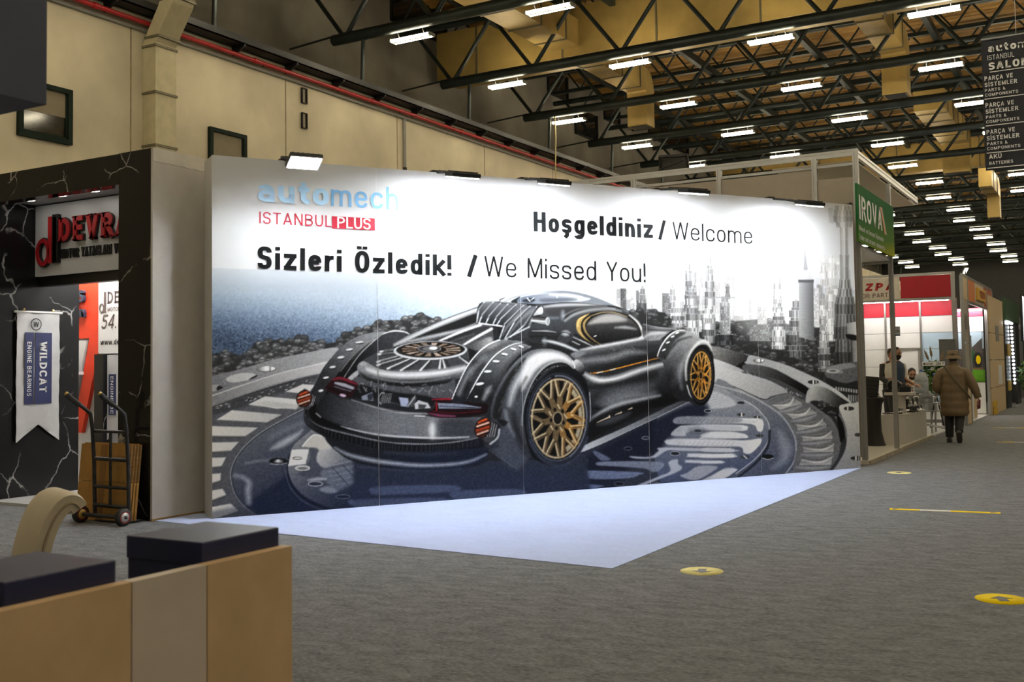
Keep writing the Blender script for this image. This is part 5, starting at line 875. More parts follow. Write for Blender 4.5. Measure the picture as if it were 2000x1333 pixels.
# --- lettering on the print
m_ink = M('black_ink', (.010, .011, .012), .7, var=.1, spec=.05); m_ink_red = M('red_ink', (.52, .012, .04), .5, var=.05); m_ink_blue = M('pale_blue_ink', (.22, .50, .82), .5, var=.05); m_ink_white = M('white_ink', (.80, .80, .80), .5, var=.02)
HI = np.linalg.inv(HM)
def wall_xy(px, py): q = HI @ np.array([px, py, 1.]); return q[0] / q[2], q[1] / q[2]
def line_of(t, p0, p1, cap, w, mat, name, cond=1., gap=None, y=-.009):
    """p0,p1: sheet coordinates of the baseline ends; cap: sheet coordinate of the cap top at the left end"""
    x0, z0 = wall_xy(*p0); x1, z1 = wall_xy(*p1); _, zt = wall_xy(*cap)
    mb = MB(); write(mb, t, 0, 0, zt - z0, w, cond, gap, width=x1 - x0)
    o = mb.build(name, mat, mural, (x0, y, z0)); o.rotation_euler = (0, -math.atan2(z1 - z0, x1 - x0), 0); return o
line_of('Sizleri Özledik!', (503.5, 525.5), (884, 540), (503.5, 481), .185, m_ink, 'lettering', .82, .13)
line_of('/', (918, 541), (933, 541), (918, 500), .19, m_ink, 'lettering', .8)
line_of('We Missed You!', (949, 541), (1263.5, 553), (949, 501), .085, m_ink, 'lettering', .85, .13)
line_of('Hoşgeldiniz', (1045.5, 453), (1279.5, 467), (1045.5, 414), .19, m_ink, 'lettering', .8, .12)
line_of('/', (1292, 469), (1303.5, 469), (1292, 432.5), .19, m_ink, 'lettering', .8)
line_of('Welcome', (1318, 469), (1473, 478.5), (1318, 434.5), .08, m_ink, 'lettering', .85, .13)
line_of('ISTANBUL', (507, 436.5), (649, 444), (507, 413.5), .10, m_ink_red, 'lettering', .9, .17)
line_of('auto', (504, 393), (644, 402), (504, 346), .2, M('paler_blue_ink', (.44, .70, .92), .5, var=.05), 'lettering', .95, .12)
line_of('mechanika', (648, 402.5), (908, 419), (648, 357), .125, m_ink_blue, 'lettering', .92, .14)
xa, za = wall_xy(650, 446.5); xb, zb = wall_xy(734, 449); _, zc = wall_xy(650, 422.5)
o = B(0, xb - xa, -.002, 0, 0, zc - za).build('plus_box', m_ink_red, mural, (xa, -.007, za))
mb = MB(); write(mb, 'PLUS', 0, 0, (zc - za) * .93, .14, .95, .1, width=(xb - xa) * .78); mb.build('lettering', m_ink_white, mural, (xa + (xb - xa) * .12, -.0105, za + (zc - za) * .05))
# ------------------------------------------------------------------ floodlights on the mural wall, carpets, floor marks
m_led = M('led_panel', (1, 1, 1), .4, var=0, emis=(.93, .97, 1.), es=FLOOD_E)
def wall_pt(s, off, z): return Vector((WA.x + math.cos(WANG) * s + math.sin(WANG) * off, WA.y + math.sin(WANG) * s - math.cos(WANG) * off, z))
FL = [(.78, .70, 3.62, -24, 'floodlight tilted outward so its white face shows, left end of mural'), (2.55, .70, 3.60, 12, 'slim floodlight above the letters of the fair name on the mural'), (3.70, .70, 3.60, 12, 'slim floodlight above the start of the black greeting on the mural'),
      (5.68, .70, 3.62, 10, 'slim floodlight above the thin greeting word on the mural'), (7.56, .70, 3.58, 12, 'slim floodlight above the printed towers at the right of the mural')]
for s, off, z, tilt, lb in FL:
    p = wall_pt(s, off, z); t = thing('floodlight', lb, 'floodlight', tuple(p), WANG, 'floodlights along the top of the mural')
    rot = (math.radians(tilt), 0, 0)
    MB().bbox(-.17, .17, -.11, .11, .0, .04, .008).build('housing', m_black, t, rot=rot)
    MB().box(-.165, .165, -.105, .105, -.012, .0).build('bezel', M('grey_bezel', (.35, .36, .38), .4, .5), t, rot=rot)
    B(-.152, .152, -.092, .092, -.018, -.0125).build('led_panel', m_led, t, rot=rot)
    for k in range(6): B(-.14 + k * .053, -.128 + k * .053, -.09, .09, .04, .055).build('cooling_fin', m_black, t, rot=rot)
    zt = WH - z
    MB().tube((-.155, 0, .02), (-.155, .30, .10), .012, 6).tube((.155, 0, .02), (.155, .30, .10), .012, 6).tube((-.155, .30, .10), (.155, .30, .10), .012, 6).tube((0, .30, .10), (0, off + .1, zt + .02), .016, 6).box(-.05, .05, off + .02, off + .14, zt, zt + .03).build('arm', m_black, t)
# blue carpet
blue = MB().prism([(-3.235, 15.42), (-8.105, 7.815), (-8.36, 8.2), (-8.55, 8.05), (-8.55, 7.49), (-3.31, 7.16)], .0, .006).build('blue_carpet', m_blue); tag(blue, 'pale blue carpet laid as a triangle at the foot of the mural', 'carpet')
m_yel = M('yellow_vinyl', (.85, .62, .005), .7, var=.06, spec=.08); m_yelw = M('worn_yellow_vinyl', (.74, .66, .28), .7, var=.2, scale=12, spec=.08); m_blk = M('black_print', (.012, .012, .012), .5); m_gry = M('worn_print', (.16, .16, .17), .6)
def floor_disc(label, x, y, r, ang, mat, ink):
    t = thing('floor_sticker', label, 'floor sticker', (x, y, 0), ang)
    MB().lathe([(r, .0), (r, .003), (1e-6, .003)], n=40).build('disc', mat, t)
    a = r * .5; MB().prism([(-a * .38, -a * .9), (a * .38, -a * .9), (a * .38, a * .05), (a * .9, a * .05), (0, a * .95), (-a * .9, a * .05), (-a * .38, a * .05)], .003, .0045).build('arrow', ink, t)
floor_disc('faded yellow round floor sticker with arrow near the blue carpet corner', -2.69, 7.36, .155, math.radians(195), m_yelw, m_gry)
floor_disc('bright yellow round floor sticker with a black arrow at the right', -.70, 7.30, .155, math.radians(20), m_yel, m_blk)
floor_disc('far yellow round floor sticker beside the end of the mural', -2.64, 14.97, .155, math.radians(0), m_yelw, m_blk)
def floor_tape(label, p, q, w=.085):
    p = Vector((*p, 0)); q = Vector((*q, 0)); L = (q - p).length; t = thing('floor_tape', label, 'floor tape', tuple(p), math.atan2(q.y - p.y, q.x - p.x))
    B(0, L * .28, -w / 2, w / 2, 0, .003).build('tape', m_yel, t); B(L * .28, L * .56, -w / 2, w / 2, 0, .003).build('worn_middle', M('worn_white_tape', (.62, .60, .50), .5, var=.25, scale=14), t); B(L * .56, L, -w / 2, w / 2, 0, .003).build('tape', m_yel, t)
    for x in (.06, L - .06): MB().prism([(x - .03, -w * .3), (x + .03, 0), (x - .03, w * .3)], .003, .004).build('mark', m_blk, t)
floor_tape('yellow distance tape with a worn white middle on the grey carpet', (-2.09, 11.26), (-1.07, 11.37))
floor_tape('second yellow distance tape further down the aisle', (-2.0, 21.2), (-1.0, 21.32)); floor_tape('farthest short yellow tape down the aisle', (-2.5, 25.6), (-1.6, 25.7))
# ------------------------------------------------------------------ left: black marble stand
def marble_mat():
    m = bpy.data.materials.new('black_marble'); m.use_nodes = True; nt = m.node_tree; b = nt.nodes['Principled BSDF']; b.inputs['Roughness'].default_value = .14; b.inputs['Specular IOR Level'].default_value = .28
    tc = nt.nodes.new('ShaderNodeTexCoord'); mp = nt.nodes.new('ShaderNodeMapping'); mp.inputs['Rotation'].default_value = (.5, .9, .4); nt.links.new(tc.outputs['Object'], mp.inputs[0])
    n0 = nt.nodes.new('ShaderNodeTexNoise'); n0.inputs['Scale'].default_value = 1.6; n0.inputs['Detail'].default_value = 6; nt.links.new(mp.outputs[0], n0.inputs['Vector'])
    mx = nt.nodes.new('ShaderNodeMix'); mx.data_type = 'RGBA'; mx.inputs[0].default_value = .34; nt.links.new(mp.outputs[0], mx.inputs[6]); nt.links.new(n0.outputs['Color'], mx.inputs[7])
    v = nt.nodes.new('ShaderNodeTexVoronoi'); v.feature = 'DISTANCE_TO_EDGE'; v.inputs['Scale'].default_value = 2.3; nt.links.new(mx.outputs[2], v.inputs['Vector'])
    r = nt.nodes.new('ShaderNodeValToRGB'); r.color_ramp.elements[0].position = .0; r.color_ramp.elements[0].color = (1, 1, 1, 1); r.color_ramp.elements[1].position = .016; r.color_ramp.elements[1].color = (0, 0, 0, 1); nt.links.new(v.outputs['Distance'], r.inputs[0])
    n1 = nt.nodes.new('ShaderNodeTexNoise'); n1.inputs['Scale'].default_value = 1.9; n1.inputs['Detail'].default_value = 4; nt.links.new(mp.outputs[0], n1.inputs['Vector'])
    r1 = nt.nodes.new('ShaderNodeValToRGB'); r1.color_ramp.elements[0].position = .50; r1.color_ramp.elements[1].position = .62; nt.links.new(n1.outputs['Fac'], r1.inputs[0])
    ml = nt.nodes.new('ShaderNodeMath'); ml.operation = 'MULTIPLY'; nt.links.new(r.outputs[0], ml.inputs[0]); nt.links.new(r1.outputs[0], ml.inputs[1])
    o = nt.nodes.new('ShaderNodeMix'); o.data_type = 'RGBA'; o.inputs[6].default_value = (.011, .011, .012, 1); o.inputs[7].default_value = (.42, .41, .40, 1); nt.links.new(ml.outputs[0], o.inputs[0]); nt.links.new(o.outputs[2], b.inputs['Base Color'])
    return m
m_marble = marble_mat()
def wb(t, mb, name, mat, parent=None, **k):
    """build shapes given in hall coordinates under a thing that stands at t.location"""
    return mb.xf(Matrix.Translation(-t.location)).build(name, mat, parent or t, **k)
t = thing('marble_stand', 'black marble exhibition stand with a red-lettered sign at the left', 'exhibition stand', (-10, 8.5, 0)); mst = t
m_side = M('offwhite_board', (.56, .53, .50), .7, var=.05)
col = wb(t, B(-9.09, -8.60, 7.47, 7.95, 0, 3.835), 'column', m_marble)
sp = wb(t, B(-8.60, -8.572, 7.47, 11.2, 0, 3.83), 'side_panel', m_side)
tp = [(7.475, 3.70)]; y = 7.475
while y < 8.9: y += .07; tp.append((y, 3.70 + random.uniform(-.012, .012)))
wb(t, MB().prism(tp + [(8.9, 3.84), (7.475, 3.84)], -8.572, -8.567, 'x'), 'torn_paper', M('paper_strip', (.66, .62, .57), .8), sp)
wb(t, B(-8.60, -8.568, 7.465, 8.3, 0, .02), 'skirting', M('raw_wood_edge', (.35, .22, .10), .8), sp)
wb(t, B(-13.2, -9.095, 7.47, 7.62, 3.505, 3.83), 'header', m_marble)
so = wb(t, B(-11.55, -8.62, 7.62, 8.30, 3.60, 3.64), 'soffit', M('grey_soffit', (.30, .30, .31), .5))
for x in (-11.2, -10.62, -10.05): wb(t, MB().lathe([(.105, -.006), (.105, .0), (.09, .003), (1e-6, .003)], (x, 7.86, 3.594), 24), 'downlight', M('downlight_added_glow', (.62, .60, .56), .4, var=0, emis=(1, .95, .85), es=7.), so)  # the downlights are unlit; glow added to brighten the sign board
mw = wb(t, B(-11.78, -11.55, 7.63, 8.88, 0, 3.60), 'marble_wall', m_marble)
wb(t, B(-11.55, -8.62, 8.30, 8.42, 2.60, 3.60), 'lintel', M('black_lintel', (.012, .012, .013), .4))
sg = wb(t, B(-11.545, -8.62, 8.24, 8.285, 2.715, 3.585), 'sign_board', M('white_sign_board', (.62, .62, .63), .35, var=.03))
m_rl = M('red_letter', (.42, .014, .02), .4, var=.06); m_bl = M('black_letter', (.012, .012, .014), .4)
def on_sign(mb, name, mat, y=8.24): return wb(t, mb.xf(Matrix.Translation((0, y, 0))), name, mat, sg)
def ring2(cx, cz, rx, rz, w, d, n=28):
    mb = MB(); ribbon(mb, [(cx + rx * math.cos(2 * math.pi * k / n), cz + rz * math.sin(2 * math.pi * k / n)) for k in range(n)], w, True, lambda p, q: (p[0], -q, p[1]), d); return mb
on_sign(ring2(-11.345, 3.0, .105, .145, .075, .03), 'logo_ring', m_bl); on_sign(ring2(-11.35, 3.0, .105, .145, .05, .045), 'logo_ring_face', m_rl)
for x0, x1, z0, z1, mm in ((-11.245, -11.175, 2.86, 3.43, m_rl), (-11.165, -11.06, 2.86, 3.45, m_bl), (-11.15, -11.09, 2.88, 3.42, m_rl)): on_sign(B(x0, x1, -.045, 0, z0, z1), 'logo_bar', mm)
mb = MB(); write(mb, 'DEVRA', -11.04, 3.10, .30, .26, .9, .16, width=1.24, depth=.03, serif=.05); on_sign(mb, 'lettering_shadow', m_bl)
mb = MB(); write(mb, 'DEVRA', -11.04, 3.105, .29, .2, .95, .2, width=1.24, depth=.05, serif=.06); on_sign(mb, 'lettering', m_rl)
for sl in words('MOTOR YATAKLARI VE'): mb = MB(); write(mb, 'MOTOR YATAKLARI VE', -11.035, 2.905, .115, .17, .8, .14, width=1.06, depth=.02, sel=sl); on_sign(mb, 'small_lettering', m_bl)
# inside of the stand
wb(t, B(-13.2, -8.62, 7.66, 9.66, 0, .035), 'platform', M('white_floor_board', (.55, .55, .55), .35))
bw = wb(t, B(-13.2, -8.62, 9.66, 9.72, 0, 3.5), 'back_wall', M('white_booth_wall', (.72, .72, .72), .5, var=.03))
m_orr = M('red_booth_wall', (.78, .045, .012), .5, var=.05)
rw = wb(t, MB().prism([(-13.1, 2.0), (-12.27, 2.0), (-12.5, 1.1), (-12.5, .7), (-12.42, .7), (-12.06, 1.9), (-12.06, 2.93), (-13.1, 2.93)], 9.60, 9.66, 'y'), 'red_panel', m_orr)
mb = MB(); write(mb, 'KS', -12.58, 2.50, .17, .24, .9, width=.24, depth=.05); wb(t, mb.xf(Matrix.Translation((0, 9.60, 0))), 'lettering', M('navy_letter', (.02, .035, .07), .4), rw)
mb = MB(); write(mb, 'na', -12.56, 2.29, .16, .26, .9, width=.23, depth=.05); wb(t, mb.xf(Matrix.Translation((0, 9.60, 0))), 'lettering', M('navy_letter', (.02, .035, .07), .4), rw)
sh = wb(t, MB().prism([(-12.9, .9), (-12.62, .9), (-12.3, 1.97), (-12.9, 1.97)], 9.58, 9.64, 'y'), 'shelf_unit', m_white); wb(t, B(-12.9, -12.38, 9.4, 9.6, 1.50, 1.54), 'shelf', m_white, sh)
wb(t, MB().bbox(-12.55, -12.42, 9.45, 9.55, 1.54, 1.66, .01), 'shelf_box', M('dark_red_box', (.12, .02, .02), .5), sh)
po = wb(t, B(-12.06, -11.0, 9.58, 9.64, 1.78, 2.86), 'poster', M('white_poster', (.74, .73, .72), .5, var=.02))
m_gl = M('grey_letter', (.12, .09, .085), .5)
def on_post(mb, nm, mat): return wb(t, mb.xf(Matrix.Translation((0, 9.577, 0))), nm, mat, po)
on_post(ring2(-11.99, 2.40, .04, .055, .02, .003), 'logo_ring', m_gl); on_post(B(-11.945, -11.90, -.003, 0, 2.34, 2.62), 'logo_bar', m_gl)
for tx, x, z, s_, w_, wd, sf, mm in (('DEVRA', -11.87, 2.46, .16, .18, .66, .05, m_gl), ('MOTOR YATAKLARI', -11.87, 2.35, .055, .16, .7, 0, m_gl), ('54.', -12.0, 2.12, .19, .13, .30, 0, m_gl), ('www.dev', -12.01, 1.90, .075, .16, .44, 0, m_bl)):
    mb = MB(); write(mb, tx, x, z, s_, w_, 1., width=wd, serif=sf, slant=.25 if tx == '54.' else 0); on_post(mb, 'lettering', mm)
wb(t, B(-12.04, -11.86, 9.5, 9.6, .04, 1.77), 'inner_pillar', m_marble)
pm_ = wb(t, MB().prism([(-11.84, .62), (-11.68, .76), (-11.5, .62), (-11.5, 1.76), (-11.84, 1.76)], 9.55, 9.57, 'y'), 'small_pennant', M('silver_cloth', (.55, .55, .56), .6))
wb(t, B(-11.80, -11.66, 9.543, 9.55, .95, 1.5), 'navy_patch', M('navy_cloth', (.015, .022, .09), .6), pm_)
mb = MB(); write(mb, 'ENGINE BE', 0, 0, .055, .13, 1., width=.5); wb(t, mb.xf(Matrix.Translation((-11.76, 9.541, 1.47)) @ Matrix.Rotation(math.radians(90), 4, 'Y')), 'lettering', m_ink_white, pm_)
la = wb(t, B(-13.0, -9.4, 9.15, 9.3, 3.3, 3.36), 'strip_lamp', M('stand_strip_lamp', (1, 1, 1), .4, var=0, emis=(1, .97, .92), es=BOOTH_E))
wb(t, B(-13.2, -8.62, 8.42, 9.66, 3.5, 3.54), 'ceiling_board', m_white)
# hanging pennant on the marble wall
t = thing('pennant_banner', 'silver swallowtail pennant with navy lettering on the black marble wall', 'pennant', (-11.53, 8.27, .69))
L_ = lambda v, z: (v - 8.27, z - .69)
n = 26; rows = []
for i in range(n + 1):
    z = 2.27 - i * (2.27 - .69) / n; row = []
    for j in range(11):
        v = 7.975 + j * .059; zz = z
        cut = .69 + .21 * (1 - abs(j - 5) / 5.)
        if zz < cut: zz = cut
        row.append((.02 + .006 * math.sin(j * 1.1 + i * .35) + .004 * math.sin(i * 1.7), v - 8.27, zz - .69))
    rows.append(row)
mb = MB(); vs = [p for r_ in rows for p in r_] + [(p[0] - .006, p[1], p[2]) for r_ in rows for p in r_]; K = 11 * (n + 1)
fs = []
for i in range(n):
    for j in range(10): a = i * 11 + j; fs += [(a, a + 11, a + 12, a + 1), (K + a, K + a + 1, K + a + 12, K + a + 11)]
mb.add(vs, fs, True); cl = mb.build('cloth', M('silver_cloth', (.55, .55, .56), .6), t)
MB().tube((.02, -.33, 1.585), (.02, .33, 1.585), .014, 10).build('rod', M('white_rod', (.7, .69, .66), .4), t)
for y in (-.2, .2): MB().tube((.0, y, 1.60), (.03, y, 1.62), .012, 6).build('hook', M('brass_hook', (.5, .35, .1), .4, .8), t)
m_navy_c = M('navy_cloth', (.015, .022, .09), .6)
for v0, v1 in ((8.075, 8.197), (8.215, 8.448)): B(.03, .033, v0 - 8.27, v1 - 8.27, 1.15 - .69, 2.025 - .69).build('navy_patch', m_navy_c, t)
rotm = lambda v, z: Matrix.Translation((.0345, v - 8.27, z - .69)) @ Matrix(((0, -1, 0, 0), (0, 0, 1, 0), (-1, 0, 0, 0), (0, 0, 0, 1)))
mb = MB(); write(mb, 'WILDCAT', 0, 0, .105, .2, 1., .17, width=.62, serif=.05); mb.xf(rotm(8.275, 1.91)).build('lettering', m_ink_white, t)
mb = MB(); write(mb, 'ENGINE BEARINGS', 0, 0, .058, .15, 1., .22, width=.66); mb.xf(rotm(8.108, 1.91)).build('lettering', m_ink_white, t)
mb = MB(); n_ = 20; ribbon(mb, [(.07 * math.cos(2 * math.pi * k / n_), .07 * math.sin(2 * math.pi * k / n_)) for k in range(n_)], .012, True, lambda p, q: (p[0], 0, p[1]), 0); write(mb, 'W', -.035, -.03, .06, .2, 1., width=.07, serif=.04)
mb.xf(Matrix.Translation((.034, 8.225 - 8.27, 2.125 - .69)) @ Matrix(((0, -1, 0, 0), (1, 0, 0, 0), (0, 0, 1, 0), (0, 0, 0, 1)))).build('emblem', m_bl, t)
# hand truck
t = thing('hand_truck', 'dark steel two-wheeled hand truck standing against the marble column', 'hand truck', (-8.86, 7.08, 0)); m_iron = M('worn_iron', (.035, .034, .033), .5, .5, var=.4, scale=20)
ox, oy = -8.86, 7.08
for sx in (-.27, .24):
    MB().path([(sx, .14, .05), (sx, .13, .6), (sx - .005, .11, .95), (sx - .01, .09, 1.10), (sx - .04, .02, 1.17), (sx - .12, -.06, 1.26), (sx - .15, -.08, 1.30)], .02, 8).build('upright', m_iron, t)
    MB().path([(sx - .06, .0, 1.19), (sx - .12, -.06, 1.26), (sx - .15, -.08, 1.30)], .027, 8).build('grip', M('rubber_grip', (.02, .02, .021), .7), t)
    MB().tube((sx - .15, -.08, 1.30), (sx - .165, -.09, 1.315), .022, 8).build('grip_end', M('brass_hook', (.5, .35, .1), .4, .8), t)
for z, w in ((.92, .016), (.64, .02), (.36, .018), (.17, .02)): MB().tube((-.27, .13, z), (.24, .13, z - .005), w, 8).build('crossbar', m_iron, t)
B(-.035, .0, .12, .13, .17, .92).build('centre_bar', m_iron, t); MB().tube((-.27, .02, .085), (.28, .02, .085), .022, 10).build('axle', m_iron, t)
B(-.26, .22, .13, .33, .01, .02).build('toe_plate', m_iron, t)
for sx, hub in ((-.335, M('yellow_hub', (.45, .30, .06), .5)), (.30, M('silver_hub', (.6, .6, .6), .3, .8))):
    w = MB().lathe([(.055, -.03), (.083, -.028), (.088, -.015), (.088, .015), (.083, .028), (.055, .03)], (sx, .02, .088), 28, 'x').build('wheel', M('black_tyre', (.02, .018, .018), .7), t)
    MB().lathe([(.0551, -.031), (.058, -.033), (.058, .033), (.0551, .031)], (sx, .02, .088), 28, 'x').build('rim', M('red_rim', (.25, .03, .02), .5), w)
    MB().lathe([(1e-6, -.032), (.055, -.03), (.055, .03), (.02, .034), (1e-6, .036)], (sx, .02, .088), 24, 'x').build('hub', hub, w)
    MB().lathe([(1e-6, .035), (.016, .035), (.016, .045), (1e-6, .045)], (sx, .02, .088), 12, 'x').build('bolt', m_iron, w)
# flattened cartons leaning on the column
m_card = M('cardboard', (.42, .22, .055), .85, var=.14, scale=7, bump=.1); m_carde = M('cardboard_edge', (.30, .17, .06), .9, var=.3, scale=60)
for k in range(5):
    t = thing('flat_carton', ['frontmost flattened brown carton leaning behind the hand truck', 'second flattened brown carton of the leaning stack', 'middle flattened brown carton of the leaning stack', 'fourth flattened brown carton of the leaning stack', 'rearmost flattened brown carton against the marble column'][k], 'cardboard box', (-9.12 + k * .012, 7.255 + k * .027, 0), group='flattened cartons by the hand truck')
    a = math.radians(-5.5); w = .375
    o = MB().box(-w, w + (.04 if k < 4 else 0), 0, .022, .002, .395).box(-w, w, 0, .022, .40, .78 + .01 * (k % 2)).build('board', m_card, t, rot=(a, 0, -.03))
    B(w + .001, w + .003, .002, .02, .41, .775).build('corrugated_edge', m_carde, o)
    if k == 0:
        B(-.05, .05, -.003, 0, .0, .78).build('tape_strip', M('carton_tape', (.30, .14, .03), .5), o)
# cream chair behind the counter
t = thing('dining_chair', 'cream leather chair with a rolled backrest behind the near counter', 'chair', (-4.50, 2.94, 0), math.radians(-112)); m_lea = M('cream_leather', (.62, .54, .41), .38, var=.06, scale=4, bump=.12, bscale=25)
prof = [(-.20, .46), (-.205, .58), (-.225, .71), (-.26, .82), (-.30, .885), (-.335, .91), (-.365, .905), (-.385, .88)]
def slab(prof, th, hw, n=7):
    P_ = [Vector((p[0], p[1])) for p in prof]; up = []; dn = []
    for i, p in enumerate(P_):
        d = (P_[min(i + 1, len(P_) - 1)] - P_[max(i - 1, 0)]).normalized(); nn = Vector((-d.y, d.x)); up.append(p - nn * th / 2); dn.append(p + nn * th / 2)
    ring = up + dn[::-1]; rings = []
    for k in range(n):
        u = -1 + 2 * k / (n - 1); sc = 1 - .25 * max(0, abs(u) - .8) / .2; c_ = [(a + b) / 2 for a, b in zip(up, dn)]; cc = c_ + c_[::-1]
        rings.append([(c.x + (r_.x - c.x) * sc, u * hw, c.y + (r_.y - c.y) * sc) for r_, c in zip(ring, cc)])
    return MB().loft(rings)
prof = [tuple(q) for q in smooth(np.array(prof, np.float32), False, 4)]
bk = slab(prof, .095, .19).build('backrest', m_lea, t)
MB().path([(p[0] + .0, .192, p[1]) for p in prof], .006, 6).build('seam', M('leather_seam', (.42, .33, .22), .6), bk); MB().path([(p[0] + .0, -.192, p[1]) for p in prof], .006, 6).build('seam', M('leather_seam', (.42, .33, .22), .6), bk)
MB().bbox(-.23, .24, -.23, .23, .38, .47, .03).build('seat', m_lea, t)
for sx in (-.2, .2):
    for sy in (-.19, .19): MB().tube((sx, sy, .39), (sx * 1.05, sy * 1.02, 0), .022, 8, .016).build('leg', M('dark_wood_leg', (.05, .025, .012), .4), t)
# near counter: tan front boards and two navy pedestals, navy header above
m_tan = M('tan_board', (.70, .49, .28), .6, var=.10, scale=5); m_gw = M('greige_board', (.66, .57, .49), .6, var=.08, scale=4); m_navy = M('navy_laminate', (.018, .024, .085), .42, var=.10, scale=9)
t = thing('counter_front', 'tan counter front with one paler board in the foreground', 'counter', (-2.08, 1.6, 0))
for v0, v1, mm in ((.70, 1.745, m_tan), (1.749, 1.985, m_gw), (1.989, 2.31, m_tan)): wb(t, B(-2.112, -2.075, v0, v1, 0, 1.0), 'board', mm)
for v, lb in ((1.587, 'dark navy square pedestal at the lower left edge'), (2.155, 'dark navy square pedestal behind the tan counter end')):
    h = .145 if v < 2 else .145
    t = thing('navy_pedestal', lb, 'pedestal', (-2.262, v, 0), group='navy pedestals behind the counter front'); MB().bbox(-.142, .142, -h, h, .0, .99, .003).build('body', m_navy, t); MB().bbox(-.146, .146, -h - .003, h + .003, .99, 1.052, .004).build('top', m_navy, t)
t = thing('stand_header', 'dark navy header box hanging in at the top left corner', 'header', (-3.9, .6, 0)); m_navy2 = M('navy_header_board', (.065, .075, .125), .6, var=.06)
wb(t, B(-4.8, -3.0, -1.2, 2.178, 2.382, 3.15), 'header_box', m_navy2); wb(t, B(-4.75, -4.55, 1.2, 1.4, 0, 2.382), 'post', m_navy2)
# ------------------------------------------------------------------ right: row of stands along the aisle
def profile_post(t, x, y, z0, z1, a=.04, mat=None):
    """aluminium system post: square core with grooves"""
    mb = MB(); h = a / 2
    for sx in (-1, 1):
        for sy in (-1, 1): mb.box(x + sx * h - .011, x + sx * h + .011, y + sy * h - .011, y + sy * h + .011, z0, z1)
    mb.box(x - h + .004, x + h - .004, y - h + .004, y + h - .004, z0, z1)
    return wb(t, mb, 'post', mat or m_alu)
def beam(t, x0, x1, y0, y1, z0, z1):
    mb = MB().box(x0, x1, y0, y1, z0, z0 + (z1 - z0) * .36).box(x0, x1, y0, y1, z1 - (z1 - z0) * .36, z1)
    e = .008; mb.box(x0 + e, x1 - e, y0 + e, y1 - e, z0 + .01, z1 - .01); return wb(t, mb, 'beam', m_alu)
m_taupe = M('taupe_panel', (.36, .31, .26), .6, var=.05); m_cream = M('cream_ceiling_sheet', (.70, .62, .45), .6, var=.04)
m_strip = M('stand_lamp', (1, 1, 1), .4, var=0, emis=(1, .96, .90), es=BOOTH_E)
t = thing('aluminium_stand', 'tall aluminium-framed stand with a green sign at the end of mural', 'exhibition stand', (-4.5, 19, 0)); st1 = t
wb(t, B(-8.1, -3.24, 16.02, 22.1, 0, .055), 'platform', M('pale_platform', (.60, .57, .50), .3, var=.03))
y = 16.02
while y < 22.0: wb(t, B(-3.24, -3.215, y + .01, min(y + 1.2, 22.1) - .01, 0, .058), 'edge_board', M('edge_board', (.36, .31, .24), .7, var=.2)); y += 1.2
for x, z in ((-8.05, 4.62), (-6.91, 4.62), (-5.43, 4.62), (-3.92, 4.62), (-3.31, 4.70)): profile_post(t, x, 16.1, 0, z, .055)
profile_post(t, -3.27, 18.42, .05, 4.5, .05); profile_post(t, -8.05, 22.0, .05, 4.6, .05)
beam(t, -8.1, -3.28, 16.075, 16.125, 4.60, 4.70); beam(t, -8.1, -3.28, 16.085, 16.115, 4.46, 4.50); beam(t, -3.335, -3.285, 16.1, 21.6, 4.58, 4.69); beam(t, -4.7, -3.285, 21.55, 21.6, 4.56, 4.66)
for x0, x1 in ((-8.02, -6.94), (-6.88, -5.46), (-5.40, -3.95)): wb(t, B(x0, x1, 16.09, 16.11, .1, 4.44), 'wall_panel', m_taupe)
wb(t, B(-3.89, -3.34, 16.09, 16.11, .1, 4.28), 'wall_panel', m_taupe)
wb(t, B(-4.6, -3.34, 16.2, 21.5, 4.53, 4.55), 'ceiling_sheet', m_cream)
for x0, x1, y0 in ((-5.3, -4.05, 16.06), (-3.88, -3.38, 16.06)): wb(t, MB().tube((x0, y0, 3.82), (x1, y0, 3.88), .008, 5), 'cable', m_black); 
for x in (-4.03, -3.40, -3.83): wb(t, MB().lathe([(1e-6, -.02), (.035, -.015), (.035, .0), (1e-6, .0)], (x, 16.07, 3.86), 10, 'y'), 'cable_hook', m_black)
wb(t, B(-4.5, -3.32, 16.2, 18.4, 3.20, 3.22), 'soffit', m_white); beam(t, -3.32, -3.27, 16.1, 18.42, 3.19, 3.25); beam(t, -4.5, -3.27, 18.40, 18.44, 3.16, 3.21)
def grad_mat(name, stops, axis, lo, hi, extra=None):
    m = bpy.data.materials.new(name); m.use_nodes = True; nt = m.node_tree; b = nt.nodes['Principled BSDF']; b.inputs['Roughness'].default_value = .75; b.inputs['Specular IOR Level'].default_value = .08
    tc = nt.nodes.new('ShaderNodeTexCoord'); sp = nt.nodes.new('ShaderNodeSeparateXYZ'); nt.links.new(tc.outputs['Object'], sp.inputs[0]); mr = nt.nodes.new('ShaderNodeMapRange'); mr.inputs[1].default_value = lo; mr.inputs[2].default_value = hi
    src = sp.outputs[axis]
    if extra:
        ml = nt.nodes.new('ShaderNodeMath'); ml.operation = 'MULTIPLY_ADD'; ml.inputs[1].default_value = extra[1]; nt.links.new(sp.outputs[extra[0]], ml.inputs[0]); nt.links.new(src, ml.inputs[2]); src = ml.outputs[0]
    nt.links.new(src, mr.inputs[0]); r = nt.nodes.new('ShaderNodeValToRGB'); nt.links.new(mr.outputs[0], r.inputs[0]); nt.links.new(r.outputs[0], b.inputs['Base Color'])
    r.color_ramp.elements[0].position = stops[0][0]; r.color_ramp.elements[0].color = (*stops[0][1], 1); r.color_ramp.elements[1].position = stops[-1][0]; r.color_ramp.elements[1].color = (*stops[-1][1], 1)
    for p, c in stops[1:-1]: e = r.color_ramp.elements.new(p); e.color = (*c, 1)
    return m
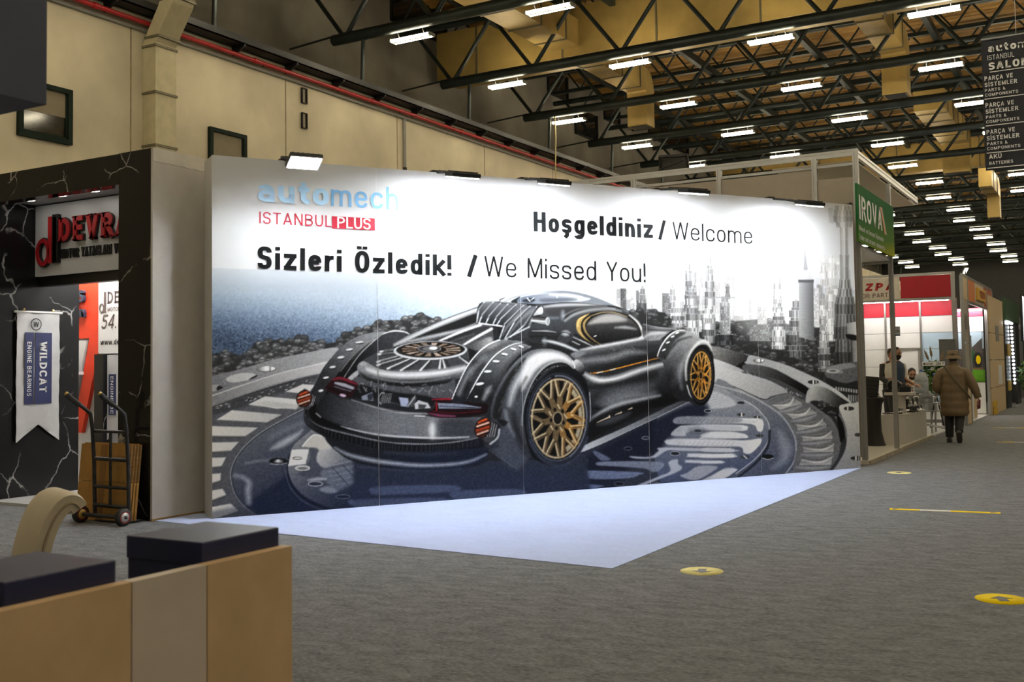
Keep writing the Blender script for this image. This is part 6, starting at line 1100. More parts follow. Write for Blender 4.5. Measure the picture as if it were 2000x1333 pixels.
gs = wb(t, B(-3.245, -3.215, 15.68, 18.52, 3.26, 4.115), 'sign_fascia', grad_mat('green_yellow_print', [(0., (.55, .50, .01)), (.35, (.10, .22, .03)), (.75, (.02, .14, .04)), (1., (.03, .16, .05))], 2, 3.22, 4.3, (1, -.12)))
toU = lambda v, z, u=-3.213: Matrix.Translation((u, v, z)) @ Matrix(((0, -1, 0, 0), (1, 0, 0, 0), (0, 0, 1, 0), (0, 0, 0, 1)))   # XZ lettering -> plane facing +X
def sign_u(t, par, txt, v, z, size, w, cond, width, mat, u=-3.213, **k):
    for sl in words(txt): mb = MB(); write(mb, txt, 0, 0, size, w, cond, width=width, sel=sl, **k); wb(t, mb.xf(toU(v, z, u)), 'lettering', mat, par)
sign_u(t, gs, 'IROVA', 15.78, 3.60, .36, .17, 1., 1.72, m_ink_white)
m_or = M('orange_print', (.70, .17, .02), .5)
wb(t, MB().prism([(17.46, 3.98), (17.78, 3.57), (17.68, 3.57), (17.38, 3.98)][::-1], -3.215, -3.211, 'x'), 'orange_stroke', m_or, gs); wb(t, MB().prism([(17.53, 3.98), (17.85, 3.57), (17.80, 3.57), (17.49, 3.98)][::-1], -3.215, -3.2115, 'x'), 'grey_stroke', M('grey_print', (.35, .35, .33), .5), gs)
sign_u(t, gs, 'Römork ve Karavan Ekipmanları', 15.73, 3.43, .075, .12, .8, 1.85, m_ink_white); sign_u(t, gs, 'Trailer and caravan components', 15.73, 3.30, .075, .12, .8, 1.9, m_ink_white)
# spare floodlight on top of the stand frame
t = thing('frame_floodlight', 'black floodlight clamped on the aluminium frame behind the mural', 'floodlight', (-6.2, 16.1, 4.70)); MB().bbox(-.24, .24, -.16, .16, .14, .20, .01).build('housing', m_black, t, rot=(math.radians(-35), 0, .25)); MB().box(-.2, .2, -.13, .13, .132, .14).build('lens', M('unlit_lens', (.10, .10, .10), .2), t, rot=(math.radians(-35), 0, .25)); MB().tube((-.25, 0, .0), (-.2, -.05, .2), .012, 6).tube((.2, -.05, .12), (-.25, -.02, .02), .012, 6).build('bracket', m_black, t)
# stretch-cloth bar table, case, plinth, parts
t = thing('bar_table', 'bar table in a black stretch cover beside the mural end', 'table', (-3.74, 19.0, .056))
MB().loft([ring_e((0, 0, z), r_, r_, 20) for z, r_ in ((0, .19), (.05, .17), (.25, .125), (.5, .12), (.7, .145), (.8, .185), (.82, .19), (.825, .18))]).build('stretch_cover', M('black_stretch_cloth', (.012, .011, .011), .6, var=.2), t); MB().lathe([(.185, .825), (.185, .835), (1e-6, .835)]).build('table_top', M('dark_table_top', (.03, .03, .03), .3), t)
t = thing('tool_case', 'dark ribbed plastic case leaning on the black bar table', 'case', (-3.79, 18.98, .893), .3); MB().bbox(-.13, .13, -.07, .07, 0, .36, .015).build('shell', M('dark_case_plastic', (.022, .020, .019), .5), t, rot=(0, math.radians(6), 0)); 
for k in range(4): B(-.125, .125, -.074, -.068, .06 + k * .07, .075 + k * .07).build('rib', m_black, t, rot=(0, math.radians(6), 0))
t = thing('display_plinth', 'low white display plinth along the aisle edge of the stand', 'plinth', (-3.35, 20.4, .056)); m_pl = M('white_plinth_board', (.60, .56, .51), .45, var=.03)
wb(t, MB().prism([(-3.66, 19.12), (-3.30, 19.40), (-3.25, 21.45), (-3.60, 21.45), (-3.66, 19.9)], .056, .565), 'body', m_pl); wb(t, MB().prism([(-3.665, 19.11), (-3.295, 19.39), (-3.245, 21.46), (-3.605, 21.46), (-3.665, 19.9)], .565, .575), 'top', m_pl)
t = thing('display_table', 'white pedestal display table carrying black engine parts', 'table', (-3.48, 20.1, .576)); MB().lathe([(.09, 0), (.09, .30), (.10, .32)], n=16).build('pedestal', m_pl, t); MB().bbox(-.24, .24, -.2, .2, .32, .37, .006).build('top', m_pl, t)
m_cast = M('black_casting', (.02, .02, .021), .35, .3, var=.3, scale=30); m_chrome = M('machined_steel', (.5, .5, .5), .25, .9, var=.2, scale=20)
def gear_part(label, x, y, z, kind, s, rz=0., grp='engine parts on the displays'):
    t = thing('engine_part', label, 'engine part', (x, y, z), rz, grp)
    if kind == 'turbo':
        MB().path([(s * .5 * math.cos(a) * (1 - a * .05), 0, s * .55 + s * .5 * math.sin(a) * (1 - a * .05)) for a in [k * .35 for k in range(16)]], s * .2, 8, rs=[s * (.22 - k * .006) for k in range(16)]).build('housing', m_cast, t); MB().tube((0, -s * .5, s * .55), (0, s * .5, s * .55), s * .22, 12).build('core', m_chrome, t); MB().lathe([(s * .33, 0), (s * .33, s * .06), (s * .2, s * .08)], (0, -s * .4, s * .55), 14, 'y').build('flange', m_cast, t)
    elif kind == 'pump':
        MB().bbox(-s * .5, s * .5, -s * .35, s * .35, 0, s * .55, s * .08).build('body', m_cast, t); MB().lathe([(s * .36, 0), (s * .36, s * .1), (s * .15, s * .16), (s * .15, s * .34), (1e-6, s * .34)], (0, 0, s * .5), 14).build('cover', m_cast, t); MB().tube((s * .4, 0, s * .3), (s * .75, 0, s * .42), s * .12, 10).build('outlet', m_chrome, t)
    elif kind == 'hub':
        MB().lathe([(s * .5, 0), (s * .5, s * .12), (s * .3, s * .16), (s * .26, s * .5), (s * .34, s * .54), (s * .34, s * .62), (1e-6, s * .62)], n=20).build('body', m_chrome, t)
        for k in range(6): a = k * math.pi / 3; MB().tube((s * .4 * math.cos(a), s * .4 * math.sin(a), s * .12), (s * .4 * math.cos(a), s * .4 * math.sin(a), s * .2), s * .05, 6).build('bolt', m_cast, t)
    elif kind == 'shaft':
        MB().lathe([(s * .1, 0), (s * .1, s * .4), (s * .2, s * .42), (s * .2, s * .6), (s * .12, s * .62), (s * .12, s * 1.1), (s * .22, s * 1.12), (s * .22, s * 1.3), (s * .06, s * 1.34)], n=14).build('body', m_chrome, t); MB().lathe([(s * .3, 0), (s * .3, s * .08), (s * .12, s * .1)], n=14).build('foot', m_cast, t)
    elif kind == 'plate': MB().bbox(-s, s, -s * .5, s * .5, 0, s * .12, s * .03).build('body', m_cast, t); MB().tube((-s * .5, 0, s * .1), (-s * .5, 0, s * .22), s * .2, 10).build('boss', m_chrome, t); MB().tube((s * .45, 0, s * .1), (s * .45, 0, s * .2), s * .28, 10).build('boss', m_cast, t)
gear_part('black snail-shaped turbo casting on the white pedestal table', -3.58, 20.05, .946, 'turbo', .2, .3); gear_part('black pump casting with outlet on the white pedestal table', -3.40, 20.08, .946, 'pump', .2, .5); gear_part('small black casting at the left edge of the pedestal table', -3.66, 19.98, .946, 'pump', .11)
gear_part('flat black plate with bosses on the corner of the plinth', -3.52, 19.5, .576, 'plate', .15, .6); gear_part('chrome hub lying on the near corner of the plinth', -3.40, 19.62, .576, 'hub', .16)
gear_part('tall machined shaft standing on the plinth', -3.33, 20.25, .576, 'shaft', .25); gear_part('second tall machined shaft further along the plinth', -3.30, 20.55, .576, 'shaft', .22); gear_part('black turbo casting standing in the middle of the plinth', -3.38, 20.85, .576, 'turbo', .24, 1.2); gear_part('chrome hub at the far end of the plinth', -3.36, 21.15, .576, 'hub', .2); gear_part('black pump at the far end of the plinth', -3.4, 21.33, .576, 'pump', .16, 1.)
gear_part('silver fitting on top of the black bar table', -3.66, 19.0, .893, 'hub', .1)
# second red-and-white stand
t = thing('red_white_stand', 'white stand with red header panels and red block lettering', 'exhibition stand', (-4.4, 26.6, 0)); m_redp = M('red_panel', (.42, .005, .018), .45, var=.05); m_redb = M('bright_red_panel', (.60, .012, .04), .45, var=.04)
for x in (-6.0, -3.285): profile_post(t, x, 26.2, 0, 3.58, .06)
beam(t, -6.0, -3.25, 26.17, 26.23, 3.52, 3.58); beam(t, -6.0, -3.25, 26.17, 26.23, 2.93, 2.99)
hd = wb(t, B(-5.97, -4.46, 26.16, 26.18, 3.0, 3.51), 'sign_panel', M('white_sign_panel', (.62, .57, .50), .5)); wb(t, B(-4.44, -3.32, 26.17, 26.19, 3.0, 3.51), 'red_panel', m_redp)
def sign_v(t, par, txt, x, z, size, w, cond, width, mat, y, **k):
    for sl in words(txt): mb = MB(); write(mb, txt, x, z, size, w, cond, width=width, sel=sl, **k); wb(t, mb.xf(Matrix.Translation((0, y, 0))), 'lettering', mat, par)
sign_v(t, hd, 'ZPA', -5.25, 3.21, .185, .27, 1.1, .66, m_rl, 26.157, slant=.15, gap=.3); sign_v(t, hd, 'MOTOR PARTS', -5.62, 3.045, .105, .13, 1., .98, M('brown_letter', (.12, .04, .03), .5), 26.157)
wb(t, B(-5.9, -3.4, 26.24, 26.30, 2.92, 2.94), 'strip_lamp', m_strip)
cols = [-6.0, -5.47, -4.94, -4.13, -3.36]; rows = [.10, .55, .95, 1.38, 1.80, 2.19, 2.59, 2.96]
for i in range(4):
    for j in range(7):
        mm = m_redb if j == 6 else m_white
        if i == 3 and j in (1, 2, 3, 4): mm = M('sky_print_panel', (.46, .60, .74), .5, var=.06, scale=2)
        wb(t, B(cols[i] + .008, cols[i + 1] - .008, 26.88, 26.9, rows[j] + .006, rows[j + 1] - .006), 'wall_panel', mm)
wb(t, B(-6.0, -3.3, 26.9, 26.93, 0, 3.0), 'back_frame', M('panel_joint_grey', (.30, .30, .31), .5))
for x in cols: profile_post(t, x, 26.87, 0, 2.96, .02)
wb(t, B(-6.0, -3.25, 22.2, 26.88, 0, .03), 'floor_boards', M('white_floor_board', (.55, .55, .55), .35))
wb(t, MB().box(-4.95, -4.9, 26.8, 26.86, 0, 1.80).box(-4.2, -4.15, 26.8, 26.86, 0, 1.80).box(-4.95, -4.15, 26.8, 26.86, 1.78, 1.83), 'door_frame', m_alu); wb(t, B(-4.9, -4.2, 26.82, 26.86, 0, 1.78), 'door_leaf', m_white)
t = thing('grey_column', 'dark grey square column at the corner of the red-header stand', 'column', (-3.42, 25.9, 0)); B(-.16, .16, -.1, .1, 0, 1.98).build('shaft', M('dark_grey_board', (.13, .13, .13), .6), t); B(-.17, .17, -.11, .11, 1.98, 2.0).build('cap', M('dark_grey_board2', (.18, .18, .18), .6), t)
t = thing('number_plate', 'small grey stand number plate reading C190 on an aluminium post', 'sign', (-3.27, 18.40, 2.05)); B(-.005, .09, -.03, -.02, 0, .16).build('plate', M('grey_plate', (.42, .42, .42), .5), t)
t.location = (-3.245, 18.44, 1.93); mb = MB(); write(mb, 'C190', .005, .06, .035, .2, width=.08, y=-.031); mb.build('lettering', m_bl, t); B(-.005, .09, -.032, -.03, 0, .025).build('blue_band', M('blue_band', (.03, .08, .14), .5), t)
# orange-headed stand further along
t = thing('orange_stand', 'beige stand with an orange header and small boxed logo', 'exhibition stand', (-3.6, 30, 0)); m_bei = M('beige_panel', (.62, .47, .28), .6, var=.06); m_ora = M('orange_panel', (.66, .20, .04), .5, var=.05); m_rbr = M('rust_panel', (.42, .10, .04), .5, var=.05)
for v0, v1, mm in ((26.32, 27.25, m_bei), (27.27, 28.75, m_ora), (28.77, 30.75, M('pale_header_panel', (.62, .52, .40), .5)), (30.77, 32.85, m_rbr)): hp = wb(t, B(-3.13, -3.10, v0, v1, 2.95, 3.48), 'header_panel', mm)
bx_ = wb(t, MB().bbox(-3.10, -3.04, 29.0, 30.7, 3.04, 3.36, .01), 'logo_box', M('yellow_logo_box', (.72, .42, .06), .5)); sign_u(t, bx_, 'TEZPA', 29.3, 3.11, .18, .26, .9, 1.2, m_rl, u=-3.035)
for v in (26.32, 27.25, 31.35, 32.85): profile_post(t, -3.12, v, 0, 3.5, .05)
beam(t, -3.14, -3.09, 26.3, 32.9, 3.48, 3.54); beam(t, -3.14, -3.09, 27.25, 31.35, 2.88, 2.94)
for z0, z1 in ((0, .95), (.97, 1.9), (1.92, 2.94)): wb(t, B(-3.13, -3.105, 26.36, 27.22, z0 + .01, z1), 'side_panel', M('taupe_side_panel', (.40, .36, .31), .6) if z0 > .5 else m_bei)
vn = wb(t, B(-3.105, -3.095, 26.6, 27.0, 2.25, 2.6), 'vent', M('vent_grey', (.22, .20, .17), .5))
for k in range(6): wb(t, B(-3.095, -3.088, 26.62, 26.98, 2.27 + k * .055, 2.295 + k * .055), 'louvre', m_alu, vn)
wb(t, MB().tube((-3.08, 27.33, 1.2), (-3.08, 27.33, 2.1), .02, 6), 'chain', m_alu)
for j, (z0, z1, mm) in enumerate(((.05, .9, m_white), (.92, 1.25, M('grass_print', (.12, .36, .01), .6, var=.25, scale=4)), (1.27, 1.80, M('barn_print', (.07, .06, .06), .6, var=.3, scale=3)), (1.82, 2.27, M('sky_print_panel', (.46, .60, .74), .5)), (2.29, 2.70, m_white), (2.72, 2.94, m_redb))): wb(t, B(-4.4, -3.20, 31.3, 31.33, z0, z1), 'wall_panel', mm)
# printed tractor picture on the back wall
pic = wb(t, B(-3.66, -3.24, 31.285, 31.3, .98, 2.28), 'tractor_print', M('sky_print_panel', (.46, .60, .74), .5))
flat = lambda poly, nm, mm, d=.003: wb(t, MB().prism(poly, 31.285 - d, 31.285, 'y'), nm, mm, pic)
flat([(-3.66, .98), (-3.24, .98), (-3.24, 1.24), (-3.66, 1.26)], 'grass', M('grass_print', (.12, .36, .01), .6)); flat([(-3.66, 1.26), (-3.24, 1.24), (-3.24, 1.30), (-3.66, 1.32)], 'earth', M('earth_print', (.22, .12, .08), .7)); flat([(-3.5, 1.3), (-3.24, 1.3), (-3.24, 2.12), (-3.5, 1.86)], 'barn', M('barn_print', (.07, .06, .06), .6), .004)
flat([(-3.64, 1.42), (-3.50, 1.42), (-3.42, 1.62), (-3.46, 1.78), (-3.56, 1.80), (-3.64, 1.6)], 'tractor_body', M('tractor_green', (.02, .10, .03), .5), .006)
for cx, cz, rx, rz_, mm, d in ((-3.36, 1.52, .115, .21, m_blk, .008), (-3.345, 1.52, .06, .12, m_yel, .010), (-3.60, 1.42, .05, .1, m_blk, .008)): flat([(cx + rx * math.cos(2 * math.pi * k / 20), cz + rz_ * math.sin(2 * math.pi * k / 20)) for k in range(20)], 'tractor_wheel', mm, d)
wb(t, B(-4.4, -3.2, 31.0, 31.2, 2.86, 2.90), 'strip_lamp', m_strip); wb(t, B(-4.4, -3.14, 26.95, 31.3, 0, .03), 'floor_boards', M('white_floor_board', (.55, .55, .55), .35))
cb = wb(t, B(-3.75, -3.2, 28.6, 29.2, .03, .92), 'cabinet', m_white); wb(t, B(-3.2, -3.19, 28.62, 29.18, .06, .9), 'cabinet_side', m_bei, cb)
for z0, z1 in ((0, .72), (.74, 1.5), (1.52, 2.25), (2.27, 3.3)): wb(t, B(-3.10, -3.07, 31.5, 35.6, z0, z1), 'side_panel', m_bei)
wb(t, B(-3.07, -3.06, 33.2, 34.1, 2.05, 2.5), 'vent', M('vent_grey', (.22, .20, .17), .5)); wb(t, B(-3.07, -3.05, 33.6, 34.5, .8, 1.35), 'white_notice', m_white)
for z in (.1, .3): wb(t, MB().bbox(-3.06, -2.98, 31.7, 32.1, z - .1, z + .08, .005), 'yellow_crate', M('yellow_crate', (.62, .40, .05), .6))
t = thing('stand_spotlight', 'slim spotlight on an arm over the orange header', 'spotlight', (-3.1, 27.0, 3.54)); MB().bbox(-.04, .05, -.9, .9, .10, .17, .01).build('housing', m_black, t, rot=(0, 0, .15)); B(-.03, .04, -.8, .8, .09, .10).build('lens', M('warm_lens', (1, 1, .9), .4, var=0, emis=(1, .9, .6), es=4), t, rot=(0, 0, .15)); MB().tube((0, 0, 0), (0, 0, .12), .015, 6).build('arm', m_black, t)
# dark stand with green header, lamp string and plants
t = thing('green_header_stand', 'dark stand with a green header and a string of white lamps', 'exhibition stand', (-3.4, 39, 0)); m_dg = M('dark_green_panel', (.02, .06, .02), .5, var=.1)
wb(t, B(-3.1, -3.0, 35.8, 41.0, 2.75, 3.45), 'header', m_dg); wb(t, B(-3.1, -3.04, 35.8, 37.2, 0, 2.75), 'black_panel', M('black_panel', (.012, .012, .013), .4)); wb(t, B(-3.1, -3.04, 39.5, 41.0, 0, 2.75), 'black_panel', M('black_panel', (.012, .012, .013), .4)); wb(t, B(-6, -3.1, 41, 41.1, 0, 3.4), 'back_wall', M('black_panel', (.012, .012, .013), .4))
m_bulb = M('white_bulb', (1, 1, 1), .4, var=0, emis=(.9, .95, 1.), es=14)
for k in range(16): wb(t, MB().sphere((-2.98, 37.35 + .03 * k, 2.55 - k * .12), .038, 8, 6), 'bulb', m_bulb)
for k in range(7): wb(t, MB().sphere((-2.98, 35.95 + .25 * k, 2.68), .04, 8, 6), 'bulb', m_bulb)
wb(t, B(-3.03, -2.99, 36.2, 37.0, 1.62, 2.0), 'yellow_notice', M('yellow_notice', (.6, .42, .1), .5)); wb(t, B(-3.03, -2.99, 36.0, 36.8, .55, .85), 'yellow_notice', M('yellow_notice', (.6, .42, .1), .5))
t = thing('bright_screen', 'tall bright white screen at the right end of the aisle', 'screen', (-2.95, 43, 2.2)); B(-.06, .0, -1.2, 1.2, 0, 1.6).build('screen', M('white_screen', (1, 1, 1), .4, var=0, emis=(.9, .95, 1), es=2.2), t); MB().box(-.08, .01, -1.26, -1.2, -.05, 1.65).box(-.08, .01, 1.2, 1.26, -.05, 1.65).build('frame', m_black, t); MB().box(-.05, -.02, -1.0, -.9, -2.2, 0).box(-.05, -.02, .9, 1.0, -2.2, 0).build('stand', m_black, t)
m_leaf = M('leaf_green', (.03, .09, .02), .5, var=.5, scale=8); m_leafl = M('leaf_light', (.12, .22, .04), .5, var=.4, scale=8)
def leaf_bush(t, c, rx, ry, rz, n, size, mats, seed):
    r = random.Random(seed); mbs = [MB() for _ in mats]
    for i in range(n):
        a = r.uniform(0, 2 * math.pi); z = r.uniform(-1, 1); q = math.sqrt(1 - z * z) * r.uniform(.5, 1); p = Vector((c[0] + rx * q * math.cos(a), c[1] + ry * q * math.sin(a), c[2] + rz * z)); d = Vector((r.uniform(-1, 1), r.uniform(-1, 1), r.uniform(-.3, 1))).normalized(); s = d.orthogonal().normalized() * size * .3
        s = Matrix.Rotation(r.uniform(0, 6), 3, d) @ s; mbs[i % len(mats)].add([p, p + d * size * .5 + s, p + d * size, p + d * size * .5 - s], [(0, 1, 2), (0, 2, 3)])
    return mbs
for nm, lb, x, y, s in (('potted_shrub', 'dark leafy shrub in a pot beside the lamp string', -2.5, 37.6, 1.), ('potted_shrub', 'second dark shrub further down the aisle under the screen', -2.4, 40.8, 1.3)):
    t = thing(nm, lb, 'plant', (x, y, 0), group='potted shrubs down the aisle'); MB().lathe([(.14, 0), (.2, .35), (.21, .36), (1e-6, .34)], n=16).build('pot', m_black, t); MB().tube((0, 0, .3), (0, 0, .8), .02, 6).build('stem', M('brown_stem', (.08, .05, .03), .8), t)
    for mb, mm in zip(leaf_bush(t, (0, 0, .95 * s), .38 * s, .38 * s, .55 * s, 420, .13, [m_leaf, m_leafl], 3), (m_leaf, m_leafl)): mb.build('foliage', mm, t, kind='stuff')
# far stands closing the view
for k, (x0, x1, y0, y1, h, c, lb) in enumerate(((-6, -2.6, 46, 52, 3.2, (.10, .10, .11), 'dark grey stand block far down the aisle'), (-6, -2.4, 54, 62, 3.4, (.16, .13, .10), 'brown stand block near the far end of the hall'), (-13, -7, 40, 60, 3.0, (.30, .30, .31), 'pale stand block far behind the mural'))):
    t = thing('far_stand', lb, 'exhibition stand', ((x0 + x1) / 2, (y0 + y1) / 2, 0)); mm = M('far_stand_%d' % k, c, .6); wb(t, B(x0, x1, y0, y1, 0, h - .5), 'body', mm); wb(t, B(x0 - .05, x1 + .05, y0 - .05, y1 + .05, h - .5, h), 'header', M('far_header_%d' % k, tuple(min(1, q * 1.8) for q in c), .6)); wb(t, B(x1, x1 + .03, y0 + .6, y1 - .6, .1, h - .8), 'opening', m_glass_dark)
# hanging banner
t = thing('hanging_banner', 'long black hall banner with white parts headings hanging at the right', 'banner', (-1.52, 16, 4.16)); m_ban = M('navy_black_banner', (.016, .017, .024), .7, var=.1)
mb = MB(); NW = 24
vs = [(2.2 * i / NW, .02 * math.sin(i * .8), z) for z in (0, 1.85) for i in range(NW + 1)]; mb.add(vs + [(x, y + .006, z) for x, y, z in vs], [(i, i + 1, NW + 2 + i, NW + 1 + i) for i in range(NW)] + [(i + 2 * NW + 2 + 1, i + 2 * NW + 2, i + 3 * NW + 3, i + 3 * NW + 4) for i in range(NW)], True); mb.build('cloth', m_ban, t)
MB().tube((0, 0, 1.86), (2.2, 0, 1.86), .016, 8).build('rod', m_alu, t)
for x in (.45, 1.75): MB().tube((x, 0, 1.86), (x, 0, 4.2), .004, 5).build('wire', m_alu, t)
m_bw = M('banner_white', (.82, .82, .80), .6)
def ban(txt, x, z, size, w, width, cond=1.): 
    for sl in words(txt): mb = MB(); write(mb, txt, x, z, size, w, cond, width=width, y=-.03, sel=sl); mb.build('lettering', m_bw, t)
ban('auto', .09, 1.66, .115, .22, .36); ban('mechanika', .47, 1.66, .115, .12, .8); ban('ISTANBUL', .08, 1.55, .07, .11, .34); ban('SALON', .09, 1.41, .105, .22, .5)
for z in (1.355, .98, .60, .215, .0): B(.02 if z < 1.2 else .1, 2.1, -.026, -.024, z + .02, z + .032).build('rule', m_bw, t)
for z in (1.265, .885, .505): ban('PARÇA VE', .03, z, .062, .17, .36, .9); ban('SİSTEMLER', .03, z - .088, .06, .17, .41, .9); ban('PARTS &', .03, z - .158, .042, .16, .26); ban('COMPONENTS', .03, z - .225, .042, .16, .42)
ban('AKÜ', .05, .155, .062, .17, .16); ban('BATTERIES', .05, .07, .045, .16, .3)
# ------------------------------------------------------------------ people and the things around them
m_skin = M('skin', (.50, .27, .17), .5, var=.05); m_hair = M('dark_hair', (.018, .013, .010), .6, var=.2); m_shoe = M('dark_shoe', (.02, .02, .02), .5)
def skin_body(name, V, E_, R_, mat, parent=None):
    """one continuous skinned surface over a joint graph"""
    me = bpy.data.meshes.new(name); me.from_pydata(V, E_, []); o = bpy.data.objects.new(name, me); COL.objects.link(o)
    sk = o.modifiers.new('skin', 'SKIN'); sk.use_smooth_shade = True
    for i, r_ in enumerate(R_): me.skin_vertices[0].data[i].radius = (r_, r_) if not isinstance(r_, tuple) else r_
    me.skin_vertices[0].data[0].use_root = True
    o.modifiers.new('sub', 'SUBSURF').levels = 2
    dg = bpy.context.evaluated_depsgraph_get(); dg.update(); m2 = bpy.data.meshes.new_from_object(o.evaluated_get(dg)); bpy.data.objects.remove(o, do_unlink=True)
    m2.name = name; m2.materials.clear(); m2.materials.append(mat)
    for p in m2.polygons: p.use_smooth = True
    return link(name, m2, None, parent)
def head(t, c, rz=0., tilt=0., skin=None, hair=True, beard=False, mask=False, par=None, hat=False):
    """head 0.23 m tall centred at c, face towards local -Y before rotation rz"""
    Mx = Matrix.Translation(c) @ Matrix.Rotation(rz, 4, 'Z') @ Matrix.Rotation(tilt, 4, 'X')
    prof = [(-.115, .03, .045), (-.095, .048, .062), (-.06, .060, .078), (-.02, .070, .090), (.03, .075, .097), (.07, .068, .090), (.10, .045, .06), (.115, .012, .018)]
    mb = MB().loft([ring_e((0, .008 - .012 * (z < -.06), z), rx, ry, 16) for z, rx, ry in prof])
    mb.loft([[(x * q, -.085 - d, z) for x, z in ((-.016, -.035), (.016, -.035), (.008, .02), (-.008, .02))] for q, d in ((1, 0), (.7, .02))])   # nose
    for s in (-1, 1): mb.loft([[(s * (.074 + d), .01 + a * q, -.01 + b * q) for a, b in ((-.018, -.02), (.018, -.025), (.02, .02), (-.012, .025))] for d, q in ((0, 1), (.014, .8))])  # ears
    h = mb.xf(Mx).build('head', skin or m_skin, par or t)
    for s in (-1, 1): MB().sphere((s * .030, -.083, .012), .012, 8, 6).xf(Mx).build('eye', M('eye_dark', (.03, .02, .02), .3), h); MB().box(s * .03 - .018, s * .03 + .018, -.098, -.088, .032, .039).xf(Mx).build('eyebrow', m_hair, h)
    MB().box(-.024, .024, -.086, -.076, -.068, -.060).xf(Mx).build('mouth', M('lips', (.32, .12, .10), .5), h)
    if hair: MB().loft([ring_e((0, .022, z), rx, ry, 16) for z, rx, ry in ((-.05, .062, .068), (.0, .079, .086), (.05, .082, .092), (.085, .072, .088), (.115, .045, .058), (.128, .01, .014))]).xf(Mx).build('hair', m_hair, h); 
    if beard: MB().loft([ring_e((0, -.012, z), rx, ry, 14) for z, rx, ry in ((-.125, .02, .03), (-.105, .048, .068), (-.07, .064, .083), (-.045, .066, .080))]).xf(Mx).build('beard', m_hair, h)
    if mask: MB().loft([ring_e((0, -.016, z), rx, ry, 14) for z, rx, ry in ((-.12, .03, .045), (-.09, .056, .076), (-.05, .068, .090), (-.02, .070, .088))]).xf(Mx).build('face_mask', M('black_mask', (.012, .012, .013), .7), h)
    return h
def hand(t, wrist, direction, palm_n, s=1., curl=.5, mat=None, par=None, flip=1):
    """palm and five unequal fingers, one skinned mesh; direction = along the palm, palm_n = palm normal"""
    d = Vector(direction).normalized(); n = Vector(palm_n); n = (n - d * n.dot(d)).normalized(); l = d.cross(n) * flip; w = Vector(wrist)
    V = [w, w + d * .05 * s, w + d * .085 * s]; E_ = [(0, 1), (1, 2)]; R_ = [(.022 * s, .016 * s), (.036 * s, .014 * s), (.036 * s, .012 * s)]
    for k, (off, ln) in enumerate(((-.027, .068), (-.009, .078), (.009, .072), (.027, .056))):
        b = w + d * .088 * s + l * off * s; dd = (d * math.cos(curl * .6) + n * math.sin(curl * .6)); d2 = (d * math.cos(curl * 1.7) + n * math.sin(curl * 1.7))
        i = len(V); V += [b, b + dd * ln * .5 * s, b + dd * ln * .5 * s + d2 * ln * .5 * s]; E_ += [(2, i), (i, i + 1), (i + 1, i + 2)]; R_ += [.0095 * s, .009 * s, .0075 * s]
    b = w + d * .035 * s - l * .038 * s; i = len(V); dd = (d * .7 - l * .55 + n * .45).normalized(); V += [b, b + dd * .035 * s, b + (dd * .035 + (d * .8 + n * .5).normalized() * .03) * s]; E_ += [(1, i), (i, i + 1), (i + 1, i + 2)]; R_ += [.012 * s, .0105 * s, .009 * s]
    return skin_body('hand', [tuple(v) for v in V], E_, R_, mat or m_skin, par or t)
def limb(pts, rs, bulge=0., step=5, n=14, flat=1.):
    """tapering sleeve or leg through joints, optionally with quilted bulges"""
    P_ = [Vector(p) for p in pts]; Q = []; RR = []
    for i in range(len(P_) - 1):
        for k in range(step): f = k / step; Q.append(P_[i].lerp(P_[i + 1], f)); RR.append(rs[i] * (1 - f) + rs[i + 1] * f)
    Q.append(P_[-1]); RR.append(rs[-1])
    if bulge: RR = [r_ * (1 + bulge * (abs(math.sin(i * math.pi / 3.)) - .5)) for i, r_ in enumerate(RR)]
    return MB().path(Q, 1, n, rs=RR)
# --- woman walking away in a quilted coat (local: faces +Y, right hand at +X)
t = thing('person', 'person in a long olive quilted coat and bucket hat walking away down the aisle', 'person', (-2.66, 20.84, 0), math.radians(4)); wom = t
m_coat = M('olive_quilted_nylon', (.17, .115, .058), .55, var=.18, scale=9, bump=.25, bscale=14); m_trous = M('black_trousers', (.012, .011, .012), .7)
body = skin_body('body', [(0, 0, .88), (0, 0, 1.10), (0, -.01, 1.30), (0, .0, 1.42), (0, .03, 1.50), (-.14, 0, 1.28), (-.25, -.02, 1.06), (-.21, .08, .90), (.14, 0, 1.28), (.30, -.03, 1.05), (.39, .02, .80), (-.09, 0, .84), (-.10, .10, .47), (-.11, .06, .10), (.09, 0, .84), (.08, .02, .48), (.07, -.22, .20)],
    [(0, 1), (1, 2), (2, 3), (3, 4), (2, 5), (5, 6), (6, 7), (2, 8), (8, 9), (9, 10), (0, 11), (11, 12), (12, 13), (0, 14), (14, 15), (15, 16)], [.13, .12, .13, .06, .055, .06, .045, .035, .06, .045, .032, .09, .065, .045, .09, .065, .045], m_skin, t)
rings = []; zs = np.linspace(.49, 1.42, 40)
for z in zs:
    f = (z - .49) / .93; rx = np.interp(f, [0, .06, .35, .62, .82, .91, .96, 1.], [.235, .265, .262, .25, .25, .21, .15, .10]); ry = np.interp(f, [0, .06, .35, .62, .82, .91, .96, 1.], [.17, .195, .195, .185, .17, .14, .115, .09]); rx *= .93; q = 1 + .045 * (abs(math.sin(f * math.pi * 6.5)) - .6) * (f < .93)
    rings.append(ring_e((0, .0, float(z)), rx * q, ry * q, 26))
MB().loft(rings).build('coat', m_coat, t); MB().loft([ring_e((0, .01, z), a, b, 20) for z, a, b in ((1.36, .125, .115), (1.40, .108, .105), (1.45, .094, .096), (1.475, .088, .09), (1.45, .078, .08))]).build('collar', m_coat, t)
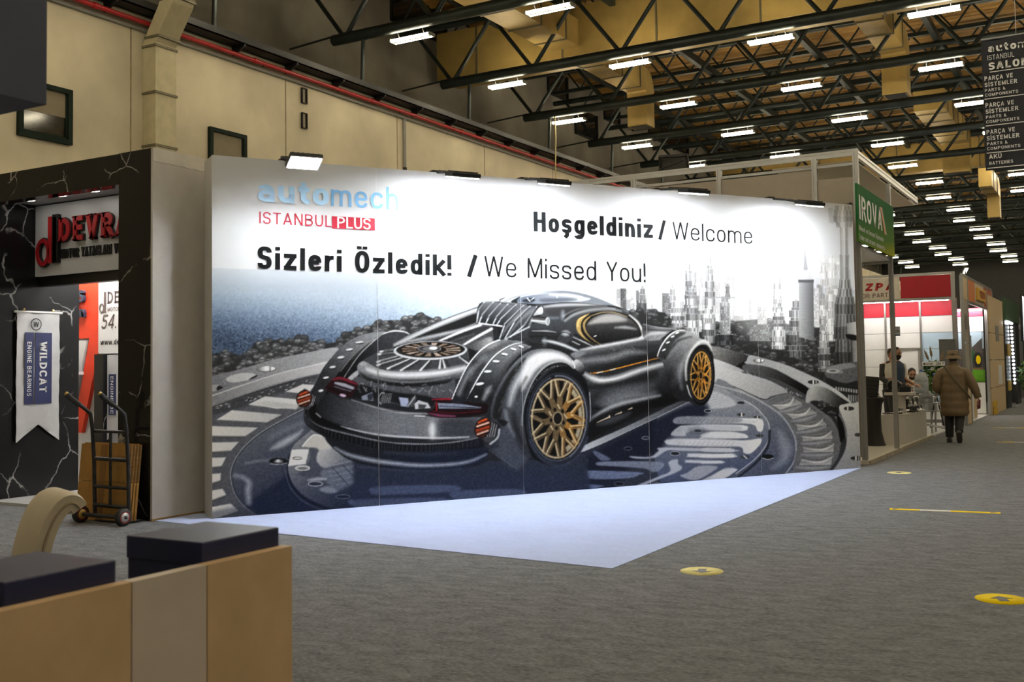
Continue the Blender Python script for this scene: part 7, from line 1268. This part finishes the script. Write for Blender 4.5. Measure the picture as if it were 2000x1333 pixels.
limb([(-.12, 0, 1.33), (-.215, -.01, 1.27), (-.275, -.02, 1.14), (-.295, -.03, 1.0), (-.22, .09, .92)], [.06, .088, .09, .085, .07], .07).build('sleeve', m_coat, t); limb([(.12, 0, 1.33), (.215, -.01, 1.27), (.28, -.02, 1.14), (.345, -.02, 1.0), (.40, .02, .83)], [.06, .088, .09, .08, .06], .07).build('sleeve', m_coat, t)
MB().tube((.397, .02, .845), (.405, .022, .82), .058, 14).build('cuff', M('dark_cuff', (.06, .04, .025), .7), t)
MB().path([(-.16, -.03, 1.40), (-.10, -.155, 1.33), (.02, -.20, 1.17), (.14, -.205, 1.0), (.25, -.12, .86), (.27, .0, .80)], .012, 6).build('bag_strap', M('olive_strap', (.10, .08, .04), .7), t)
limb([(-.09, 0, .86), (-.10, .09, .48), (-.11, .06, .09)], [.11, .085, .068]).build('trouser_leg', m_trous, t); limb([(.09, 0, .86), (.08, .02, .50), (.07, -.20, .215)], [.11, .088, .07]).build('trouser_leg', m_trous, t)
MB().loft([[(-.11 + a * w, .0 + y, z * h_) for a, z in ((-1, 0), (1, 0), (1, .8), (.5, 1), (-.5, 1), (-1, .8))] for y, w, h_ in ((-.06, .035, .07), (-.03, .045, .09), (.05, .045, .10), (.13, .045, .07), (.19, .03, .04))]).build('shoe', m_shoe, t)
sh = MB().loft([[(.07 + a * w, y, z * h_) for a, z in ((-1, 0), (1, 0), (1, .8), (.5, 1), (-.5, 1), (-1, .8))] for y, w, h_ in ((-.10, .035, .07), (-.07, .048, .09), (.02, .048, .10), (.10, .048, .07), (.16, .03, .04))])
sh.xf(Matrix.Translation((0, -.243, .125)) @ Matrix.Rotation(math.radians(-50), 4, 'X')).build('shoe', M('dark_shoe_sole', (.045, .04, .033), .6), t)
head(t, (0, .035, 1.545), math.pi, skin=m_skin)
MB().lathe([(.155, -.035), (.150, -.028), (.105, .03), (.102, .045), (.098, .10), (.085, .118), (1e-6, .122)], (0, .03, 1.575), 26).build('bucket_hat', M('tan_corduroy', (.24, .18, .11), .85, var=.15, scale=40), t); MB().lathe([(.104, .03), (.106, .034), (.106, .046), (.103, .05)], (0, .03, 1.575), 26).build('hat_band', M('tan_corduroy_dark', (.16, .12, .075), .85), t)
hand(t, (.403, .022, .815), (0.1, .05, -1), (-1, .1, 0), 1., .9, par=t)
bk = thing('booklet', 'small dark red booklet held in the walking person\'s right hand', 'booklet', tuple(Matrix.Translation(t.location) @ Matrix.Rotation(math.radians(4), 4, 'Z') @ Vector((.405, -.02, .62))), math.radians(30)); MB().bbox(-.006, .006, -.06, .06, 0, .16, .002).build('cover', M('dark_red_cover', (.16, .015, .03), .5), bk, rot=(math.radians(-12), math.radians(8), 0)); B(-.004, .004, -.052, .056, .002, .148).build('pages', m_white, bk, rot=(math.radians(-12), math.radians(8), 0))
# --- man in a navy gilet at the plinth (faces +X, right side towards the viewer)
def standing_man(label, loc, rz, gilet):
    t = thing('person', label, 'person', loc, rz)
    skin_body('body', [(0, 0, .92), (0, .01, 1.15), (0, .0, 1.36), (0, -.01, 1.46), (0, -.02, 1.54), (-.18, .0, 1.38), (-.21, -.02, 1.12), (-.17, -.26, 1.02), (.18, .0, 1.38), (.21, -.04, 1.12), (.16, -.28, 1.02), (-.09, 0, .86), (-.10, -.02, .48), (-.10, .02, .08), (.09, 0, .86), (.10, -.02, .48), (.10, .02, .08)],
        [(0, 1), (1, 2), (2, 3), (3, 4), (2, 5), (5, 6), (6, 7), (2, 8), (8, 9), (9, 10), (0, 11), (11, 12), (12, 13), (0, 14), (14, 15), (15, 16)], [.14, .13, .14, .06, .055, .06, .046, .034, .06, .046, .034, .09, .065, .045, .09, .065, .045], m_skin, t)
    MB().loft([ring_e((0, .0, z), a, b, 20) for z, a, b in ((.80, .18, .13), (.95, .19, .135), (1.1, .185, .14), (1.3, .205, .145), (1.40, .19, .125), (1.46, .09, .08))]).build('gilet' if gilet else 'jacket', M('navy_gilet', (.025, .045, .085), .7) if gilet else M('dark_jacket', (.03, .03, .032), .7), t)
    for s in (-1, 1):
        if gilet: limb([(s * .17, 0, 1.39), (s * .215, -.01, 1.26), (s * .215, -.02, 1.14)], [.078, .072, .066]).build('sleeve', M('white_tee', (.66, .62, .56), .8), t)
        else: limb([(s * .17, 0, 1.39), (s * .22, -.03, 1.12), (s * .165, -.26, 1.03)], [.078, .066, .055]).build('sleeve', M('dark_jacket', (.03, .03, .032), .7), t)
        limb([(s * .09, 0, .90), (s * .10, -.02, .48), (s * .10, .02, .07)], [.115, .085, .075]).build('trouser_leg', M('dark_trousers', (.03, .032, .04), .8), t)
        MB().bbox(s * .10 - .045, s * .10 + .045, -.15, .08, 0, .09, .03).build('shoe', m_shoe, t)
        hand(t, (s * .165, -.27, 1.015), (0, -1, -.15), (0, .1, -1), 1., .5, par=t, flip=s)
    return t
t = standing_man('person in a navy gilet and black mask standing at the plinth', (-3.66, 20.75, .056), math.radians(62), True); head(t, (0, -.03, 1.60), 0, .15, mask=True)
t = standing_man('dark-haired person in dark clothes standing close behind the gilet wearer', (-3.86, 21.5, .056), math.radians(40), False); head(t, (0, -.03, 1.585), 0, .1)
# --- man in a dark suit sitting at a table, looking down
t = thing('person', 'bearded person in a dark suit seated and looking down', 'person', (-3.86, 23.6, .03), math.radians(20)); m_suit = M('charcoal_suit', (.022, .022, .024), .75, var=.15)
skin_body('body', [(0, 0, .52), (0, 0, .78), (0, -.05, 1.0), (0, -.07, 1.08), (0, -.10, 1.15), (-.19, -.04, 1.0), (-.25, -.12, .78), (-.14, -.36, .80), (.19, -.04, 1.0), (.25, -.12, .78), (.14, -.36, .80), (-.10, -.02, .50), (-.11, -.42, .50), (-.11, -.42, .08), (.10, -.02, .50), (.11, -.42, .50), (.11, -.42, .08)],
    [(0, 1), (1, 2), (2, 3), (3, 4), (2, 5), (5, 6), (6, 7), (2, 8), (8, 9), (9, 10), (0, 11), (11, 12), (12, 13), (0, 14), (14, 15), (15, 16)], [.14, .13, .13, .06, .055, .06, .046, .034, .06, .046, .034, .09, .065, .045, .09, .065, .045], m_skin, t)
MB().loft([ring_e((0, y, z), a, b, 20) for z, y, a, b in ((.44, .0, .19, .15), (.60, 0, .19, .15), (.85, -.02, .21, .15), (.98, -.05, .225, .14), (1.06, -.06, .15, .1), (1.11, -.07, .075, .07))]).build('suit_jacket', m_suit, t)
MB().prism([(-.05, .88), (.0, .74), (.05, .88), (.04, 1.08), (-.04, 1.08)], -.205, -.16, 'y').build('shirt_front', M('pale_shirt', (.55, .55, .56), .8), t)
for s in (-1, 1):
    limb([(s * .18, -.04, 1.01), (s * .255, -.12, .79), (s * .15, -.34, .80)], [.085, .07, .058]).build('sleeve', m_suit, t); limb([(s * .10, .0, .52), (s * .11, -.42, .52), (s * .11, -.42, .07)], [.11, .085, .07]).build('trouser_leg', m_suit, t); MB().bbox(s * .11 - .045, s * .11 + .045, -.56, -.34, 0, .09, .03).build('shoe', m_shoe, t); hand(t, (s * .145, -.36, .80), (-s * .2, -1, -.05), (0, .1, -1), 1., .4, par=t, flip=s)
head(t, (0, -.145, 1.205), 0, .38, beard=True)
t = thing('meeting_table', 'white meeting table in front of the seated suited person', 'table', (-3.72, 23.1, .03)); MB().bbox(-.4, .4, -.32, .30, .70, .74, .006).build('top', m_pl, t)
for sx in (-.36, .36):
    for sy in (-.28, .26): MB().tube((sx, sy, 0), (sx, sy, .70), .018, 8).build('leg', m_alu, t)
t = thing('stool', 'dark stool under the seated suited person', 'stool', (-3.86, 23.62, .03)); MB().lathe([(.19, .35), (.2, .38), (1e-6, .385)], n=18).build('seat', m_black, t)
for a in range(4): MB().tube((.13 * math.cos(a * 1.57 + .8), .13 * math.sin(a * 1.57 + .8), .35), (.18 * math.cos(a * 1.57 + .8), .18 * math.sin(a * 1.57 + .8), 0), .012, 6).build('leg', m_black, t)
# --- wire trolley with clear water bottles
t = thing('shopping_trolley', 'wire shopping trolley loaded with water bottles beside the walking person', 'trolley', (-3.30, 22.55, 0), math.radians(8)); m_wire = M('chromed_wire', (.42, .42, .44), .3, .8)
def rect_loop(z, x0, x1, y0, y1): return [(x0, y0, z), (x1, y0, z), (x1, y1, z), (x0, y1, z)]
bk_ = [(.50, -.24, .20, -.16, .16), (.66, -.27, .26, -.20, .20), (.82, -.30, .32, -.24, .24)]
for q in bk_: MB().path(rect_loop(*q), .010, 6, closed=True).build('rim_wire', m_wire, t)
for k in range(9):
    f = k / 8; a = lambda q: (q[1] + (q[2] - q[1]) * f); b = lambda q: (q[3] + (q[4] - q[3]) * f)
    for j in (3, 4): MB().path([(a(q), q[j], q[0]) for q in bk_], .005, 5).build('basket_wire', m_wire, t)
    for j in (1, 2): MB().path([(q[j], b(q), q[0]) for q in bk_], .005, 5).build('basket_wire', m_wire, t)
    MB().tube((a(bk_[0]), -.16, .50), (a(bk_[0]), .16, .50), .005, 5).build('basket_wire', m_wire, t)
for sy in (-.19, .19): MB().path([(-.30, sy, .82), (-.26, sy, .46), (-.22, sy, .24), (.25, sy, .16), (.30, sy, .13)], .014, 8).build('frame_tube', m_wire, t); MB().path([(-.22, sy, .24), (-.25, sy, .14)], .014, 8).build('frame_tube', m_wire, t)
MB().tube((-.36, -.22, .92), (-.36, .22, .92), .016, 10).build('handle', M('red_handle', (.25, .03, .03), .5), t)
for sy in (-.2, .2): MB().tube((-.30, sy, .82), (-.36, sy, .92), .012, 6).build('handle_stay', m_wire, t)
for sx in (-.25, .29):
    for sy in (-.19, .19): w = MB().lathe([(.03, -.018), (.062, -.016), (.066, 0), (.062, .016), (.03, .018)], (sx, sy, .066), 18, 'y').build('wheel', M('grey_wheel', (.08, .08, .085), .5), t); MB().box(sx - .02, sx + .02, sy - .022, sy + .022, .066, .15).build('fork', m_wire, w)
m_pet = M('clear_plastic', (.80, .86, .93), .2, var=0, trans=.55, ior=1.2); m_bcap = M('blue_cap', (.05, .12, .35), .5)
JP = [(.0, 0), (.12, .0), (.135, .03), (.135, .11), (.128, .12), (.135, .13), (.135, .22), (.128, .23), (.135, .24), (.135, .29), (.10, .36), (.04, .40), (.03, .44)]
for k, (x, y, z, ry, lb) in enumerate(((-3.47, 22.45, .86, .0, 'upright clear water bottle at the left of the trolley'), (-3.14, 22.36, .84, .35, 'tilted clear water bottle leaning on the trolley basket'), (-3.44, 22.72, .52, .0, 'clear water bottle deep inside the trolley basket'), (-3.06, 22.76, .84, -.5, 'clear water bottle lying across the right of the trolley'))):
    t = thing('water_bottle', lb, 'bottle', (x, y, z), .3 * k, 'water bottles in the trolley'); MB().lathe([(max(r_, 1e-6), h_) for r_, h_ in JP], n=20).build('bottle', m_pet, t, rot=(ry * .3, ry, 0)); MB().lathe([(.033, .43), (.033, .47), (1e-6, .47)], n=12).build('cap', m_bcap, t, rot=(ry * .3, ry, 0))
# --- flower arrangement with a white name strip
t = thing('flower_arrangement', 'tall arrangement of white and violet flowers with a white name strip', 'flowers', (-3.52, 24.6, 0)); MB().tube((0, .05, .8), (-.15, .1, 0), .015, 6).build('easel_leg', m_black, t); MB().tube((0, .05, .8), (.15, .1, 0), .015, 6).build('easel_leg', m_black, t); MB().tube((0, .05, .8), (0, -.15, 0), .015, 6).build('easel_leg', m_black, t)
for mb, mm in zip(leaf_bush(t, (0, 0, 1.12), .26, .18, .33, 330, .13, [m_leaf, m_leafl], 9), (m_leaf, m_leafl)): mb.build('foliage', mm, t, kind='stuff')
rr = random.Random(4); m_fw = M('white_flower', (.72, .70, .68), .6); m_fv = M('violet_flower', (.30, .22, .42), .6)
for k in range(34):
    a = rr.uniform(0, 6.28); z = rr.uniform(-.9, .9); q = math.sqrt(1 - z * z); c = (.27 * q * math.cos(a), .19 * q * math.sin(a), 1.12 + .33 * z); mb = MB()
    for j in range(6): b = j * 1.047; mb.sphere((c[0] + .025 * math.cos(b), c[1] - .01, c[2] + .025 * math.sin(b)), .017, 6, 4)
    mb.build('flower', m_fw if k % 3 else m_fv, t)
for x, z, tl in ((-.16, 1.72, -.35), (-.07, 1.78, -.12), (.17, 1.68, .3)):
    MB().path([(x * .2, 0, 1.2), (x * .7, 0, 1.5), (x, 0, z)], .005, 5).build('stem', M('straw_stem', (.22, .17, .09), .8), t); MB().lathe([(1e-6, 0), (.022, .04), (.028, .1), (.016, .2), (1e-6, .26)], n=10).xf(Matrix.Translation((x * .75, 0, z - .2)) @ Matrix.Rotation(tl, 4, 'Y')).build('pampas_plume', M('pampas', (.26, .19, .12), .9, var=.3, scale=30), t)
bd = MB().bbox(-.22, .24, -.215, -.205, 1.40, 1.49, .003).build('name_strip', m_white, t); mb = MB(); write(mb, 'OPAR - ZBR P', -.14, 1.42, .05, .16, width=.36, y=-.217); mb.build('lettering', m_bl, bd); MB().lathe([(.022, -.002), (.022, .0), (1e-6, .0)], (-.175, -.217, 1.445), 14, 'y').build('logo_dot', m_bl, bd)
